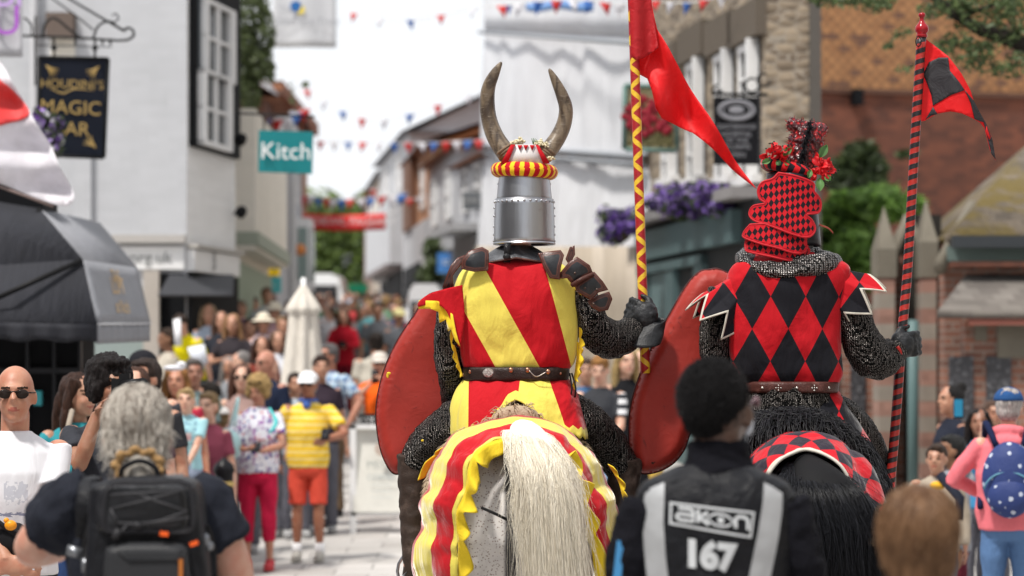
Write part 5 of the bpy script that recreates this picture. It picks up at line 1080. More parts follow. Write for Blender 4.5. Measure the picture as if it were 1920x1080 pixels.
# ---- right side
g = G('bird_print'); v = g.voro(17, st=(1, 1, 1)); x, y, z = g.xyz(g.voro(17, out='Position')); n2 = g.noise(60, 2); BIRD = g.out(g.mix(((v+n2*.25).lt(.37))*.85, (.012, .03, .14), (.5, .55, .66)), .7, bump=g.noise(14, 3), bs=.4, bd=.02)
t, f = standing('person in pink hoodie and blue cap with a patterned backpack, seen from behind', 1891, 727, 16.6, face=-14, fem=True, fat=1.2, arms={-1: ((-.2, .22, 1.08), (-1, -.3, -.5)), 1: ((.2, .22, 1.08), None)}, shirt=('hoodie', (.72, .17, .20)), legs=('trousers', (.09, .17, .33)), hair=('cap', (.55, .5, .48), (.02, .07, .20)), sk=PALESK, vox=.011)
hp = f.hp; part('cap_badge', MB().blob(hp(.0, -.112, .055), (.02, .008, .016)), plain((.6, .6, .62), .8), t, local=True)
bk = MB().blob(V(.02, -.22, 1.12), (.165, .10, .23), None, 24, 18); bp = remesh(bk, .014, 1); q_ = MB().blob(V(.02, -.285, 1.02), (.13, .06, .12)); st = MB()
for sd in (-1, 1): st.ctube([V(.02+sd*.08, -.17, 1.32), V(sd*.13, -.06, 1.455), V(sd*.15, .09, 1.36), V(sd*.17, .06, 1.1), V(sd*.16, -.12, .95)], [.02]*5, 14, 6)
multi('backpack', 'dark blue backpack with pale bird print on the pink hoodie', 'backpack', [('bag', bp, BIRD), ('front_pocket', q_, BIRD), ('strap', st, plain((.01, .015, .05), .8)), ('zip', MB().tube([V(.02+.145*math.cos(a), -.30-.01*math.sin(a), 1.05+.12*math.sin(a)) for a in [i*.3 for i in range(11)]], .006, 5), plain((.1, .25, .35), .5))], t)
t, f = standing('young woman with long black hair holding up a phone on the right', 1836, 766, 20.4, face=165, fem=True, yaw=5, arms={-1: ((-.04, .12, 1.62), (0, .6, -1)), 1: ((.2, .12, 1.1), None)}, shirt=('tee', (.05, .22, .42)), hair=('long', (.014, .01, .01)), sk=(.26, .13, .08), vox=.0115)
t, f = standing('young woman with a black hair bun looking left toward the riders', 1785, 722, 21.5, face=112, fem=True, shirt=('tee', (.015, .018, .03)), hair=('bun', (.012, .01, .01)), sk=(.42, .22, .14), vox=.012)
o = thing('phone', 'glowing blue phone held up by the black haired young woman', 'phone', P(1797, 780, 20.1)); part('case', MB().box(P(1797, 765, 20.1), (.075, .01, .15)), PHONE, o, sharp=30); part('screen', MB().box(P(1797, 765, 20.09), (.062, .004, .125)), plain((.02, .20, .35), .2), o, sharp=30); 
standing('brown haired person hidden behind the blue cap', 1862, 750, 22, face=190, hair=('short', (.12, .07, .05)), sk=TAN, shirt=('tee', (.2, .12, .1)))
t, f = standing('crouching person in grey hooded top at the right of the black horse', 1786, 815, 19.2, face=100, ground=-.25, shirt=('hoodie', (.24, .25, .28)), legs=('trousers', (.10, .012, .025)), hair=('short', (.02, .02, .02)), sk=BRSK)
t, f = standing('child in cream knitted top and dark straps low on the right', 1757, 832, 18.6, face=160, child=True, ground=-.1, shirt=('jacket', (.35, .30, .24)), hair=('short', (.05, .03, .02)), sk=TAN)
part('dark_strap', MB().tube([P(1762, 890, 18.3), P(1800, 935, 18.2), P(1796, 975, 18.2)], .035, 8), plain((.015, .018, .03), .7), t); part('yellow_cuff', MB().blob(P(1757, 912, 18.3), (.05, .04, .035)), plain((.7, .38, .01), .6), t)
# ---- between the riders
g = G('varsity'); x, y, z = g.xyz(); VM = g.out(g.mix((x.ab().gt(.17))*((z/.09).fr().lt(.5)), (.012, .014, .02), (.6, .6, .62)), .8)
t, f = standing('ginger boy in black and white varsity shirt looking at a phone between the riders', 1125, 668, 24.5, face=172, child=True, pitch=-18, ground=.12, fat=1.05, arms={1: ((.05, .26, 1.0), (1, -.2, -.6)), -1: ((-.03, .26, 1.0), (-1, -.2, -.6))}, shirt=('polo', (.012, .014, .02)), shirtmat=VM, hair=('short', (.36, .17, .05)), sk=PALESK, legs=('shorts', (.2, .3, .45))); t.location.z = .12
standing('person in blue denim shirt just left of the ginger boy', 1098, 672, 27, face=180, shirt=('shirt', (.05, .11, .22)), hair=('short', (.1, .06, .04)), sk=TAN)
standing('woman in long black dress with bare arms behind the ginger boy', 1172, 652, 26, face=200, fem=True, shirt=('dress', (.008, .008, .01)), hair=('long', (.4, .28, .12)), sk=PALESK, arms={1: ((.25, .25, 1.1), None)}, ground=.08, legs=('none', None))
t, f = standing('woman in trailing gold yellow dress at the edge of the second red shield', 1200, 655, 27.5, face=170, fem=True, shirt=('dress', (.60, .40, .08)), hair=('long', (.4, .28, .12)), sk=PALESK, ground=.1, legs=('none', None))
# ---- distant crowd: low-detail figures, each its own object
def crowd_proto(i):
    q = random.Random(i); fem = i % 2 == 0; f = Fig(1.68, 1+q.uniform(0, .25), fem=fem, yaw=q.uniform(-40, 40))
    if i % 3 == 0: f.setarm(1, (.08, .25, 1.35), (1, -.3, -.6)); f.setarm(-1, (-.08, .25, 1.35), (-1, -.3, -.6))
    t = build_person('spectator', f, (0, -40-i, -5), 0, shirt=('tee' if i % 2 else 'jacket', (.5, .5, .5)), hair=(['short', 'long', 'curly', 'short', 'pony', 'bald'][i % 6], (.1, .06, .04)), vox=.034, shoes=None); t.location = (0, 0, 0); return t
protos = [crowd_proto(i) for i in range(6)]
CN = [('white', (.62, .62, .64), 6), ('pale blue', (.32, .42, .55), 3), ('navy', (.03, .045, .10), 3), ('red', (.45, .04, .05), 2), ('pink', (.55, .27, .30), 2), ('grey', (.22, .23, .25), 3), ('black', (.03, .03, .035), 2), ('green', (.12, .22, .14), 1), ('purple', (.14, .07, .2), 1), ('yellow', (.6, .48, .12), 1), ('teal', (.1, .3, .33), 1)]
bag = [c for c in CN for _ in range(c[2])]; HB = [(.04, .025, .02), (.12, .07, .04), (.35, .22, .1), (.3, .28, .27)]; SKB = [PALESK, TAN, (.46, .24, .16)]
cr = random.Random(21); spots = []
Y = 37.
while Y < 118 and len(spots) < 225:
    x = -1.05-.075*Y+.3
    xr = (3.-.07*Y)-.4 if Y > 50 else 2.2
    while x < xr:
        if not (Y < 44 and x > -2.6 and (x-P(700, 0, Y).x) > -.8 and Y < 41) and cr.random() < (.80 if Y > 46 or x < P(560, 0, Y).x else .35) and not (P(755, 0, Y).x < x < P(840, 0, Y).x and 48 < Y < 56): spots.append((x+cr.uniform(-.15, .15), Y+cr.uniform(-.5, .5)))
        x += cr.uniform(.5, .72)
    Y += 1.5+Y*.035
for _ in range(46):
    Y = cr.uniform(29.5, 37); px = cr.uniform(425, 560); x = (px-CX)/F*Y
    if all((x-a)**2+(Y-b)**2 > .28 for a, b in spots): spots.append((x, Y))
first = [True]*6
for k_, (x, Y) in enumerate(spots):
    i = cr.randrange(6); o = protos[i] if first[i] else copy_tree(protos[i]); first[i] = False
    cn, cc, _ = cr.choice(bag); jit = cr.uniform(.85, 1.15); o.location = (x, Y, gz(Y)-.02); o.rotation_euler.z = R(180+cr.uniform(-45, 45)); sc_ = cr.uniform(.92, 1.06); o.scale = (sc_,)*3
    px = CX+F*x/Y; zone = 'by the left buildings' if px < 560 else ('in the middle of the street' if px < 680 else 'on the right of the street'); far = 'in the nearer rows' if Y < 55 else ('halfway up' if Y < 80 else 'far up the street')
    o['label'] = f'spectator in a {cn} top {zone}, {far}'; o['group'] = 'packed crowd filling the street'
    for ch in o.children:
        kd = ch.name.split('.')[0]
        mt = {'shirt': cloth(cc), 'body': skin(SKB[k_ % 3]), 'hair': hairm(HB[cr.randrange(4)], isl=False)}.get(kd)
        if mt: ch.material_slots[0].link = 'OBJECT'; ch.material_slots[0].material = mt
print('crowd', len(spots))
# ---------------------------------------------------------------- the two mounted knights
YK = 12.; K = lambda px, py, dy=0.: P(px, py, YK+dy); kpx = F/YK
RED, YEL, BLK = (.46, .006, .013), (.74, .63, .11), (.008, .008, .012)
def mail_mat(dark=1.):
    g = G('chain_mail'); v = g.voro(135, rand=.3, st=(1, 1, 1.25)); r = ((v-.30).ab()).sm(.0, .13); n = g.noise(9, 3)
    c = g.mix(r, tuple(x*dark for x in (.36, .33, .31)), (.005, .005, .005)); return g.out(g.tint(c, n, .5, 1.4), r*.45+.25, .8, bump=v*-1, bs=1., bd=.008, Specular_IOR_Level=.2)
MAIL = mail_mat(); STEEL = G('brushed_steel'); n_ = STEEL.noise(7, 5, st=(1, 1, .2)); n2 = STEEL.noise(90, 3, st=(1, 1, .06)); n3 = STEEL.noise(13, 6).sm(.6, .7)
c_ = STEEL.mix(n3*.5, STEEL.tint((.42, .43, .455), n_, .75, 1.15), (.26, .22, .23)); STEEL = STEEL.out(c_, n_*.16+n2*.12+.22, 1., bump=n2*.35+n_*.5+STEEL.noise(20, 2)*.4, bs=.16, bd=.01)
DLEA, BLEA, GLOVE = leather((.013, .0125, .014), .36), leather((.062, .020, .014), .5), leather((.010, .011, .013), .42)
def twill(g, c): n = g.noise(6, 4); h = g.noise(7, 4, dist=.9, st=(1, 1, .5))+g.noise(2.6, 2, dist=2.2, st=(1, 1, .7))*1.6; return g.out(g.tint(g.tint(c, n, .84, 1.1), g.noise(180, 2), .93, 1.07), .8, bump=h+g.noise(350, 1)*.03, bs=.5, bd=.035, Specular_IOR_Level=.18, Sheen_Weight=.22, Sheen_Roughness=.35)
def trunk(tab, nu=90, nv=60, pw=.85, fold=.006, seed=0., rows=None):
    ys = [r[0] for r in tab]
    def fn(u, v):
        py = ys[0]+(ys[-1]-ys[0])*v; xl, xr, ry = (spl(ys, [r[i] for r in tab], py) for i in (1, 2, 3)); dy = spl(ys, [r[4] if len(r) > 4 else 0 for r in tab], py)
        a = 2*math.pi*u-math.pi/2+math.pi; c, s_ = math.cos(a), math.sin(a); c = math.copysign(abs(c)**pw, c); s_ = math.copysign(abs(s_)**pw, s_)
        px = (xl+xr)/2+(xr-xl)/2*c; p = K(px, py); h = noise.fractal(Vector((px*.012, py*.008, seed)), 1, 2, 3)*fold*1.6; fl = math.exp(-((py-ys[-1])/28)**2)*.006*math.sin(px*.16+seed)
        p.y = YK+dy+(ry+h+fl)*s_; return (p, (px/100, py/100))
    return MB().grid(fn, nu, nv, closeu=True)
def patch(outl, yfn, mat, name, par, step=.012, th=.005, sm_=True, n=60):
    o2 = [(K(a, b).x, K(a, b).z) for a, b in outl]
    if sm_: o2 = smoothpoly(o2, n)
    v, f_, d_, N = fill2d(o2, step); mb = MB(); uv = [((CX+x*kpx)/100, dd*10) for (x, z), dd in zip(v, d_)]
    mb.add([V(x, yfn(x, z, dd), z) for (x, z), dd in zip(v, d_)], f_, uv); return part(name, mb, mat, par, solid=th)
def dags(path, width, tooth, inward, mat, name, par, amp=.5, n=None, wob=.006, th=.004):
    """scalloped, cut cloth edging along a 3-D path; inward is the direction it hangs in (vector or function of t)"""
    seed_ = path[0][0]*7+tooth*50; pts = [Vector(c) for c in curve([tuple(p) for p in path], 120)]; L = sum((pts[i+1]-pts[i]).length for i in range(119)); nt_ = max(2, int(L/tooth))
    def fn(u, v):
        i = min(int(u*119), 118); p = pts[i].lerp(pts[i+1], u*119-i); uu = u*nt_+.35*noise.noise(Vector((u*nt_*.7, seed_, 0)))*2; ph = uu % 1.; pk = .35+.3*noise.noise(Vector((int(uu)*3.7, seed_, 5))); tri = ph/pk if ph < pk else (1-ph)/(1-pk); sc_ = (1-amp*(1-max(0, tri)**.75))*(.85+.5*noise.noise(Vector((int(uu)*1.9, seed_, 1)))); w_ = Vector(inward(u) if callable(inward) else inward)
        return p+w_*width*v*sc_+V(0, -wob*math.sin(u*nt_*6.28+1)*v, 0)
    return part(name, MB().grid(fn, nt_*12, 5), mat, par, solid=th)
YELM = G('yellow_cloth'); YELM = twill(YELM, (.80, .58, .03)); REDM = G('red_cloth'); REDM = twill(REDM, RED)
# --- generic heavy horse, rump towards the camera
def horse(label, cx, yr, top, coat, sc=1., hoof=(.03, .025, .02)):
    """cx rump centre x, yr the rearmost y, top the croup height"""
    t = thing('horse', label, 'horse', (cx, yr+.9, 0)); b = MB(); O = lambda x, y, z: V(cx+x*sc, yr+y, z/1.56*top)
    b.tube([O(0, y, z) for y, z, *_ in ((.02, 1.3), (.08, 1.27), (.2, 1.21), (.42, 1.17), (.7, 1.17), (1.0, 1.13), (1.3, 1.12), (1.6, 1.16), (1.82, 1.2))], [(a*sc, c) for a, c in ((.07, .1), (.2, .22), (.29, .33), (.325, .385), (.315, .375), (.31, .36), (.30, .36), (.25, .32), (.14, .2))], 28, side=(1, 0, 0))
    for sd in (-1, 1):
        b.blob(O(sd*.165, .20, 1.20), (.165*sc, .20, .29)); b.tube([O(sd*.19, .3, 1.25), O(sd*.185, .24, .98), O(sd*.175, .30, .76), O(sd*.165, .16, .54), O(sd*.165, .20, .36), O(sd*.165, .23, .14), O(sd*.165, .27, .05)], [(.17, .24), (.15, .2), (.10, .14), (.055, .075), (.042, .045), (.05, .05), (.065, .07)], 14, side=(1, 0, 0))
        b.tube([O(sd*.17, 1.55, 1.1), O(sd*.165, 1.52, .82), O(sd*.16, 1.5, .52), O(sd*.16, 1.5, .3), O(sd*.16, 1.5, .13), O(sd*.16, 1.54, .05)], [.13, .09, .062, .045, .05, .066], 12)
    b.tube([O(0, 1.45, 1.3), O(0, 1.8, 1.55), O(0, 2.1, 1.78), O(0, 2.3, 1.92)], [(.13, .24), (.11, .2), (.09, .15), (.08, .12)], 16, side=(1, 0, 0))
    b.tube([O(0, 2.22, 1.95), O(0, 2.42, 1.84), O(0, 2.6, 1.62), O(0, 2.72, 1.45), O(0, 2.75, 1.38)], [(.09, .11), (.10, .13), (.075, .09), (.058, .065), (.05, .05)], 14, side=(1, 0, 0))
    for sd in (-1, 1): b.tube([O(sd*.06, 2.25, 2.02), O(sd*.07, 2.26, 2.1), O(sd*.065, 2.27, 2.15)], [.03, .025, .006], 8)
    r = remesh(b, .017, 5, .5); tr = bvh(r); part('body', r, coat, t)
    for sd in (-1, 1):
        for y in (.27, 1.54): part('hoof', MB().lathe(O(sd*(.165 if y < 1 else .16), y, 0), [(.0, 0), (.085, 0), (.07, .08), (.05, .1)], 16), plain(hoof, .5), t)
    m_ = MB()
    for i in range(260):
        q = i/260; a = O(0, 1.6+.62*q, 1.62+.38*q); x = rnd.uniform(-1, 1); strand(m_, [a, a+V(.10*x, -.02, .03), a+V(.17*x, -.03, -.1), a+V(.18*x, 0, -.25)], .006)
    part('mane', m_, hairm(coat_hair[label.split()[0]]), t)
    return t, O, tr
coat_hair = {'dappled': (.60, .55, .44), 'black': (.02, .02, .024)}
def tail(t, ctr, mat, n, seed, core, wave=.02, rr=.0016, name='tail'):
    """ctr: list of (point, half width x, half depth) from dock to tip"""
    q = random.Random(seed); k = len(ctr); cm = MB(); cm.ctube([c[0] for c in ctr], [(c[1]*.78, c[2]*.7) for c in ctr], 26, 18, side=(1, 0, 0)); part('tail_core', cm, core, t)
    m_ = MB()
    for i in range(n):
        a = q.uniform(0, 6.283); rad = q.random()**.35; t0 = q.random()**2*.5; t1 = min(1, t0+q.uniform(.35, .9)); pts = []; ph = q.uniform(0, 6.28); am = q.gauss(0, wave); stray = q.gauss(0, .05) if q.random() < .25 else 0; n_ = 11
        for j in range(n_):
            s_ = j/(n_-1); tt = (t0+(t1-t0)*s_)*(k-1); xs = range(k); c = Vector([spl(xs, [z[0][m] for z in ctr], tt) for m in range(3)]); hw, hd = spl(xs, [z[1] for z in ctr], tt), spl(xs, [z[2] for z in ctr], tt)
            cl_ = noise.noise(Vector((a*2.4, tt*.9, seed)))*.75
            pts.append(c+V(math.cos(a)*hw*(rad+cl_*.4)+am*math.sin(s_*5+ph)*s_+stray*s_*s_, math.sin(a)*hd*(rad+.1)+am*.4*math.cos(s_*4+ph)*s_, 0))
        strand(m_, pts, rr*q.uniform(.7, 1.4))
    part(name, m_, mat, t)
# ================================================================= knight 1 (red and yellow)
g = G('grey_horse_coat'); v = g.voro(95); n_ = g.noise(5, 4); sp = (v.lt(.30))*(g.noise(30, 2).gt(.42)); c_ = g.mix(n_.sm(.35, .7), (.64, .61, .58), (.46, .44, .44)); x, y, z = g.xyz(); cz = ((x+.012).ab()+(g.noise(7, 2)-.5)*.012).sm(.020, .040); c_ = g.mix(sp*.75, c_, (.16, .10, .08)); c_ = g.mix((1-cz)*y.lt(-.72)*z.lt(1.46), c_, (.016, .014, .016)); COAT1 = g.out(c_, .75, bump=g.noise(140, 3, st=(1, 1, .4)), bs=.25, bd=.006, Sheen_Weight=.2)  # cleft shadow painted into the coat along with the dark skin there
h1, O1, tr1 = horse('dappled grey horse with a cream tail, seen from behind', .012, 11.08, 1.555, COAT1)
# caparison: striped cloth draped over the croup, opening at the back
C0 = [(862, 1180, 11.3), (860, 1090, 11.18), (861, 1020, 11.10), (857, 965, 11.06), (874, 922, 11.04), (882, 870, 11.03), (905, 838, 11.05), (962, 822, 11.10), (1035, 836, 11.05), (1066, 868, 11.03), (1082, 912, 11.04), (1094, 955, 11.06), (1108, 1010, 11.10), (1118, 1090, 11.18), (1122, 1180, 11.3)]
C1 = [(776, 1180, 11.62), (781, 1090, 11.56), (787, 1010, 11.52), (795, 950, 11.5), (804, 900, 11.47), (823, 850, 11.43), (862, 810, 11.4), (962, 781, 11.38), (1052, 800, 11.4), (1098, 838, 11.43), (1130, 885, 11.47), (1150, 935, 11.5), (1163, 990, 11.52), (1170, 1080, 11.56), (1172, 1180, 11.62)]
C2 = [(798, 1180), (800, 1090), (806, 1010), (815, 950), (822, 905), (840, 865), (875, 830), (965, 806), (1045, 815), (1085, 850), (1112, 890), (1130, 935), (1142, 990), (1146, 1080), (1148, 1180)]
def cap_fn(C0, C1, C2, Y2, sag=.019, fq=9):
    k = len(C0); xs = list(range(k)); vs_ = [0, .33, .66, 1.]
    def fn(u, v):
        t = u*(k-1); c = []
        for C in (C0, C1): c.append([spl(xs, [q[j] for q in C], t) for j in range(3)])
        c2 = [spl(xs, [q[j] for q in C2], t) for j in range(2)]; a, b = c
        m_ = [a[0]+(b[0]-a[0])*.66, a[1]+(b[1]-a[1])*.66, a[2]+.11]
        P4 = [P(*a), P(*m_), P(*b), P(c2[0], c2[1], Y2)]; p = Vector([spl(vs_, [q[j] for q in P4], v) for j in range(3)])
        ctr = V(p.x*0+P4[0].x*.0+.0, 0, 0); w_ = abs(u-.5)*2; h = sag*(math.sin(u*fq*6.28+v*2)*w_**1.5+noise.noise(Vector((u*16, v*2.5, 1.)))*1.6*(.3+w_)+noise.noise(Vector((u*40, v*6, 3.)))*.5)
        d_ = (p-V((P4[0].x+P4[2].x)/2*0+CXC[0], 11.7, 1.1)); d_.y *= .3; return (p+d_.normalized()*h, (u*4, v))
    return fn
CXC = [.012]
g = G('striped_caparison'); u_, v_, _ = g.xyz(kind='UV'); w_ = v_+(g.noise(3, 2)-.5)*.03; red = (w_.gt(.06)*w_.lt(.31)+w_.gt(.56)*w_.lt(.84)).mn(1); CAPM = twill(g, g.mix(red, YEL, RED)); CAPM.node_tree.nodes['Principled BSDF'].inputs['Sheen Weight'].default_value = .6
def outward(mb, tr, off):
    for i, v in enumerate(mb.v):
        v = Vector(v); co, n, *_ = tr.find_nearest(v)
        if co is not None and (v-co).dot(n) < off and (v-co).length < .25: mb.v[i] = tuple(co+n*off)
    return mb
fn1 = cap_fn(C0, C1, C2, 12.05); cp1 = part('caparison', outward(MB().grid(fn1, 150, 40), tr1, .016), CAPM, h1, solid=.006)
P0 = [P(*c) for c in C0]
def inw(u):
    i = min(max(u*14, 0), 14); a = P(*[spl(range(15), [c[j] for c in C0], i) for j in range(3)]); c_ = P(975, max(960, (692+(EYE-a.z)*F/11.1)), 11.1); d_ = (c_-a); d_.y = -.02; k_ = -1 if u > .62 else 1; return (d_.normalized()*k_+V(0, 0, -.35)).normalized()
dg = dags([p+V(0, -.024, 0) for p in P0], .078, .15, inw, YELM, 'dagged_edging', cp1, amp=.72, wob=.02)
part('binding', MB().tube([Vector(c)+V(0, -.016, 0) for c in curve([tuple(p) for p in P0], 80)], .005, 6), YELM, cp1)
# tail
TL1 = [(P(972, 806, 11.16), .035, .05), (P(985, 812, 11.02), .085, .07), (P(1008, 858, 10.93), .115, .08), (P(1022, 905, 10.88), .118, .08), (P(1030, 975, 10.87), .112, .08), (P(1040, 1080, 10.88), .118, .08), (P(1046, 1190, 10.9), .10, .07), (P(1050, 1300, 10.95), .03, .03)]
TM1 = hairm((.93, .88, .77), (.76, .69, .56), .55); tail(h1, TL1, TM1, 7500, 5, plain((.84, .80, .70), .8, bump=.6), .024, .0010)
part('tail_strap', MB().ctube([P(903, 952, 10.97), P(930, 964, 10.93), P(965, 982, 10.97)], .006, 8, 6), plain((.008, .008, .008), .6), h1)
part('cleft_shade_hair', MB().ctube([P(962, 862, 11.02), P(960, 950, 10.99), P(962, 1060, 11.0)], [(.016, .01), (.028, .012), (.03, .012)], 10, 8, side=(1, 0, 0)), plain((.02, .018, .02), .8), h1) if 0 else None
# sheepskin saddle
sk_ = thing('saddle', 'cream sheepskin saddle under the red and yellow rider', 'saddle', K(965, 800)); m_ = MB(); m_.tube([V(.012+.34*math.cos(a), YK+.02, 1.22+.33*math.sin(a)) for a in [R(x) for x in range(-12, 193, 12)]], [(.30, .035)]*18, 14, side=(0, 1, 0)); m_.blob(K(968, 780, -.235), (.11, .04, .05)); r = remesh(m_, .02, 2); FUR1 = hairm((.55, .43, .30), (.30, .22, .14)); part('seat', r, plain((.40, .31, .22), .9, bump=.8), sk_)
m_ = MB(); q_ = random.Random(4)
for i in range(5200):
    j = q_.randrange(len(r.v)); p, n_ = Vector(r.v[j]), Vector(r.n[j])
    if p.y > YK+.15: continue
    L = q_.uniform(.015, .05); d_ = (n_+V(q_.gauss(0, .4), q_.gauss(0, .4)-.3, -.5)).normalized(); strand(m_, [p, p+d_*L*.6, p+d_*L+V(0, 0, -L*.4)], .0022)
part('fleece', m_, FUR1, sk_)
for p3 in ([K(838, 836, -.35), K(815, 860, -.35), K(797, 895, -.32)], [K(1140, 870, -.3), K(1160, 905, -.3), K(1170, 945, -.3)]): dags(p3, .06, .06, (-.75 if p3[0].x < 0 else .6, -.3, -.3), YELM, 'yellow_tie', sk_, amp=.5)
# --- rider 1
r1 = thing('person', 'knight in horned steel great helm and red and yellow striped surcoat, seen from behind', 'person', K(968, 790))
A1R = [K(1078, 535), K(1100, 575, -.02), K(1112, 612, .0), K(1140, 636, .06), K(1172, 630, .13), K(1200, 615, .18)]
A1L = [K(862, 545), K(845, 600, .0), K(840, 660, .0), K(848, 712, .04), K(850, 760, .18)]
L1 = [[K(900, 775, .02), K(845, 800, .06), K(800, 838, .16), K(778, 872, .20)], [K(1035, 775, .02), K(1090, 790, .06), K(1140, 835, .16), K(1170, 880, .20)]]
def rider_body(t, Arms, Legs, cx, ysh, hands_, feet):
    b = MB(); b.tube([K(cx, y) for y in (790, 720, 640, 560, 510, 485, 470)], [(.17, .12), (.16, .11), (.17, .12), (.19, .13), (.18, .1), (.1, .08), (.055, .055)], 18, side=(1, 0, 0)); b.tube([K(cx, 480), K(cx+8, 440)], .055, 12); b.blob(K(cx+10, 410), (.075, .095, .11)); b.blob(K(cx+10, 418, .09), (.015, .03, .02))
    for A in Arms: b.tube([A[0]]+A, [.04]+[.045]*len(A), 10)
    for L_, ft in zip(Legs, feet): b.tube([K(cx, 775)]+L_+ft, [.09]+[.07]*len(L_)+[.05]*(len(ft)-1)+[.035], 10)
    part('body', remesh(b, .014, 2), skin(PALESK), t)
ft1 = [[K(775, 960, .18), K(776, 1060, .14), K(776, 1085, .30)], [K(1172, 960, .18), K(1174, 1060, .14), K(1176, 1085, .3)]]
rider_body(r1, [A1R, A1L], L1, 968, 0, None, ft1)
m_ = MB(); m_.ctube(A1R, [.062, .068, .082, .088, .078, .062], 18, 18); ml = MB().ctube(A1L, [.075, .068, .066, .06, .05], 14, 16)
def mailpart(mb, t, amp=.009, nm='mail_sleeve', sc=22, m=None): r = remesh(mb, .011, 1); rough_up(r, amp, sc, (1, 1, .6)); return part(nm, r, m or MAIL, t)
mailpart(m_, r1); mailpart(ml, r1)
for L_ in L1: mailpart(MB().ctube(L_, [.115, .10, .085, .078], 14, 18), r1, nm='mail_legging')
mailpart(MB().tube([K(968, y) for y in (700, 740, 790)], [(.19, .14), (.2, .15), (.22, .17)], 24, side=(1, 0, 0)), r1, nm='mail_skirt')
for sd, ft, L_ in ((-1, ft1[0], L1[0]), (1, ft1[1], L1[1])):
    b = MB(); top = L_[-1]; b.ctube([top+V(.0, 0, .05), top, ft[0], ft[1], ft[1]+V(0, .02, -.06)], [.084, .080, .062, .050, .05], 14, 16); b.ctube([ft[1]+V(0, -.03, -.045), ft[1]+V(0, .08, -.06), ft[1]+V(0, .24, -.075)], [.045, .048, .03], 8, 12); r = remesh(b, .011, 2); rough_up(r, .006, 16, (1, 1, 1.4)); part('boot', r, leather((.030, .018, .013), .6), r1)
    part('spur', MB().tube([ft[1]+V(-.03, -.05, -.03), ft[1]+V(-.05*1, -.12, -.05)], .006, 6), STEEL, r1); part('stirrup', MB().tube([ft[1]+V(.075*math.cos(a), .06, -.03+.085*math.sin(a)) for a in [i*.3927 for i in range(16)]], .007, 6, closed=True), STEEL, sk_)
S1T = [(484, 915, 1020, .08), (492, 885, 1048, .115), (505, 868, 1066, .145), (525, 856, 1078, .16), (550, 850, 1084, .168), (600, 851, 1086, .168), (650, 860, 1083, .16), (680, 866, 1077, .155), (694, 872, 1066, .14), (700, 878, 1060, .13)]
g = G('striped_surcoat'); u_, v_, _ = g.xyz(kind='UV'); w1 = u_-v_*.557; w_ = w1+(g.noise(2, 2)-.5)*.02   # bands slant down to the right
red = (w_.lt(8.52-5.5*.557)+w_.gt(9.34-5.5*.557)*((u_-v_*.27).lt(10.36-5.6*.27))).mn(1); SUR1 = twill(g, g.mix(red, YEL, RED))
mb = trunk(S1T, 110, 70, fold=.013, seed=2.); tr_s1 = bvh(mb); sc1 = part('surcoat', mb, SUR1, r1)
# skirt with dagged hem, parted at the back
SK1 = [(708, 872, 1064, .14), (730, 856, 1078, .18), (760, 846, 1090, .22), (800, 845, 1102, .26), (830, 850, 1108, .28)]
def skirt(SK, hemfn, uvd=True, seed=1., dyc=0.):
    ys = [r[0] for r in SK]
    def fn(u, v):
        a = 2*math.pi*u+math.pi/2; c, s_ = math.cos(a), math.sin(a); hem = hemfn(u); py = ys[0]+(hem-ys[0])*v; xl, xr, ry = (spl(ys, [r[i] for r in SK], py) for i in (1, 2, 3))
        c = math.copysign(abs(c)**.85, c); px = (xl+xr)/2+(xr-xl)/2*c*(1+.02*v*math.sin(u*50)); p = K(px, py); p.y = YK+dyc+ry*s_+.012*v*math.sin(u*44+seed); return (p, (px/100, (hem-py)/100))
    return MB().grid(fn, 220, 18, closeu=True)
def hem1(u):
    x = (u-.5)*2                                        # x=0 at the middle of the back
    base = 800+16*min(1, abs(x)*3); v = 58*max(0, 1-abs(x)/.13)**1.0; tooth = 7*abs(((u*34) % 1)-.5)*2
    return base-v+tooth-(20 if abs(x) > .45 else 0)
g = G('striped_skirt'); u_, v_, _ = g.xyz(kind='UV'); red = ((u_.gt(8.80)*(u_-v_*.12).lt(9.70))+(u_+v_*.33).gt(10.62)).mn(1); rim = v_.lt(.17); SKM1 = twill(g, g.mix(rim, g.mix(red, YEL, RED), YEL)); part('surcoat_skirt', skirt(SK1, hem1), SKM1, r1, solid=.005)
# torn dagged side edges
dags([K(1072, 520, -.06), K(1082, 560, -.06), K(1086, 620, -.05), K(1084, 670, -.05), K(1076, 712, -.05)], .045, .055, (.6, -.5, -.35), YELM, 'dagged_edging', sc1, amp=.5)
dags([K(1082, 640, -.04), K(1080, 680, -.04), K(1072, 730, -.03)], .05, .05, (.7, -.2, -.5), YELM, 'dagged_edging', sc1, amp=.6)
dags([K(858, 590, -.07), K(852, 630, -.06), K(858, 670, -.05), K(868, 705, -.05)], .035, .055, (-.6, -.4, -.35), YELM, 'dagged_edging', sc1, amp=.55)
patch([(868, 536), (838, 543), (808, 552), (788, 566), (786, 576), (800, 573), (818, 571), (834, 580), (845, 598), (854, 625), (862, 650), (872, 600)], lambda x, z, d_: YK-.10-.05*math.cos((x-K(830, 0).x)*7)+.05*max(0, (K(850, 0).x-x)*4), REDM, 'sleeve_cap', r1)
patch([(787, 564), (805, 565), (822, 566), (838, 575), (850, 592), (856, 622), (864, 650), (855, 640), (848, 618), (842, 622), (838, 600), (826, 606), (824, 586), (808, 580), (786, 580)], lambda x, z, d_: YK-.15+.02*math.sin(x*60)+.05*max(0, (K(850, 0).x-x)*4), YELM, 'dagged_edging', r1, sm_=False)
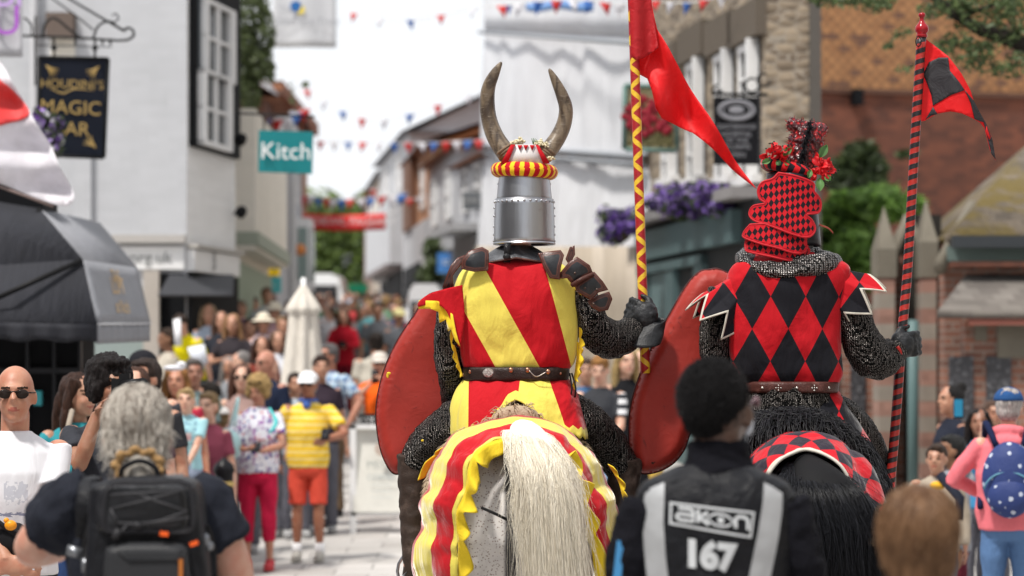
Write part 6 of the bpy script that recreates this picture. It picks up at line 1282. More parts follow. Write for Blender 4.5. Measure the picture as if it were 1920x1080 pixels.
# belt
def belt(t, tab, mat, studs, smat, cx, off=.004):
    b = trunk(tab, 80, 6, fold=0.); tr = bvh(b); o = part('belt', b, mat, t, solid=.006)
    for px, py, r_ in studs:
        h = tr.ray_cast(K(px, py)-V(0, 3, 0), V(0, 1, 0)); p = (h[0] if h[0] else K(px, py, -.14)); part('stud', MB().blob(p+V(0, -off, 0), (r_, r_*.5, r_), n=10, m=6), smat, o)
    return o, tr
bl, btr = belt(r1, [(689, 869, 1066, .155), (692, 868, 1067, .16), (711, 869, 1065, .16), (714, 870, 1064, .155)], leather((.022, .012, .010), .45), [(882, 697, .008), (958, 694, .011), (989, 694, .011), (1027, 697, .011), (1050, 700, .006), (870, 703, .008)], plain((.42, .20, .13), .3, 1.), 968)
h = btr.ray_cast(K(916, 699)-V(0, 3, 0), V(0, 1, 0))[0]; part('medallion', MB().blob(h+V(0, -.004, 0), (.024, .006, .020), n=16, m=8), plain((.4, .38, .36), .4, 1., bump=.8, sc=80), bl)
part('chain', MB().ctube([K(992, 695, -.175), K(1006, 706, -.18), K(1025, 697, -.172)], .0025, 12, 5), plain((.45, .4, .36), .35, 1.), bl); part('belt_ties', MB().ctube([K(1068, 700, -.06), K(1072, 730, -.1), K(1066, 752, -.1)], .004, 8, 5).ctube([K(1072, 700, -.06), K(1079, 725, -.1), K(1078, 745, -.1)], .004, 8, 5), plain((.008, .008, .008), .6), bl)
# collar and shoulder plates of dark leather edged in brown
part('collar', MB().grid(lambda u, v: (lambda a: V(K(968, 0).x+(.062+.085*v+.02*v*abs(math.cos(a)))*math.cos(a)*1.08, YK+(.07+.07*v)*math.sin(a), K(0, 462).z-.055*v-.028*v*v*abs(math.cos(a))+.0))(u*6.2832), 60, 8, closeu=True), leather((.05, .052, .058), .32), r1, solid=.006)
part('collar_rim', MB().tube([V(K(968, 0).x+.168*math.cos(a)*1.08, YK+.141*math.sin(a), K(0, 462).z-.056-.028*abs(math.cos(a))) for a in [i*.1309 for i in range(48)]], .004, 6, closed=True), BLEA, r1)
part('neck_strap', MB().box(K(951, 474, -.12), (.028, .012, .085), Euler((R(22), 0, R(4))).to_matrix()).blob(K(950, 481, -.145), (.017, .01, .014)), DLEA, r1)
g = G('edged_leather'); u_, v_, _ = g.xyz(kind='UV'); n_ = g.noise(12, 5); c_ = g.mix(v_.lt(.17), g.mix(n_.sm(.6, .85), (.009, .010, .013), (.030, .029, .032)), (.085, .026, .018)); c_ = g.mix(((v_-.10).ab()).lt(.012), c_, (.02, .008, .006)); PLM = g.out(c_, n_*.2+.27, bump=g.noise(25, 4)+v_.lt(.14)*.6, bs=.35, bd=.008)
def plate(outl, dy, bulge, curv, t=None, tilt=0., nm='shoulder_plate', sm_=False):
    xs = [K(a, b).x for a, b in outl]; zs = [K(a, b).z for a, b in outl]; xc, zc_ = sum(xs)/len(xs), sum(zs)/len(zs); L = max(max(xs)-min(xs), max(zs)-min(zs))/2
    return patch(outl, lambda x, z, d_: YK+dy-bulge*(1-min(1, ((x-xc)**2+(z-zc_)**2)/L**2))+tilt*(x-xc)+curv*(zc_-z), PLM, nm, t or r1, step=.008, th=.007, sm_=sm_)
plate([(868, 490), (880, 474), (905, 466), (917, 473), (916, 510), (890, 512), (866, 507)], -.155, .018, -.2)
plate([(846, 500), (858, 486), (872, 480), (875, 488), (858, 508), (850, 520), (853, 545), (833, 552), (831, 540)], -.10, .03, 0., nm='shoulder_strap')
plate([(1008, 478), (1050, 472), (1056, 482), (1050, 505), (1048, 527), (1030, 524), (1018, 503)], -.165, .016, -.15)
plate([(1059, 488), (1067, 466), (1076, 463), (1077, 480), (1066, 500)], -.14, .0, 0., nm='shoulder_tab')
plate([(1080, 485), (1103, 500), (1110, 516), (1094, 524), (1075, 540), (1062, 524), (1046, 525), (1046, 518), (1065, 495)], -.16, .028, .15)
plate([(1076, 536), (1098, 522), (1112, 512), (1128, 530), (1138, 545), (1120, 550), (1106, 564), (1080, 549)], -.145, .018, .1)
plate([(1100, 566), (1118, 556), (1140, 548), (1146, 562), (1138, 582), (1122, 585), (1108, 577)], -.115, .015, .1)
stp = MB().ctube([K(1072, 535, -.185), K(1090, 524, -.20), K(1112, 514, -.17)], .011, 10, 6); part('arm_strap', stp, BLEA, r1)
for px, py in ((1078, 512), (1097, 540), (1119, 543), (1113, 570)): part('rivet', MB().blob(K(px, py, -.19), .006, n=8, m=6), plain((.1, .07, .06), .3, .8), r1)
# great helm
hx, hY = K(983, 0).x, YK; hm = thing('h', 'x', 'y') if 0 else None
def zy(py): return K(0, py).z
helm = MB(); hr = lambda r0, z: (r0/kpx, zy(z)); A_ = 1.14
def ov(mb, prof, c=(0, 0), n=64, sq=A_): mb.grid(lambda u, v: (lambda i, a: V(hx+c[0]+spl(range(len(prof)), [p[0] for p in prof], i)/kpx*math.cos(a), hY+spl(range(len(prof)), [p[0] for p in prof], i)/kpx*sq*math.sin(a), zy(spl(range(len(prof)), [p[1] for p in prof], i))))(v*(len(prof)-1), u*6.2832), n, (len(prof)-1)*4, closeu=True); return mb
ov(helm, [(46.5, 328), (49, 350), (51.5, 376)], (.0, 0)); ov(helm, [(54.5, 374), (56, 415), (56.5, 457)]); helm.grid(lambda u, v: V(hx+(51+3.5*v)/kpx*math.cos(u*6.2832), hY+(51+3.5*v)/kpx*A_*math.sin(u*6.2832), zy(374)), 64, 1, closeu=True)
for i in range(30):
    a = i*.20944+.1; helm.blob(V(hx+55.3/kpx*math.cos(a), hY+55.3/kpx*A_*math.sin(a), zy(379)), .0042, n=8, m=6)
for a in (0., math.pi):
    for py in (345, 390, 405, 425, 440, 452): rr = spl((328, 376, 377, 457), (46.5, 51.5, 55, 56.5), py); helm.blob(V(hx+rr/kpx*math.cos(a), hY, zy(py)), .0045, n=8, m=6)
helm.tube([V(hx+56.5/kpx*math.cos(a), hY+56.5/kpx*A_*math.sin(a), zy(457)) for a in [i*.0982 for i in range(64)]], .004, 6, closed=True)
ho = part('helmet', helm, STEEL, r1, sharp=40, solid=.003)
part('top_plate', ov(MB(), [(.5, 326), (47, 327)]), STEEL, ho)
g = G('striped_torse'); u_, v_, _ = g.xyz(kind='UV'); s_ = (v_*44+(u_-.25).ab()*-.3+u_*.2).fr(); TOR1 = twill(g, g.mix(s_.lt(.46), RED, (.80, .50, .02)))
part('torse', MB().tube([V(hx+50/kpx*math.cos(a), hY+50/kpx*1.12*math.sin(a), zy(321)-.05*math.cos(a)*.12) for a in [i*.1309 for i in range(48)]], .031, 20, closed=True, uvs=1/1.55), TOR1, ho)
def sheet4(q, y0, th=.012): return MB().add([K(a, b, y0) for a, b in q]+[K(a, b, y0)+V(0, th, 0) for a, b in q], [tuple(range(len(q))), tuple(range(2*len(q)-1, len(q)-1, -1))]+[(i, i+len(q), (i+1) % len(q)+len(q), (i+1) % len(q)) for i in range(len(q))])
WB = plain((.62, .6, .6), .6); cr_ = part('crest_board', sheet4([(950, 308), (964, 271), (1006, 271), (1022, 308)], -.115), WB, ho)
part('crest_stripe', sheet4([(938, 307), (958, 271), (966, 271), (951, 308)], -.122), REDM, cr_); part('crest_stripe', sheet4([(1004, 271), (1010, 272), (1031, 306), (1019, 308)], -.122), REDM, cr_)
for px in (975, 986, 998): part('crest_triangle', sheet4([(px-5, 272), (px, 282), (px+5, 272)], -.120, .003), REDM, cr_)
pm = MB(); q_ = random.Random(2)
for px, py in ((968, 266), (976, 264), (962, 270), (1014, 266), (1010, 270), (1022, 272), (1031, 296), (980, 268)):
    for _ in range(14): pm.blob(K(px+q_.gauss(0, 3), py+q_.gauss(0, 2.6), -.03+q_.gauss(0, .01)), .006, n=6, m=5)
part('cream_flowers', pm, plain((.62, .56, .38), .8), cr_); tw = MB()
for k_ in range(9): a_ = -1.9+k_*.35; tw.tube([K(1000, 272, -.03), K(1000+14*math.cos(a_)*.7, 268+9*math.sin(a_), -.03)], .0016, 4)
part('twig', tw, plain((.08, .14, .05), .7), cr_)
g = G('horn'); x, y, z = g.xyz(); n_ = g.noise(16, 5, st=(1, 1, .35), dist=1.2); n2 = g.noise(50, 4, st=(.6, .6, 2)); c_ = g.mix(n_.sm(.38, .62), (.055, .038, .027), (.20, .15, .10)); c_ = g.mix(n2.sm(.55, .7)*.6, c_, (.24, .20, .155)); HORN = g.out(c_, .36, bump=n2*.6+n_, bs=.5, bd=.008)
for hp_ in ([(951, 292, 15.5), (942, 278, 16), (927, 253, 15), (917, 223, 13.6), (913.5, 192, 13), (916.5, 163, 11.5), (927.5, 138, 8.5), (938, 120, 3.6), (939.5, 117, 1.5)], [(1021, 292, 15), (1031, 279, 15), (1047, 256, 14), (1058, 230, 13), (1061, 203, 12), (1053.5, 178, 10.5), (1041, 151, 7.4), (1031.5, 133, 3.6), (1029.5, 130.5, 1.6)]):
    o = part('horn', MB().ctube([K(a, b, .0+.03*math.sin(i*.6)) for i, (a, b, c) in enumerate(hp_)], [c*1.09/kpx for *_, c in hp_], 40, 20), HORN, ho)
    s_ = -1 if hp_[0][0] < 980 else 1; e0, e1 = hp_[0], hp_[1]; rp_ = MB()
    for k_ in range(3): cx0, cy0 = e1[0]-s_*(4+k_*4)*.8, e1[1]+(2+k_*4); rp_.tube([K(cx0+15.5*math.cos(a)*.75+0, cy0+15.5*math.cos(a)*.55*s_*-1*-1, 0)+V(0, .040*math.sin(a), 0) for a in [i*.4488 for i in range(14)]], .0065, 7, closed=True)
    part('rope', rp_, plain((.22, .15, .10), .9, bump=.6, sc=120), o)
# gauntlet on the lance
LX = lambda py: 1190+(py-110)*.0386
def glove(t, W, dv, sd_, cuff, dy, cw=.06):
    b = MB(); hand(b, W, dv, (0, 1, 0), 1.3, 112, sd_, 3, r=.0125); b.blob(W+Vector(dv)*.055+V(0, -.012, 0), (.055, .030, .060))
    r = remesh(b, .0065, 2); rough_up(r, .003, 60); o = part('glove', r, GLOVE, t)
    c = MB().grid(lambda u, v: (lambda a, p, rr: p+V(rr*math.cos(a), rr*.7*math.sin(a), rr*.35*math.sin(a)))(u*6.2832, W.lerp(cuff, v)+V(0, 0, 0), .036+(cw-.036)*v+.003*math.sin(u*18+v*5)), 30, 10, closeu=True); part('glove_cuff', c, GLOVE, t, solid=.005)
W1 = K(1232, 600, .135); glove(r1, W1, (-.9, .1, .35), 1, K(1204, 640, .12), 0, .084)
# shield 1 and 2: padded red leather
g = G('red_leather'); u_, v_, _ = g.xyz(kind='UV'); n_ = g.noise(5, 4); cr2 = g.noise(14, 5, dist=1.5); c_ = g.tint((.30, .022, .014), n_, .75, 1.25); c_ = g.mix((cr2.sm(.62, .72))*.5, c_, (.10, .010, .008)); c_ = g.mix(g.noise(22, 3).gt(.78), c_, (.02, .008, .006)); SHM = g.out(c_, g.noise(6, 4)*.3+.38, bump=cr2*.4+g.noise(6, 3), bs=.35, bd=.015, Specular_IOR_Level=.35)
def puffy(outl, Y0, T, w_, step, tx, name, label, ridge=70, gloss=None, tz=0):
    o2 = smoothpoly([(P(a, b, Y0).x, P(a, b, Y0).z) for a, b in outl], 110); v, f_, d_, N = fill2d(o2, step); xc = sum(p[0] for p in v)/len(v); zc_ = sum(p[1] for p in v)/len(v); q = random.Random(3)
    vs = []
    for (x, z), dd in zip(v, d_):
        s_ = math.atan2(z-zc_, (x-xc)*2.2); pr = math.sqrt(max(0, 1-(1-min(1, dd/w_))**2)); rg = .0032*noise.noise(Vector((s_*30, dd*6, 0)))*2*(.3+abs(noise.noise(Vector((s_*3, 1, 0))))*1.8)*math.exp(-((dd-w_*.45)/(w_*.5))**2)
        vs.append(V(x, Y0+tx*(x-xc)+tz*(z-zc_)-T*pr-rg-.008*noise.noise(Vector((x*5, z*5, 2))), z))
    mb = MB().add(vs, f_, [(p[0], dd) for p, dd in zip(v, d_)]); n0 = len(v); bk_ = [V(x, Y0+tx*(x-xc)+tz*(z-zc_)+.02+.02*min(1, dd/w_), z) for (x, z), dd in zip(v, d_)]
    mb.add(bk_, [tuple(reversed(f)) for f in f_]); edge = [i for i in range(N)]; mb.f += [(i, (i+1) % N, (i+1) % N+n0, i+n0) for i in range(N)]; mb.m += [0]*N
    t = thing('shield', label, 'shield', P(outl[0][0], outl[0][1], Y0)); part('padded_face', mb, SHM, t); part('rim_seam', MB().tube([V(x, Y0+tx*(x-xc)+tz*(z-zc_)+.01, z) for x, z in o2], .007, 6, closed=True), leather((.05, .008, .008), .6), t); return t
s1 = puffy([(846, 546), (815, 549), (797, 560), (778, 590), (745, 640), (719, 700), (706, 765), (711, 828), (724, 868), (741, 888), (765, 878), (800, 850), (845, 800), (880, 720), (880, 600), (868, 560)], 12.30, .08, .06, .010, .0, 's', 'large padded red leather shield on the left arm of the red and yellow knight')
part('yellow_scuff', MB().blob(P(727, 704, 11.98), (.006, .004, .012)).blob(P(792, 826, 11.94), (.006, .004, .005)).blob(P(729, 700, 11.97), (.009, .004, .006)), plain((.7, .5, .03), .7), s1)
s2 = puffy([(1329, 506), (1312, 510), (1288, 535), (1256, 590), (1225, 647), (1200, 705), (1183, 765), (1180, 825), (1185, 862), (1200, 886), (1232, 884), (1262, 868), (1284, 840), (1300, 800), (1370, 700), (1400, 600), (1385, 530), (1350, 506)], 12.28, .08, .06, .010, .0, 's', 'large padded red leather shield behind the head of the steward')
# lance 1 with red pennon
def lance(label, p0, p1, rad, mat, n=40):
    t = thing('lance', label, 'lance', p1); L = (p1-p0).length; part('shaft', MB().tube([p0.lerp(p1, i/n) for i in range(n+1)], rad, 20), mat, t); return t
g = G('zigzag_wrap'); u_, v_, _ = g.xyz(kind='UV'); a = ((v_*9.3+u_).fr()-.5).ab().lt(.125); b_ = ((v_*9.3-u_).fr()-.5).ab().lt(.125); wv = g.noise(30, 2, st=(1, 1, 6)); LM1 = g.out(g.mix((a+b_).mn(1), g.tint((.36, .008, .014), wv, .7, 1.25), g.tint((.80, .50, .03), wv, .8, 1.1)), .5, bump=(a+b_).mn(1)+wv, bs=.5, bd=.004)
l1 = lance('lance wrapped in red with yellow zigzags and a long red pennon', K(1184, -60, .20), K(1210, 700, .20), .0215, LM1)
def pennon(outl, yfn, mat, name, par, step=.014, n=70, sm_=True, uvf=None, Y=12.2):
    o2 = [(P(a, b, Y).x, P(a, b, Y).z) for a, b in outl]
    if sm_: o2 = smoothpoly(o2, n)
    v, f_, d_, N = fill2d(o2, step); kk = F/Y; uv = [((CX+x*kk)/100, (HY-(z-EYE)*kk)/100) for x, z in v]
    return part(name, MB().add([V(x, yfn((CX+x*kk), (HY-(z-EYE)*kk)), z) for x, z in v], f_, uv), mat, par, solid=.0025)
PR, PRD = flagcloth((.85, .015, .02), .45), flagcloth((.50, .006, .012), .2)
pennon([(1192, -70), (1215, -20), (1224, 10), (1232, 55), (1262, 110), (1300, 172), (1340, 238), (1380, 300), (1417, 356), (1398, 338), (1350, 292), (1300, 248), (1258, 230), (1240, 222), (1229, 203), (1222, 172), (1214, 148), (1200, 138), (1190, 120)], lambda x, y: 12.21+.045*math.sin((x-1190)*.055+(y)*.012)+.02*math.sin((x*.8-y*.5)*.11), PR, 'pennon', l1, sm_=False)
pennon([(1177, -70), (1218, -70), (1222, 20), (1233, 92), (1222, 100), (1204, 112), (1190, 116), (1182, 108)], lambda x, y: 12.15+.02*math.sin(x*.12), PRD, 'pennon_sleeve', l1, sm_=False)
# ================================================================= knight 2 (black and red)
CXC[0] = 1.19
g = G('black_horse_coat'); COAT2 = g.out(g.tint((.014, .012, .012), g.noise(6, 4), .7, 1.6), .5, Specular_IOR_Level=.3, bump=g.noise(60, 4, st=(1, 1, .4)), bs=.15, bd=.006)
h2, O2, tr2 = horse('black horse with a long black tail, seen from behind', 1.21, 11.04, 1.50, COAT2, .93)
D0 = [(1408, 1180, 11.2), (1412, 1080, 11.1), (1420, 1000, 11.03), (1428, 940, 10.99), (1436, 898, 10.97), (1458, 865, 10.97), (1486, 849, 11.0), (1512, 843, 11.04), (1545, 852, 11.0), (1574, 872, 10.97), (1594, 905, 10.97), (1610, 945, 10.99), (1622, 1000, 11.03), (1628, 1080, 11.1), (1630, 1180, 11.2)]
D1 = [(1368, 1180, 11.55), (1370, 1080, 11.5), (1374, 1000, 11.46), (1380, 940, 11.43), (1392, 890, 11.4), (1415, 850, 11.37), (1460, 820, 11.33), (1515, 810, 11.3), (1568, 822, 11.33), (1608, 860, 11.37), (1635, 905, 11.4), (1655, 950, 11.43), (1668, 1000, 11.46), (1676, 1080, 11.5), (1680, 1180, 11.55)]
D2 = [(1388, 1180), (1390, 1080), (1392, 1000), (1396, 940), (1405, 890), (1428, 862), (1465, 842), (1515, 832), (1560, 842), (1596, 870), (1620, 910), (1638, 955), (1650, 1000), (1656, 1080), (1658, 1180)]
def lozenge(g, x, z, a, b, x0, z0, c1, c2, wob=0.):
    p = (x-x0)*(.5/a)+(z-z0)*(.5/b); q = (x-x0)*(.5/a)-(z-z0)*(.5/b); return g.mix(((p.fl()+q.fl())+1000).par(), c1, c2)
DB, DR = (.024, .019, .030), (.50, .010, .020)
g = G('lozenge_caparison'); u_, v_, _ = g.xyz(kind='UV'); CAP2 = twill(g, g.mix(v_.lt(.035), lozenge(g, u_, v_, .155, .17, .04, .05, DR, DB), (.62, .58, .5)))
cp2 = part('caparison', outward(MB().grid(cap_fn(D0, D1, D2, 12.0, .007, 7), 130, 36), tr2, .014), CAP2, h2, solid=.006)
part('white_piping', MB().tube([Vector(c)+V(0, -.022, 0) for c in curve([tuple(P(*c)) for c in D0], 80)], .007, 6), plain((.55, .52, .46), .8), cp2)
TL2 = [(P(1510, 862, 11.14), .03, .03), (P(1516, 872, 11.02), .08, .06), (P(1540, 915, 10.88), .155, .10), (P(1566, 975, 10.83), .18, .11), (P(1580, 1050, 10.82), .175, .11), (P(1592, 1150, 10.85), .15, .1), (P(1600, 1280, 10.9), .05, .05)]
tail(h2, TL2, hairm((.020, .021, .026), (.004, .004, .005), .36), 4200, 9, plain((.008, .008, .009), .7), .022, .0013)
sd2 = thing('saddle', 'shaggy black fur saddle under the black and red rider', 'saddle', K(1480, 800)); m_ = MB()
m_.tube([V(1.20+.33*math.cos(a), YK-.10, 1.16+.40*math.sin(a)) for a in [R(x) for x in range(-12, 193, 12)]], [(.38, .055)]*18, 14, side=(0, 1, 0)); r = remesh(m_, .022, 2); part('seat', r, plain((.008, .008, .009), .8), sd2); m_ = MB()
for i in range(15000):
    j = q_.randrange(len(r.v)); p, n_ = Vector(r.v[j]), Vector(r.n[j])
    if p.y > YK+.1: continue
    L = q_.uniform(.04, .11); d_ = (n_*.7+V(q_.gauss(0, .35), q_.gauss(0, .35)-.2, -.7)).normalized(); strand(m_, [p, p+d_*L*.55+n_*.01, p+d_*L+V(0, 0, -L*.4)], .0026)
part('fleece', m_, hairm((.020, .020, .024), (.004, .004, .005), .4), sd2)
r2 = thing('person', 'knight in black and red lozenge surcoat with red flowers on a quilted helm cover', 'person', K(1480, 790))
A2R = [K(1580, 532), K(1596, 580, -.02), K(1612, 632, .0), K(1636, 672, .05), K(1662, 668, .10), K(1682, 652, .13)]
A2L = [K(1362, 545), K(1345, 600, .0), K(1340, 650, .0), K(1352, 705, .06), K(1370, 740, .2)]
L2 = [[K(1425, 770, .02), K(1380, 800, .1), K(1350, 850, .2), K(1345, 900, .25)], [K(1535, 770, .02), K(1590, 800, .1), K(1630, 850, .2), K(1640, 900, .25)]]
ft2 = [[K(1348, 980, .2), K(1350, 1070, .15), K(1350, 1090, .3)], [K(1640, 980, .2), K(1640, 1070, .15), K(1640, 1090, .3)]]
rider_body(r2, [A2R, A2L], L2, 1472, 0, None, ft2)
mailpart(MB().ctube(A2R, [.068, .074, .084, .094, .084, .058], 18, 18), r2); mailpart(MB().ctube(A2L, [.078, .072, .068, .06, .05], 14, 16), r2)
for L_ in L2: mailpart(MB().ctube(L_, [.11, .10, .085, .078], 14, 18), r2, nm='mail_legging')
mailpart(MB().tube([K(1475, y) for y in (715, 745, 790)], [(.19, .15), (.2, .17), (.21, .18)], 24, side=(1, 0, 0)), r2, nm='mail_skirt')
for ft, L_ in zip(ft2, L2): part('boot', MB().ctube([L_[-1], ft[0], ft[1]], [.08, .06, .05], 8, 12), DLEA, r2)
S2T = [(474, 1425, 1540, .09), (486, 1392, 1572, .125), (500, 1372, 1592, .15), (525, 1362, 1592, .165), (560, 1361, 1583, .17), (610, 1362, 1577, .168), (660, 1366, 1577, .16), (700, 1376, 1580, .155), (716, 1390, 1574, .145), (724, 1398, 1568, .14)]
g = G('lozenge_surcoat'); u_, v_, _ = g.xyz(kind='UV'); SUR2 = twill(g, lozenge(g, u_+(g.noise(2.5, 2)-.5)*.05, v_, .325, .60, 14.05, 6.175, RED, BLK))
mb = trunk(S2T, 110, 70, fold=.012, seed=5.); part('surcoat', mb, SUR2, r2)
def sleeve(t, a, b_, ra, rb, mats, zn, amp, ph=0., side=(1, 0, 0), flat=.8):
    a, b_ = Vector(a), Vector(b_); ax = (b_-a).normalized(); e1 = V(1, 0, 0)-ax*ax.x; e1.normalize(); e2 = ax.cross(e1); L = (b_-a).length
    def fn(u, v):
        an = u*6.2832; z_ = abs(((u*zn+ph) % 1)-.5)*2; Lh = L*(1+amp*(z_-.5)); rr = ra+(rb-ra)*v**1.3; p = a+ax*Lh*v+(e1*math.cos(an)*rr+e2*math.sin(an)*rr*flat)*(math.sin(min(1, v*4+.15)*1.5708)); return (p, ((CX+p.x*kpx)/100, (1-v)*Lh*10))
    return part('sleeve', MB().grid(fn, 120, 24, closeu=True), mats, t, solid=.005)
g = G('lozenge_sleeve'); u_, v_, _ = g.xyz(kind='UV'); x, y, z = g.xyz(); zz = z*-kpx/100+HY/100+(EYE-K(1480, 790).z)*kpx/100*1.; SLM = twill(g, g.mix(v_.lt(.13), lozenge(g, u_, zz, .42, .58, 13.55, 5.3, RED, BLK), (.56, .53, .46)))
sleeve(r2, K(1412, 518, -.02), K(1340, 600, -.02), .06, .125, SLM, 6, .42, .1); sleeve(r2, K(1540, 520, -.02), K(1618, 572, -.02), .065, .128, SLM, 6, .45, .35)
SK2 = [(730, 1388, 1572, .14), (760, 1372, 1592, .19), (800, 1355, 1618, .24), (850, 1345, 1645, .28), (910, 1338, 1662, .3)]
def hem2(u): x = (u-.5)*2; return 905-40*abs(((u*26) % 1)-.5)-160*max(0, 1-abs(x)/.24)**.75
g = G('lozenge_skirt'); u_, v_, _ = g.xyz(kind='UV'); x, y, z = g.xyz(); SKM2 = twill(g, g.mix(v_.lt(.07), lozenge(g, u_, z*-4.3, .325, .60, 14.05, .4, RED, BLK), (.5, .47, .4))); part('surcoat_skirt', skirt(SK2, hem2, dyc=.05), SKM2, r2, solid=.005)
bl2, _ = belt(r2, [(716, 1394, 1571, .155), (719, 1391, 1572, .16), (733, 1392, 1570, .16), (736, 1394, 1568, .155)], leather((.060, .018, .014), .45), [(px+a, 727+b, .0035) for px in (1453, 1520) for a, b in ((0, 0), (4.5, 0), (-4.5, 0), (0, 4.5), (0, -4.5))]+[(px, 727, .006) for px in (1487, 1548, 1424)], plain((.6, .58, .55), .3, 1.), 1480)
# coif folds round the neck
cf = MB()
for (cx_, cy_, rx_, rz_, ry_, tr_, ph) in ((1478, 494, 84, 16, .16, .034, 0), (1502, 482, 62, 13, .13, .036, .6), (1470, 502, 76, 14, .145, .028, 1.2), (1530, 490, 34, 12, .13, .026, 0)):
    cf.tube([K(cx_+rx_*math.cos(a), cy_+rz_*math.sin(a)*-1+4*math.sin(a*2+ph)+(6 if math.cos(a) > 0 else -8)*math.cos(a)**2)+V(0, -ry_*-math.sin(a)*1., 0) for a in [i*.2094 for i in range(30)]], [tr_*(1+.15*math.sin(i+ph)) for i in range(30)], 14, closed=True)
cf.tube([K(1475, 500), K(1480, 470), K(1480, 440)], [(.15, .13), (.11, .12), (.10, .11)], 20, side=(1, 0, 0)); r = remesh(cf, .011, 2); rough_up(r, .008, 16); g = G('bright_mail'); v = g.voro(95, rand=.25, st=(1, 1, 1.4)); rr_ = ((v-.34).ab()).sm(.02, .17); part('mail_coif', r, g.out(g.mix(rr_, (.34, .32, .31), (.006, .006, .006)), .3, .85, bump=v*-1, bs=.9, bd=.008), r2)
hc = K(1478, 0).x; hl = MB().grid(lambda u, v: V(K(1486+8*v-4, 0).x+(.102+.012*v)*math.cos(u*6.28), YK+.125*math.sin(u*6.28), zy(325)+(zy(462)-zy(325))*v), 40, 10, closeu=True); h2o = part('helmet', hl, plain((.03, .03, .034), .35, .8), r2, solid=.004)
g = G('quilted_lozenge'); u_, v_, _ = g.xyz(kind='UV'); x, y, z = g.xyz(); QLM = twill(g, g.mix(v_.lt(.10), lozenge(g, u_+x*0, (z*-4.3)+(x*.9), .048, .078, 0., 0., (.55, .012, .02), (.012, .008, .012)), (.50, .008, .018)))
def flap(outl, R0, yc, lift):
    xs = [K(a, b).x for a, b in outl]; xc = (min(xs)+max(xs))/2; W_ = (max(xs)-min(xs))/2; zt, zb = max(K(a, b).z for a, b in outl), min(K(a, b).z for a, b in outl)
    yf = lambda x, z, d_=0: YK+yc-R0*math.sqrt(max(.02, 1-((x-xc)/(W_*1.18))**2))-lift*(zt-z)/(zt-zb)
    o = patch(outl, yf, QLM, 'helm_cover', h2o, step=.010, th=.012, n=90); o2 = smoothpoly([(K(a, b).x, K(a, b).z) for a, b in outl], 90)
    part('corded_edge', MB().tube([V(x, yf(x, z)-.004, z) for x, z in o2], .0048, 7, closed=True), plain((.46, .014, .022), .7), o)
flap([(1395, 452), (1394, 466), (1400, 474), (1440, 484), (1475, 491), (1500, 488), (1511, 478), (1507, 464), (1450, 440)], .12, -.025, .012)
flap([(1402, 424), (1391, 438), (1392, 448), (1420, 460), (1450, 468), (1480, 477), (1500, 476), (1508, 464), (1506, 450), (1460, 425)], .125, -.035, .012)
flap([(1453, 329), (1485, 335), (1518, 347), (1520, 362), (1531, 375), (1534, 388), (1528, 402), (1505, 406), (1516, 417), (1522, 432), (1514, 445), (1498, 448), (1470, 440), (1440, 428), (1412, 418), (1402, 408), (1402, 398), (1409, 389), (1429, 385), (1419, 376), (1416, 360), (1424, 346), (1442, 340)], .13, -.03, .014)
g = G('striped_torse'); u_, v_, _ = g.xyz(kind='UV'); TOR2 = twill(g, g.mix((v_*32+u_*.5).fr().lt(.5), BLK, (.55, .01, .015)))
part('torse', MB().tube([V(K(1478, 0).x+.093*math.cos(a), YK+.105*math.sin(a), zy(318)-.028*math.cos(a)) for a in [i*.1309 for i in range(48)]], .029, 18, closed=True, uvs=1/1.3), TOR2, h2o)
b = MB(); b.tube([K(1503, 318), K(1508, 290), K(1512, 262), K(1516, 240), K(1517, 228)], [(.070, .07), (.076, .075), (.074, .07), (.060, .052), (.028, .025)], 16, side=(1, 0, 0)); b.tube([K(1492, 240), K(1486, 226), K(1487, 221)], [.034, .026, .010], 10); b.tube([K(1532, 254), K(1541, 238), K(1542, 231)], [.034, .026, .010], 10); b.blob(K(1512, 262, .08), (.05, .08, .05))
r = remesh(b, .007, 1); rough_up(r, .012, 34); g = G('scaly_red'); v = g.voro(55); cst = part('crest', r, g.out(g.mix(v.sm(.2, .6), (.42, .014, .018), (.05, .006, .008)), .3, bump=v, bs=.9, bd=.01), h2o)
m_ = MB()
for i in range(500):
    s_ = i/500; p = K(1519-18*s_, 230+78*s_, -.065-.02*math.sin(s_*3)); d_ = V(q_.gauss(0, .5), -1, q_.gauss(.3, .5)).normalized(); L = q_.uniform(.02, .05); strand(m_, [p, p+d_*L*.6, p+d_*L+V(0, 0, -.012)], .0016)
fr_ = MB()
for i in range(420):
    j = q_.randrange(len(r.v)); p, n_ = Vector(r.v[j]), Vector(r.n[j]); L = q_.uniform(.006, .018); d_ = (n_+V(q_.gauss(0, .5), 0, q_.gauss(.4, .5))).normalized(); strand(fr_, [p, p+d_*L*.6, p+d_*L], .0016)
part('ragged_fringe', fr_, hairm((.42, .02, .025), (.06, .004, .006)), cst)
part('fur_ridge', m_, hairm((.03, .03, .035), (.006, .006, .008)), cst)
def blossom(c, r_, n, par, seed=0):
    q = random.Random(seed); m_ = MB(); c = Vector(c)
    for i in range(n):
        d_ = V(q.gauss(0, 1), -abs(q.gauss(0, 1))-.2, q.gauss(0, 1)).normalized(); a = d_.orthogonal().normalized(); a = Matrix.Rotation(q.uniform(0, 6.28), 3, d_) @ a; b2 = d_.cross(a); L = r_*q.uniform(.6, 1.1)
        m_.grid(lambda u, v: c+(a*(v*L)+b2*((u-.5)*L*.75*math.sin(math.pi*min(1, v*.75+.12)))+d_*(L*.55*math.sin(v*2.2)+.08*L*math.sin(u*9))), 5, 5)
    return part('flower', m_, leaf((.62, .010, .016), (.42, .006, .01), .35), par)
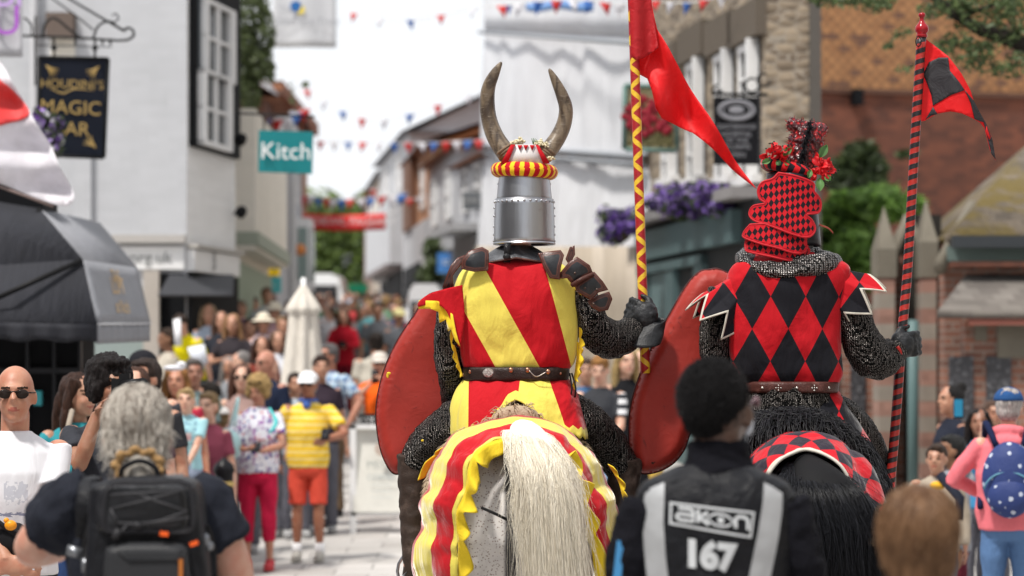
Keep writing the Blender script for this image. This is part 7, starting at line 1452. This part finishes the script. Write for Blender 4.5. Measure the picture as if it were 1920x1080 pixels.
for (px, py, r_, s_) in ((1448, 283, .042, 1), (1462, 288, .04, 2), (1475, 282, .035, 3), (1438, 292, .03, 4), (1540, 312, .046, 5), (1550, 322, .04, 6), (1530, 326, .036, 7), (1556, 310, .03, 8), (1536, 298, .03, 9)): blossom(K(px, py, -.10), r_, 11, h2o, s_)
lf = MB()
for (a, b_, w_) in (((1468, 292), (1484, 276), 7), ((1445, 300), (1428, 306), 6), ((1470, 302), (1480, 310), 6), ((1536, 296), (1550, 272), 9), ((1536, 334), (1537, 358), 9), ((1546, 328), (1556, 340), 7), ((1520, 318), (1515, 334), 6), ((1455, 302), (1462, 310), 6)):
    A0, B0 = K(*a, -.11), K(*b_, -.12); d_ = (B0-A0); s_ = V(-d_.z, 0, d_.x).normalized()*w_/kpx; lf.grid(lambda u, v: A0+d_*v+s_*((u-.5)*2*math.sin(math.pi*min(1, v*.92+.04))*.9)+V(0, -.012*abs(u-.5)*2-.01*math.sin(v*3), 0), 4, 7)
part('leaf_spray', lf, leaf((.09, .20, .06), (.05, .12, .04), .3), h2o); bd_ = MB()
for _ in range(24): p = random.Random(_).choice([(1436, 284), (1448, 272), (1558, 330), (1550, 345), (1562, 318), (1468, 276)]); bd_.blob(K(p[0]+q_.gauss(0, 5), p[1]+q_.gauss(0, 5), -.14), .0035, n=6, m=5)
part('black_beads', bd_, plain((.01, .01, .01), .2), h2o); part('ribbon', MB().grid(lambda u, v: K(1526+36*u, 408+28*u+3*math.sin(u*6)+3.5*v, -.02+.02*u), 14, 1), plain((.5, .12, .08), .7), h2o, solid=.002)
W2 = K(1668, 650, .115); glove(r2, W2, (.97, .1, .12), -1, K(1660, 660, .10), 0, .05)
part('wrist_band', MB().ctube([K(1682, 650, .045), K(1688, 662, .05), K(1687, 690, .09)], [(.009, .004)]*3, 8, 8), plain((.40, .02, .015), .6), r2)
g = G('spiral_wrap'); u_, v_, _ = g.xyz(kind='UV'); wv = g.noise(25, 3, st=(1, 1, 5)); s_ = (v_*21.5-u_).fr().lt(.48); LM2 = g.out(g.mix(s_, g.tint((.38, .02, .014), wv, .6, 1.4), (.010, .009, .011)), .42, bump=s_*1.+wv*.6, bs=.5, bd=.004)
l2 = thing('lance', 'lance wrapped in black and red spirals with a turned red finial', 'lance', K(1667, 940, .15)); part('shaft', MB().ctube([K(1728, 66, .18), K(1714, 290, .18), K(1702, 500, .18), K(1691, 630, .16), K(1680, 780, .16), K(1667, 936, .16), K(1662, 1010, .16)], .0215, 60, 20), LM2, l2)
fc = K(1728.5, 68, .18); part('finial', MB().lathe(fc, [(.0, -.01), (.024, -.005), (.025, .005), (.021, .01), (.029, .022), (.031, .032), (.027, .045), (.016, .058), (.010, .07), (.009, .082), (.014, .088), (.016, .094), (.013, .102), (.0, .106)], 24), plain((.30, .008, .014), .18), l2)
PB = flagcloth((.02, .018, .022), .05); g = G('chequered_pennon'); u_, v_, _ = g.xyz(kind='UV')
pts_ = None
def pn2(outl, mat, nm, off=0.): return pennon(outl, lambda x, y: 12.17-off+.03*math.sin((x-1715)*.05+.5), mat, nm, l2, sm_=False, Y=12.18, step=.012)
pn2([(1737, 72), (1752, 84), (1776, 106), (1800, 140), (1818, 172), (1824, 190), (1836, 210), (1850, 232), (1860, 255), (1868, 300), (1858, 282), (1847, 240), (1838, 230), (1825, 224), (1800, 214), (1780, 210), (1757, 213), (1745, 220), (1735, 226), (1712, 228), (1716, 200), (1722, 160), (1728, 120), (1733, 85)], PR, 'pennon')
for q in ([(1732, 138), (1743, 116), (1760, 108), (1776, 109), (1779, 134), (1796, 156), (1806, 171), (1780, 180), (1750, 198), (1747, 178), (1740, 158)], [(1750, 200), (1758, 214), (1748, 216), (1736, 224)], [(1806, 171), (1824, 190), (1836, 210), (1850, 232), (1862, 262), (1868, 299), (1860, 288), (1850, 248), (1845, 229), (1838, 228), (1826, 224), (1818, 195)]): pn2(q, PB, 'black_square', .004)
pn2([(1850, 236), (1858, 258), (1856, 262), (1849, 246)], PR, 'pennon_tip', .008); part('cord_loop', MB().tube([K(1722+5*math.cos(a), 78+9*math.sin(a), .15) for a in [i*.5 for i in range(13)]], .0025, 5, closed=True), plain((.01, .01, .01), .6), l2)
# ---------------------------------------------------------------- people nearest the camera, seen from behind
def strands_on(r, n, test, dirf, Lr, rad, seed, mat, par, name='hair_strands', seg=5, lift=.004, snap=0):
    q = random.Random(seed); m_ = MB(); N = len(r.v); c = 0; tr = bvh(r)
    while c < n:
        j = q.randrange(N); p, nn = Vector(r.v[j]), Vector(r.n[j])
        if not test(p): continue
        c += 1; L = q.uniform(*Lr); pts = [p-nn*.003]; cur = p
        for k in range(seg):
            d_ = dirf(cur, nn, q); cur = cur+d_*L/seg+nn*(lift/seg if k < 2 else -.0005); 
            if snap: co, n2, *_ = tr.find_nearest(cur); cur = co+n2*snap*(k+1)/seg*q.uniform(.3, 1)
            pts.append(cur.copy())
        strand(m_, pts, rad*q.uniform(.6, 1.3))
    return part(name, m_, mat, par)
# steward
YS = 7.6; Q = lambda px, py, dy=0.: P(px, py, YS+dy); kq = F/YS
t = thing('person', 'steward with short black hair in a black vest marked 167, seen from behind', 'person', (Q(1345, 0).x, YS, 0)); b = MB(); hcx = 1343
M_h = rotm(-28)
b.blob(Q(hcx, 752, -.012), (.088, .105, .108), M_h, 20, 16); b.blob(Q(hcx+6, 798, .03), (.066, .085, .085), M_h, 16, 12); b.blob(Q(hcx+40, 800, .075), (.03, .03, .03)); b.tube([Q(hcx+46, 765, .09), Q(hcx+54, 782, .10)], [.009, .015], 8)
b.blob(Q(1404, 783, -.02), (.014, .022, .034), rotm(-28)); b.tube([Q(1345, 900), Q(1345, 850, -.01), Q(1343, 800, .0)], [.08, .066, .066], 16)
b.tube([Q(1340, y) for y in (1500, 1300, 1150, 1000, 930, 890)], [(.17, .11), (.17, .11), (.18, .115), (.19, .115), (.17, .09), (.09, .07)], 20, side=(1, 0, 0))
AL, AR = [Q(1215, 940), Q(1180, 1060, .0), Q(1175, 1140, .05), Q(1180, 1180, .2)], [Q(1465, 945), Q(1505, 1070, 0), Q(1515, 1200, .05), Q(1500, 1330, .15)]
for A in (AL, AR): b.tube(A, [.06, .05, .042, .035], 12)
hand(b, AL[-1], V(0, 1, .3), V(1, 0, 0), 1., 60, -1, r=.009); hand(b, AR[-1], V(0, .4, -1), V(-1, 0, 0), 1., 30, 1, r=.009)
for sx in (-1, 1): b.tube([Q(1340+sx*58, 1420), V(Q(1340+sx*60, 0).x, YS, .5), V(Q(1340+sx*62, 0).x, YS, .08)], [.09, .065, .045], 12); b.blob(V(Q(1340+sx*62, 0).x, YS+.06, .045), (.045, .13, .045))
part('body', remesh(b, .0095, 3), skin((.085, .045, .030)), t)
m_ = MB(); m_.blob(Q(hcx-7, 745, -.018), (.096, .116, .110), M_h, 26, 20); m_.blob(Q(hcx-16, 792, -.035), (.066, .060, .048), M_h, 16, 12); r = remesh(m_, .008, 3); rough_up(r, .003, 60)
g = G('short_curls'); v = g.voro(230); part('hair', r, g.out(g.mix(v, (.018, .017, .018), (.004, .004, .004)), .85, bump=v*-1+g.noise(60, 3), bs=1., bd=.008, Specular_IOR_Level=.1), t)
strands_on(r, 5200, lambda p: True, lambda p, n_, q: (n_+V(q.gauss(0, .7), q.gauss(0, .7), q.gauss(0, .7))).normalized(), (.003, .006), .0011, 3, hairm((.03, .028, .03), (.005, .005, .006), .6), t, seg=2)
part('ear_piece', MB().ctube([Q(1398, 772, -.02), Q(1407, 782, -.02), Q(1406, 806, -.02), Q(1399, 815, -.02)], [.005, .008, .008, .007], 10, 8), plain((.45, .47, .52), .3), t); part('cable', MB().ctube([Q(1399, 815, -.02), Q(1396, 840, -.03), Q(1380, 866, -.06)], .002, 10, 5), plain((.3, .32, .35), .4), t)
part('glasses', MB().tube([Q(1403, 768, .0), Q(1412, 752, .09), Q(1416, 750, .12)], [.003, .004, .008], 6).blob(Q(1418, 754, .12), (.012, .02, .018)), plain((.10, .05, .06), .2), t)
# fleece collar, sleeves, vest
FL = G('fleece'); FL = FL.out(FL.tint((.007, .007, .010), FL.noise(90, 4), .6, 1.5), .9, bump=FL.noise(130, 4), bs=.8, bd=.006, Specular_IOR_Level=.1)
m_ = MB(); m_.tube([Q(1347, y) for y in (826, 831, 850, 868, 890)], [(.080, .078), (.087, .085), (.086, .086), (.094, .09), (.13, .10)], 24, side=(1, 0, 0)); r = remesh(m_, .0085, 2); rough_up(r, .006, 28, (1, 1, 2.4)); part('collar', r, FL, t)
m_ = MB()
for A in (AL, AR): m_.ctube(A, [.078, .068, .06, .048], 14, 16)
r = remesh(m_, .0095, 2); rough_up(r, .010, 16, (1, 1, 1.2)); part('sleeve', r, FL, t)
vt = [(868, 78, .075), (880, 100, .09), (896, 128, .11), (918, 144, .125), (950, 150, .135), (1000, 152, .14), (1060, 148, .135), (1150, 138, .13), (1300, 136, .13), (1400, 142, .13)]
def vest(u, v):
    py = spl(range(len(vt)), [q[0] for q in vt], v*9); hw, ry = (spl([q[0] for q in vt], [q[i] for q in vt], py) for i in (1, 2)); a = u*6.2832; c, s_ = math.cos(a), math.sin(a); c = math.copysign(abs(c)**.75, c)
    p = Q(1341+hw*c, py+(.16*abs(c)**2*max(0, 930-py))); f_ = noise.fractal(Vector((p.x*5, p.z*3.2, .7)), 1, 2, 4)*.016+.004*math.sin(p.x*40+p.z*22)*max(0, (1-abs(c))); p.y = YS+(ry+f_)*s_; return p
m_ = MB().grid(vest, 120, 90, closeu=True); vtree = bvh(m_); g = G('black_vest'); n_ = g.noise(9, 5, dist=1.); part('vest', m_, g.out(g.tint((.006, .0065, .009), n_, .6, 1.5), n_*.25+.40, bump=g.noise(10, 5, dist=1.3)+g.noise(240, 1)*.03, bs=.7, bd=.03, Specular_IOR_Level=.2), t, solid=.004)
for sx, cx_ in ((-1, 1228), (1, 1452)): m2 = MB().blob(Q(cx_-sx*4, 918, -.0), (.060, .10, .055)); 
GREY = G('reflective_tape'); GREY = GREY.out(GREY.tint((.36, .37, .385), GREY.noise(12, 4), .8, 1.15), .55, .1, bump=GREY.noise(10, 4, dist=.8), bs=.4, bd=.01)
def decal(outl, mat, name, off=.004, step=.008, sm_=False, tree_=None, Yd=None, par=None):
    Yd = Yd or YS-.12; v, f_, d_, N = fill2d([(P(a, b, Yd).x, P(a, b, Yd).z) for a, b in outl], step); m_ = MB().add([V(x, Yd, z) for x, z in v], f_); drape(m_, tree_ or vtree, off); return part(name, m_, mat, par or t)
decal([(1203, 926), (1226, 914), (1247, 905), (1246, 930), (1244, 980), (1248, 1040), (1255, 1100), (1262, 1200), (1222, 1200), (1216, 1100), (1209, 1030), (1205, 960)], GREY, 'reflective_strip')
decal([(1434, 905), (1452, 914), (1470, 926), (1468, 960), (1460, 1010), (1450, 1060), (1440, 1110), (1430, 1200), (1386, 1200), (1398, 1110), (1408, 1060), (1420, 1000), (1430, 940)], GREY, 'reflective_strip')
WL = plain((.52, .54, .56), .6)
def frame_decal(q, w_, mat, name):
    for i in range(4):
        a, b_ = q[i], q[(i+1) % 4]; dx, dy = b_[0]-a[0], b_[1]-a[1]; L = math.hypot(dx, dy); nx, ny = -dy/L*w_/2, dx/L*w_/2; ex, ey = dx/L*w_/2, dy/L*w_/2
        decal([(a[0]-ex+nx, a[1]-ey+ny), (b_[0]+ex+nx, b_[1]+ey+ny), (b_[0]+ex-nx, b_[1]+ey-ny), (a[0]-ex-nx, a[1]-ey-ny)], mat, name, off=.005)
frame_decal([(1258, 943), (1412, 961), (1406, 1006), (1257, 981)], 4.2, WL, 'logo_frame')
def stroke_decal(pts, w_, mat, name, closed=False):
    n = len(pts); v = []; 
    for i, p in enumerate(pts):
        a, b_ = (pts[i-1], pts[(i+1) % n]) if closed else (pts[max(i-1, 0)], pts[min(i+1, n-1)]); dx, dy = b_[0]-a[0], b_[1]-a[1]; L = max(math.hypot(dx, dy), 1e-6); nx, ny = -dy/L*w_/2, dx/L*w_/2
        v += [P(p[0]+nx, p[1]+ny, YS-.12), P(p[0]-nx, p[1]-ny, YS-.12)]
    k = n if closed else n-1; m_ = MB().add(v, [(2*i, 2*i+1, (2*i+3) % (2*n), (2*i+2) % (2*n)) for i in range(k)]); drape(m_, vtree, .006); part(name, m_, mat, t)
def arc(cx_, cy_, rx, ry, a0, a1, n=14): return [(cx_+rx*math.cos(R(a0+(a1-a0)*i/n)), cy_+ry*math.sin(R(a0+(a1-a0)*i/n))) for i in range(n+1)]
def sl_(pts): return [(x, y+(x-1258)*.125) for x, y in pts]      # lettering climbs with the box
for s_ in ([(1272, 950), (1296, 950), (1299, 954), (1299, 972), (1274, 972), (1268, 967), (1272, 961), (1298, 961)], [(1308, 948), (1308, 973)], [(1326, 952), (1310, 962), (1328, 974)], [(1378, 974), (1378, 956), (1384, 952), (1396, 952), (1401, 957), (1401, 975)]): stroke_decal([p for a, b_ in zip(sl_(s_)[:-1], sl_(s_)[1:]) for p in (a, ((a[0]+b_[0])/2, (a[1]+b_[1])/2))]+[sl_(s_)[-1]], 6.2, WL, 'logo_lettering')
stroke_decal(sl_([(1324, 963), (1337, 953), (1350, 951), (1363, 954), (1375, 963), (1363, 972), (1350, 974), (1337, 972)]), 4, WL, 'logo_eye', True); decal(sl_(arc(1350, 963, 6, 6, 0, 350)), WL, 'logo_pupil', off=.006)
dg_ = text_mb('167', 50/kq*1.32, bold=.006, sub=2); o_ = P(1329, 1043, YS-.12); dg_.v = [(o_.x+v[0]*.95, o_.y, o_.z+v[2]-(v[0])*.10) for v in dg_.v]; drape(dg_, vtree, .006); part('number', dg_, WL, t)
part('arm_badge', MB().blob(Q(1518, 1045, -.045), (.012, .008, .022), n=12, m=8), plain((.25, .27, .36), .6), t)
part('trousers', remesh(MB().tube([Q(1340, y) for y in (1390, 1450, 1500)], [(.18, .13)]*3, 20, side=(1, 0, 0)).tube([Q(1300, 1480), V(Q(1282, 0).x, YS, .1)], [.1, .07], 14).tube([Q(1380, 1480), V(Q(1402, 0).x, YS, .1)], [.1, .07], 14), .014, 2), cloth((.015, .015, .02)), t)
o = thing('phone', 'phone with a blue lit screen held low beside the steward', 'phone', Q(1165, 1075, -.05)); part('case', MB().box(Q(1163, 1058, -.05), (.035, .014, .15), rotm(0, 0, 6)), PHONE, o, sharp=30); part('screen', MB().box(Q(1160, 1055, -.062), (.022, .004, .12), rotm(0, 0, 6)), plain((.05, .22, .45), .3), o, sharp=30)
# backpacker
YB_ = 8.05; B = lambda px, py, dy=0.: P(px, py, YB_+dy)
t = thing('person', 'grey haired photographer in black t-shirt with hair tied low, seen from behind', 'person', (B(255, 0).x, YB_, 0)); b = MB()
b.blob(B(257, 795, -.0), (.085, .10, .105), None, 20, 16); b.blob(B(257, 835, .03), (.066, .08, .08)); b.tube([B(257, 930), B(257, 880), B(257, 830)], [.08, .065, .06], 14)
for sx in (-1, 1): b.blob(B(257+sx*58, 828, .01), (.012, .02, .032))
b.tube([B(257, y) for y in (1500, 1300, 1150, 1000, 930, 905)], [(.18, .13), (.18, .14), (.18, .13), (.19, .12), (.17, .1), (.09, .07)], 20, side=(1, 0, 0))
AL, AR = [B(150, 945), B(95, 985, .05), B(60, 1030, .12), B(110, 1030, .38)], [B(370, 950), B(415, 1010, .0), B(440, 1090, .05), B(380, 1060, .35)]
for A, sd in ((AL, -1), (AR, 1)): b.ctube(A, [.07, .062, .055, .04], 14, 14); hand(b, A[-1], (A[-1]-A[-2]), V(0, 0, 1), 1., 60, -sd, r=.009)
for sx in (-1, 1): b.tube([B(257+sx*58, 1420), V(B(257+sx*60, 0).x, YB_, .5), V(B(257+sx*62, 0).x, YB_, .08)], [.1, .07, .045], 12); b.blob(V(B(257+sx*62, 0).x, YB_+.06, .045), (.045, .13, .045))
part('body', remesh(b, .010, 3), skin((.56, .32, .24)), t)
m_ = MB(); m_.tube([B(257, y) for y in (1480, 1300, 1150, 1020, 960, 925, 902)], [(.20, .15), (.20, .155), (.195, .15), (.205, .14), (.20, .125), (.165, .105), (.09, .085)], 24, side=(1, 0, 0))
for A in (AL, AR): m_.tube([A[0]+(V(.04, 0, .02) if A is AL else V(-.04, 0, .02)), A[0], A[0].lerp(A[1], .55), A[1].lerp(A[2], .15)], [.10, .105, .105, .10], 16)
r = remesh(m_, .010, 3); rough_up(r, .016, 9, (1.3, 1, .8)); part('t_shirt', r, cloth((.014, .016, .024), wr=.9), t)
m_ = MB(); m_.blob(B(257, 790, -.012), (.099, .115, .112), None, 24, 18); m_.tube([B(257, 800, -.05), B(257, 850, -.05), B(262, 892, -.05)], [(.098, .07), (.088, .062), (.055, .04)], 16, side=(1, 0, 0)); r = remesh(m_, .009, 3); rough_up(r, .006, 30, (2, 2, .5)); part('hair', r, hairm((.30, .27, .24), (.12, .10, .085), isl=False), t)
tie = B(262, 872, -.11)
def hdir(p, n_, q): d_ = (tie-p); d_.normalize(); d_ = d_-n_*d_.dot(n_)*.85; return (d_+V(q.gauss(0, .13), q.gauss(0, .1), q.gauss(0, .1))).normalized()
strands_on(r, 5200, lambda p: p.y < YB_+.09, hdir, (.06, .17), .0015, 8, hairm((.62, .58, .52), (.16, .125, .10), .4), t, seg=7, lift=.008, snap=.007)
strands_on(r, 700, lambda p: p.z < B(0, 800).z, lambda p, n_, q: (n_*.8+V(q.gauss(0, .4), q.gauss(0, .3), -.7)).normalized(), (.02, .05), .0010, 9, hairm((.70, .66, .60), (.4, .36, .31), .4), t, seg=5)
m_ = MB()
for i in range(26): a = i*.7; m_.ctube([tie+V(.05*math.cos(a)*1.1, -.02, .035*math.sin(a)), tie+V(.075*math.cos(a+.3), -.035, .05*math.sin(a+.3)), tie+V(.05*math.cos(a+.7), -.03, .03*math.sin(a+.7))], [.008, .012, .008], 6, 6)
r = remesh(m_, .006, 1); part('scrunchie', r, plain((.33, .20, .085), .85, bump=.8, sc=40, var=.5), t); part('hair_tail', MB().ctube([tie+V(0, -.01, 0), tie+V(.01, -.04, -.03), tie+V(.015, -.03, -.07)], [.04, .05, .03], 8, 12), hairm((.5, .47, .42), (.2, .17, .14), isl=False), t)
part('trousers', remesh(MB().tube([B(257, y) for y in (1400, 1450, 1500)], [(.19, .15)]*3, 20, side=(1, 0, 0)).tube([B(215, 1480), V(B(196, 0).x, YB_, .1)], [.1, .07], 14).tube([B(300, 1480), V(B(318, 0).x, YB_, .1)], [.1, .07], 14), .014, 2), cloth((.03, .035, .05)), t)
o = thing('backpack', 'large black camera backpack with hard shell pocket and elastic cords', 'backpack', B(280, 1200, -.2)); NYL = G('nylon'); nn_ = NYL.noise(8, 4); NYL = NYL.out(NYL.tint((.008, .0085, .011), nn_, .7, 1.5), .5, bump=NYL.noise(9, 4, dist=1.)+NYL.noise(300, 1)*.04, bs=.8, bd=.02, Specular_IOR_Level=.2)
def rbox(outl, y0, y1, r_, name, mat, par, step=.012):       # pillow-edged slab between two depths (front nearer the camera)
    o2 = smoothpoly([(P(a, b, YB_-.2).x, P(a, b, YB_-.2).z) for a, b in outl], 70); v, f_, d_, N = fill2d(o2, step); n0 = len(v)
    mb = MB().add([V(x, y0+r_*(1-math.sqrt(max(0, 1-(1-min(1, dd/r_))**2))), z) for (x, z), dd in zip(v, d_)], f_); mb.add([V(x, y1, z) for x, z in v], [tuple(reversed(f)) for f in f_]); mb.f += [(i, (i+1) % N, (i+1) % N+n0, i+n0) for i in range(N)]; mb.m += [0]*N
    return part(name, mb, mat, par)
def rr(x0, y0, x1, y1, c=12, t0=0): return [(x0+c+t0, y0), ((x0+x1)/2, y0), (x1-c-t0, y0), (x1-t0, y0+c), (x1, (y0+y1)/2), (x1, y1-c), (x1-c, y1), ((x0+x1)/2, y1), (x0+c, y1), (x0, y1-c), (x0, (y0+y1)/2), (x0+t0, y0+c)]
rbox([(182, 905), (230, 894), (290, 891), (350, 897), (375, 915), (384, 980), (396, 1060), (405, 1160), (400, 1300), (385, 1360), (170, 1360), (160, 1300), (163, 1160), (168, 1060), (174, 980), (176, 925)], YB_-.33, YB_-.12, .035, 'main_compartment', NYL, o)
tp = rbox(rr(195, 905, 362, 996, 16, 4), YB_-.36, YB_-.3, .022, 'top_pocket', leather((.010, .0105, .013), .34), o)
cd = MB()
for a, b_ in (((207, 928), (350, 916)), ((250, 924), (352, 958)), ((207, 954), (352, 916)), ((207, 954), (222, 980)), ((352, 958), (280, 982)), ((222, 980), (280, 982)), ((215, 1010), (240, 982)), ((258, 982), (355, 970))): cd.tube([P(*a, YB_-.375), P((a[0]+b_[0])/2, (a[1]+b_[1])/2+1, YB_-.378), P(*b_, YB_-.375)], .0032, 6)
part('elastic_cord', cd, plain((.045, .045, .05), .6), o); part('cord_lock', MB().tube([P(214, 1010, YB_-.38), P(224, 994, YB_-.385)], .011, 8).tube([P(250, 984, YB_-.38), P(266, 986, YB_-.38)], .010, 8), plain((.03, .03, .033), .4), o)
pp = MB()
for off in (0, 4): pp.tube([P(a, b_, YB_-.365) for a, b_ in smoothpoly(rr(193+off, 903+off, 364-off, 998-off, 16, 4), 60)], .0035, 6, closed=True)
part('piping', pp, plain((.028, .028, .032), .5), o)
sh = rbox([(215, 1020), (240, 1012), (290, 1010), (340, 1012), (360, 1020), (367, 1060), (372, 1120), (370, 1250), (212, 1250), (210, 1120), (211, 1060)], YB_-.40, YB_-.32, .028, 'hard_shell', plain((.030, .031, .034), .38, bump=.15, sc=90), o)
part('shell_ridge', MB().tube([P(a, b_, YB_-.403) for a, b_ in ((222, 1032), (240, 1050), (337, 1048), (352, 1029))], .0035, 6), plain((.022, .023, .026), .35), o)
for a, b_ in ((308, 1001), (364, 1019)): part('orange_tab', MB().box(P(a, b_, YB_-.39), (.023, .012, .012), rotm(0, 0, -20 if a > 320 else 8)), plain((.75, .10, .01), .5), o, sharp=30)
part('orange_tab', MB().box(P(339, 1066, YB_-.405), (.011, .006, .052)), plain((.38, .12, .02), .5), o, sharp=30)
part('grab_handle', MB().ctube([B(226, 893, -.2), B(232, 876, -.2), B(262, 864, -.2), B(290, 876, -.2), B(297, 893, -.2)], .008, 20, 8), plain((.010, .010, .012), .5), o); part('logo_tab', MB().box(P(328, 893, YB_-.28), (.05, .02, .012), rotm(0, 0, -4)), plain((.20, .20, .21), .6), o, sharp=30)
for sx in (-1, 1):
    m_ = MB().ctube([B(257+sx*95, 1010, -.10), B(257+sx*98, 950, -.135), B(257+sx*92, 912, -.10), B(257+sx*84, 900, -.02), B(257+sx*84, 925, .10), B(257+sx*90, 1000, .15)], [(.032, .010)]*6, 24, 10, side=(1, 0, 0)); r = remesh(m_, .007, 2); rough_up(r, .004, 30); part('shoulder_strap', r, NYL, o)
for q3 in ((172, 160, 168), (386, 398, 400)): part('side_strap', MB().ctube([B(q3[0], 985, -.2), B(q3[1], 1030, -.15), B(q3[2], 1085, -.2)], [(.012, .004)]*3, 8, 6), plain((.02, .02, .022), .6), o)
part('buckle', MB().box(B(140, 1035, -.15), (.045, .02, .03), rotm(0, 0, 15)).box(B(160, 1060, -.18), (.02, .02, .04)).blob(B(386, 1012, -.26), (.012, .012, .018)).blob(B(392, 1024, -.25), (.014, .012, .014)), plain((.22, .23, .25), .3, .6), o)
# girl's head
YG = 6.05; Gq = lambda px, py, dy=0.: P(px, py, YG+dy); t = thing('person', 'child with light brown hair at the lower edge of the picture, seen from behind', 'person', (Gq(1722, 0).x, YG, 0)); b = MB()
b.blob(Gq(1722, 1000), (.078, .092, .094), None, 18, 14); b.blob(Gq(1722, 1045, .03), (.058, .07, .07)); b.tube([Gq(1722, 1170), Gq(1722, 1060)], [.055, .05], 12); b.tube([Gq(1722, y) for y in (1850, 1600, 1400, 1230, 1180, 1150)], [(.13, .09), (.12, .09), (.13, .09), (.14, .085), (.12, .07), (.05, .05)], 18, side=(1, 0, 0))
for sx in (-1, 1): A_ = [Gq(1722+sx*118, 1210), Gq(1722+sx*150, 1440), Gq(1722+sx*150, 1640, .1)]; b.tube(A_, [.045, .036, .026], 10); hand(b, A_[-1], V(0, .2, -1), V(-sx, 0, 0), .85, 30, sx, r=.009); b.blob(Gq(1722+sx*66, 1030, .01), (.01, .018, .028)); b.tube([Gq(1722+sx*52, 1800), V(Gq(1722+sx*55, 0).x, YG, .08)], [.07, .04], 12); b.blob(V(Gq(1722+sx*55, 0).x, YG+.05, .04), (.04, .11, .04))
part('body', remesh(b, .011, 3), skin(PALESK), t)
m_ = MB(); m_.blob(Gq(1722, 996, -.008), (.091, .106, .104), None, 24, 18); m_.tube([Gq(1722, 1010, -.03), Gq(1722, 1060, -.03), Gq(1724, 1120, -.05)], [(.089, .075), (.080, .06), (.05, .035)], 16, side=(1, 0, 0)); r = remesh(m_, .009, 3); rough_up(r, .006, 26, (2, 2, .5)); part('hair', r, hairm((.20, .11, .06), (.09, .042, .022), isl=False), t); crown_ = Gq(1722, 930, -.01)
def gdir(p, n_, q): d_ = V(p.x-crown_.x, (p.y-crown_.y)*.3, -.16-.9*(crown_.z-p.z)); d_.normalize(); d_ = d_-n_*d_.dot(n_); return (d_+V(q.gauss(0, .12), q.gauss(0, .08), q.gauss(0, .08))).normalized()
strands_on(r, 5200, lambda p: p.y < YG+.08, gdir, (.05, .14), .0012, 12, hairm((.27, .155, .085), (.085, .042, .022), .4), t, seg=7, lift=.006, snap=.006)
strands_on(r, 130, lambda p: True, lambda p, n_, q: (n_+V(q.gauss(0, .5), q.gauss(0, .3), q.gauss(0, .5))).normalized(), (.006, .018), .0007, 13, hairm((.5, .32, .18), (.3, .18, .1), .4), t, seg=3)
m_ = MB().tube([Gq(1722, y) for y in (1700, 1500, 1350, 1230, 1180, 1155)], [(.15, .11), (.14, .105), (.15, .105), (.16, .10), (.14, .085), (.06, .06)], 20, side=(1, 0, 0))
for sx in (-1, 1): m_.tube([Gq(1722+sx*105, 1205), Gq(1722+sx*150, 1440), Gq(1722+sx*150, 1600, .08)], [.062, .05, .04], 12)
r = remesh(m_, .012, 2); rough_up(r, .008, 12); part('shirt', r, cloth((.35, .3, .32)), t); part('trousers', remesh(MB().tube([Gq(1722, 1680), Gq(1722, 1850)], [(.15, .11)]*2, 16, side=(1, 0, 0)).tube([Gq(1672, 1820), V(Gq(1667, 0).x, YG, .1)], [.08, .055], 12).tube([Gq(1772, 1820), V(Gq(1777, 0).x, YG, .1)], [.08, .055], 12), .014, 2), cloth((.05, .07, .12)), t)
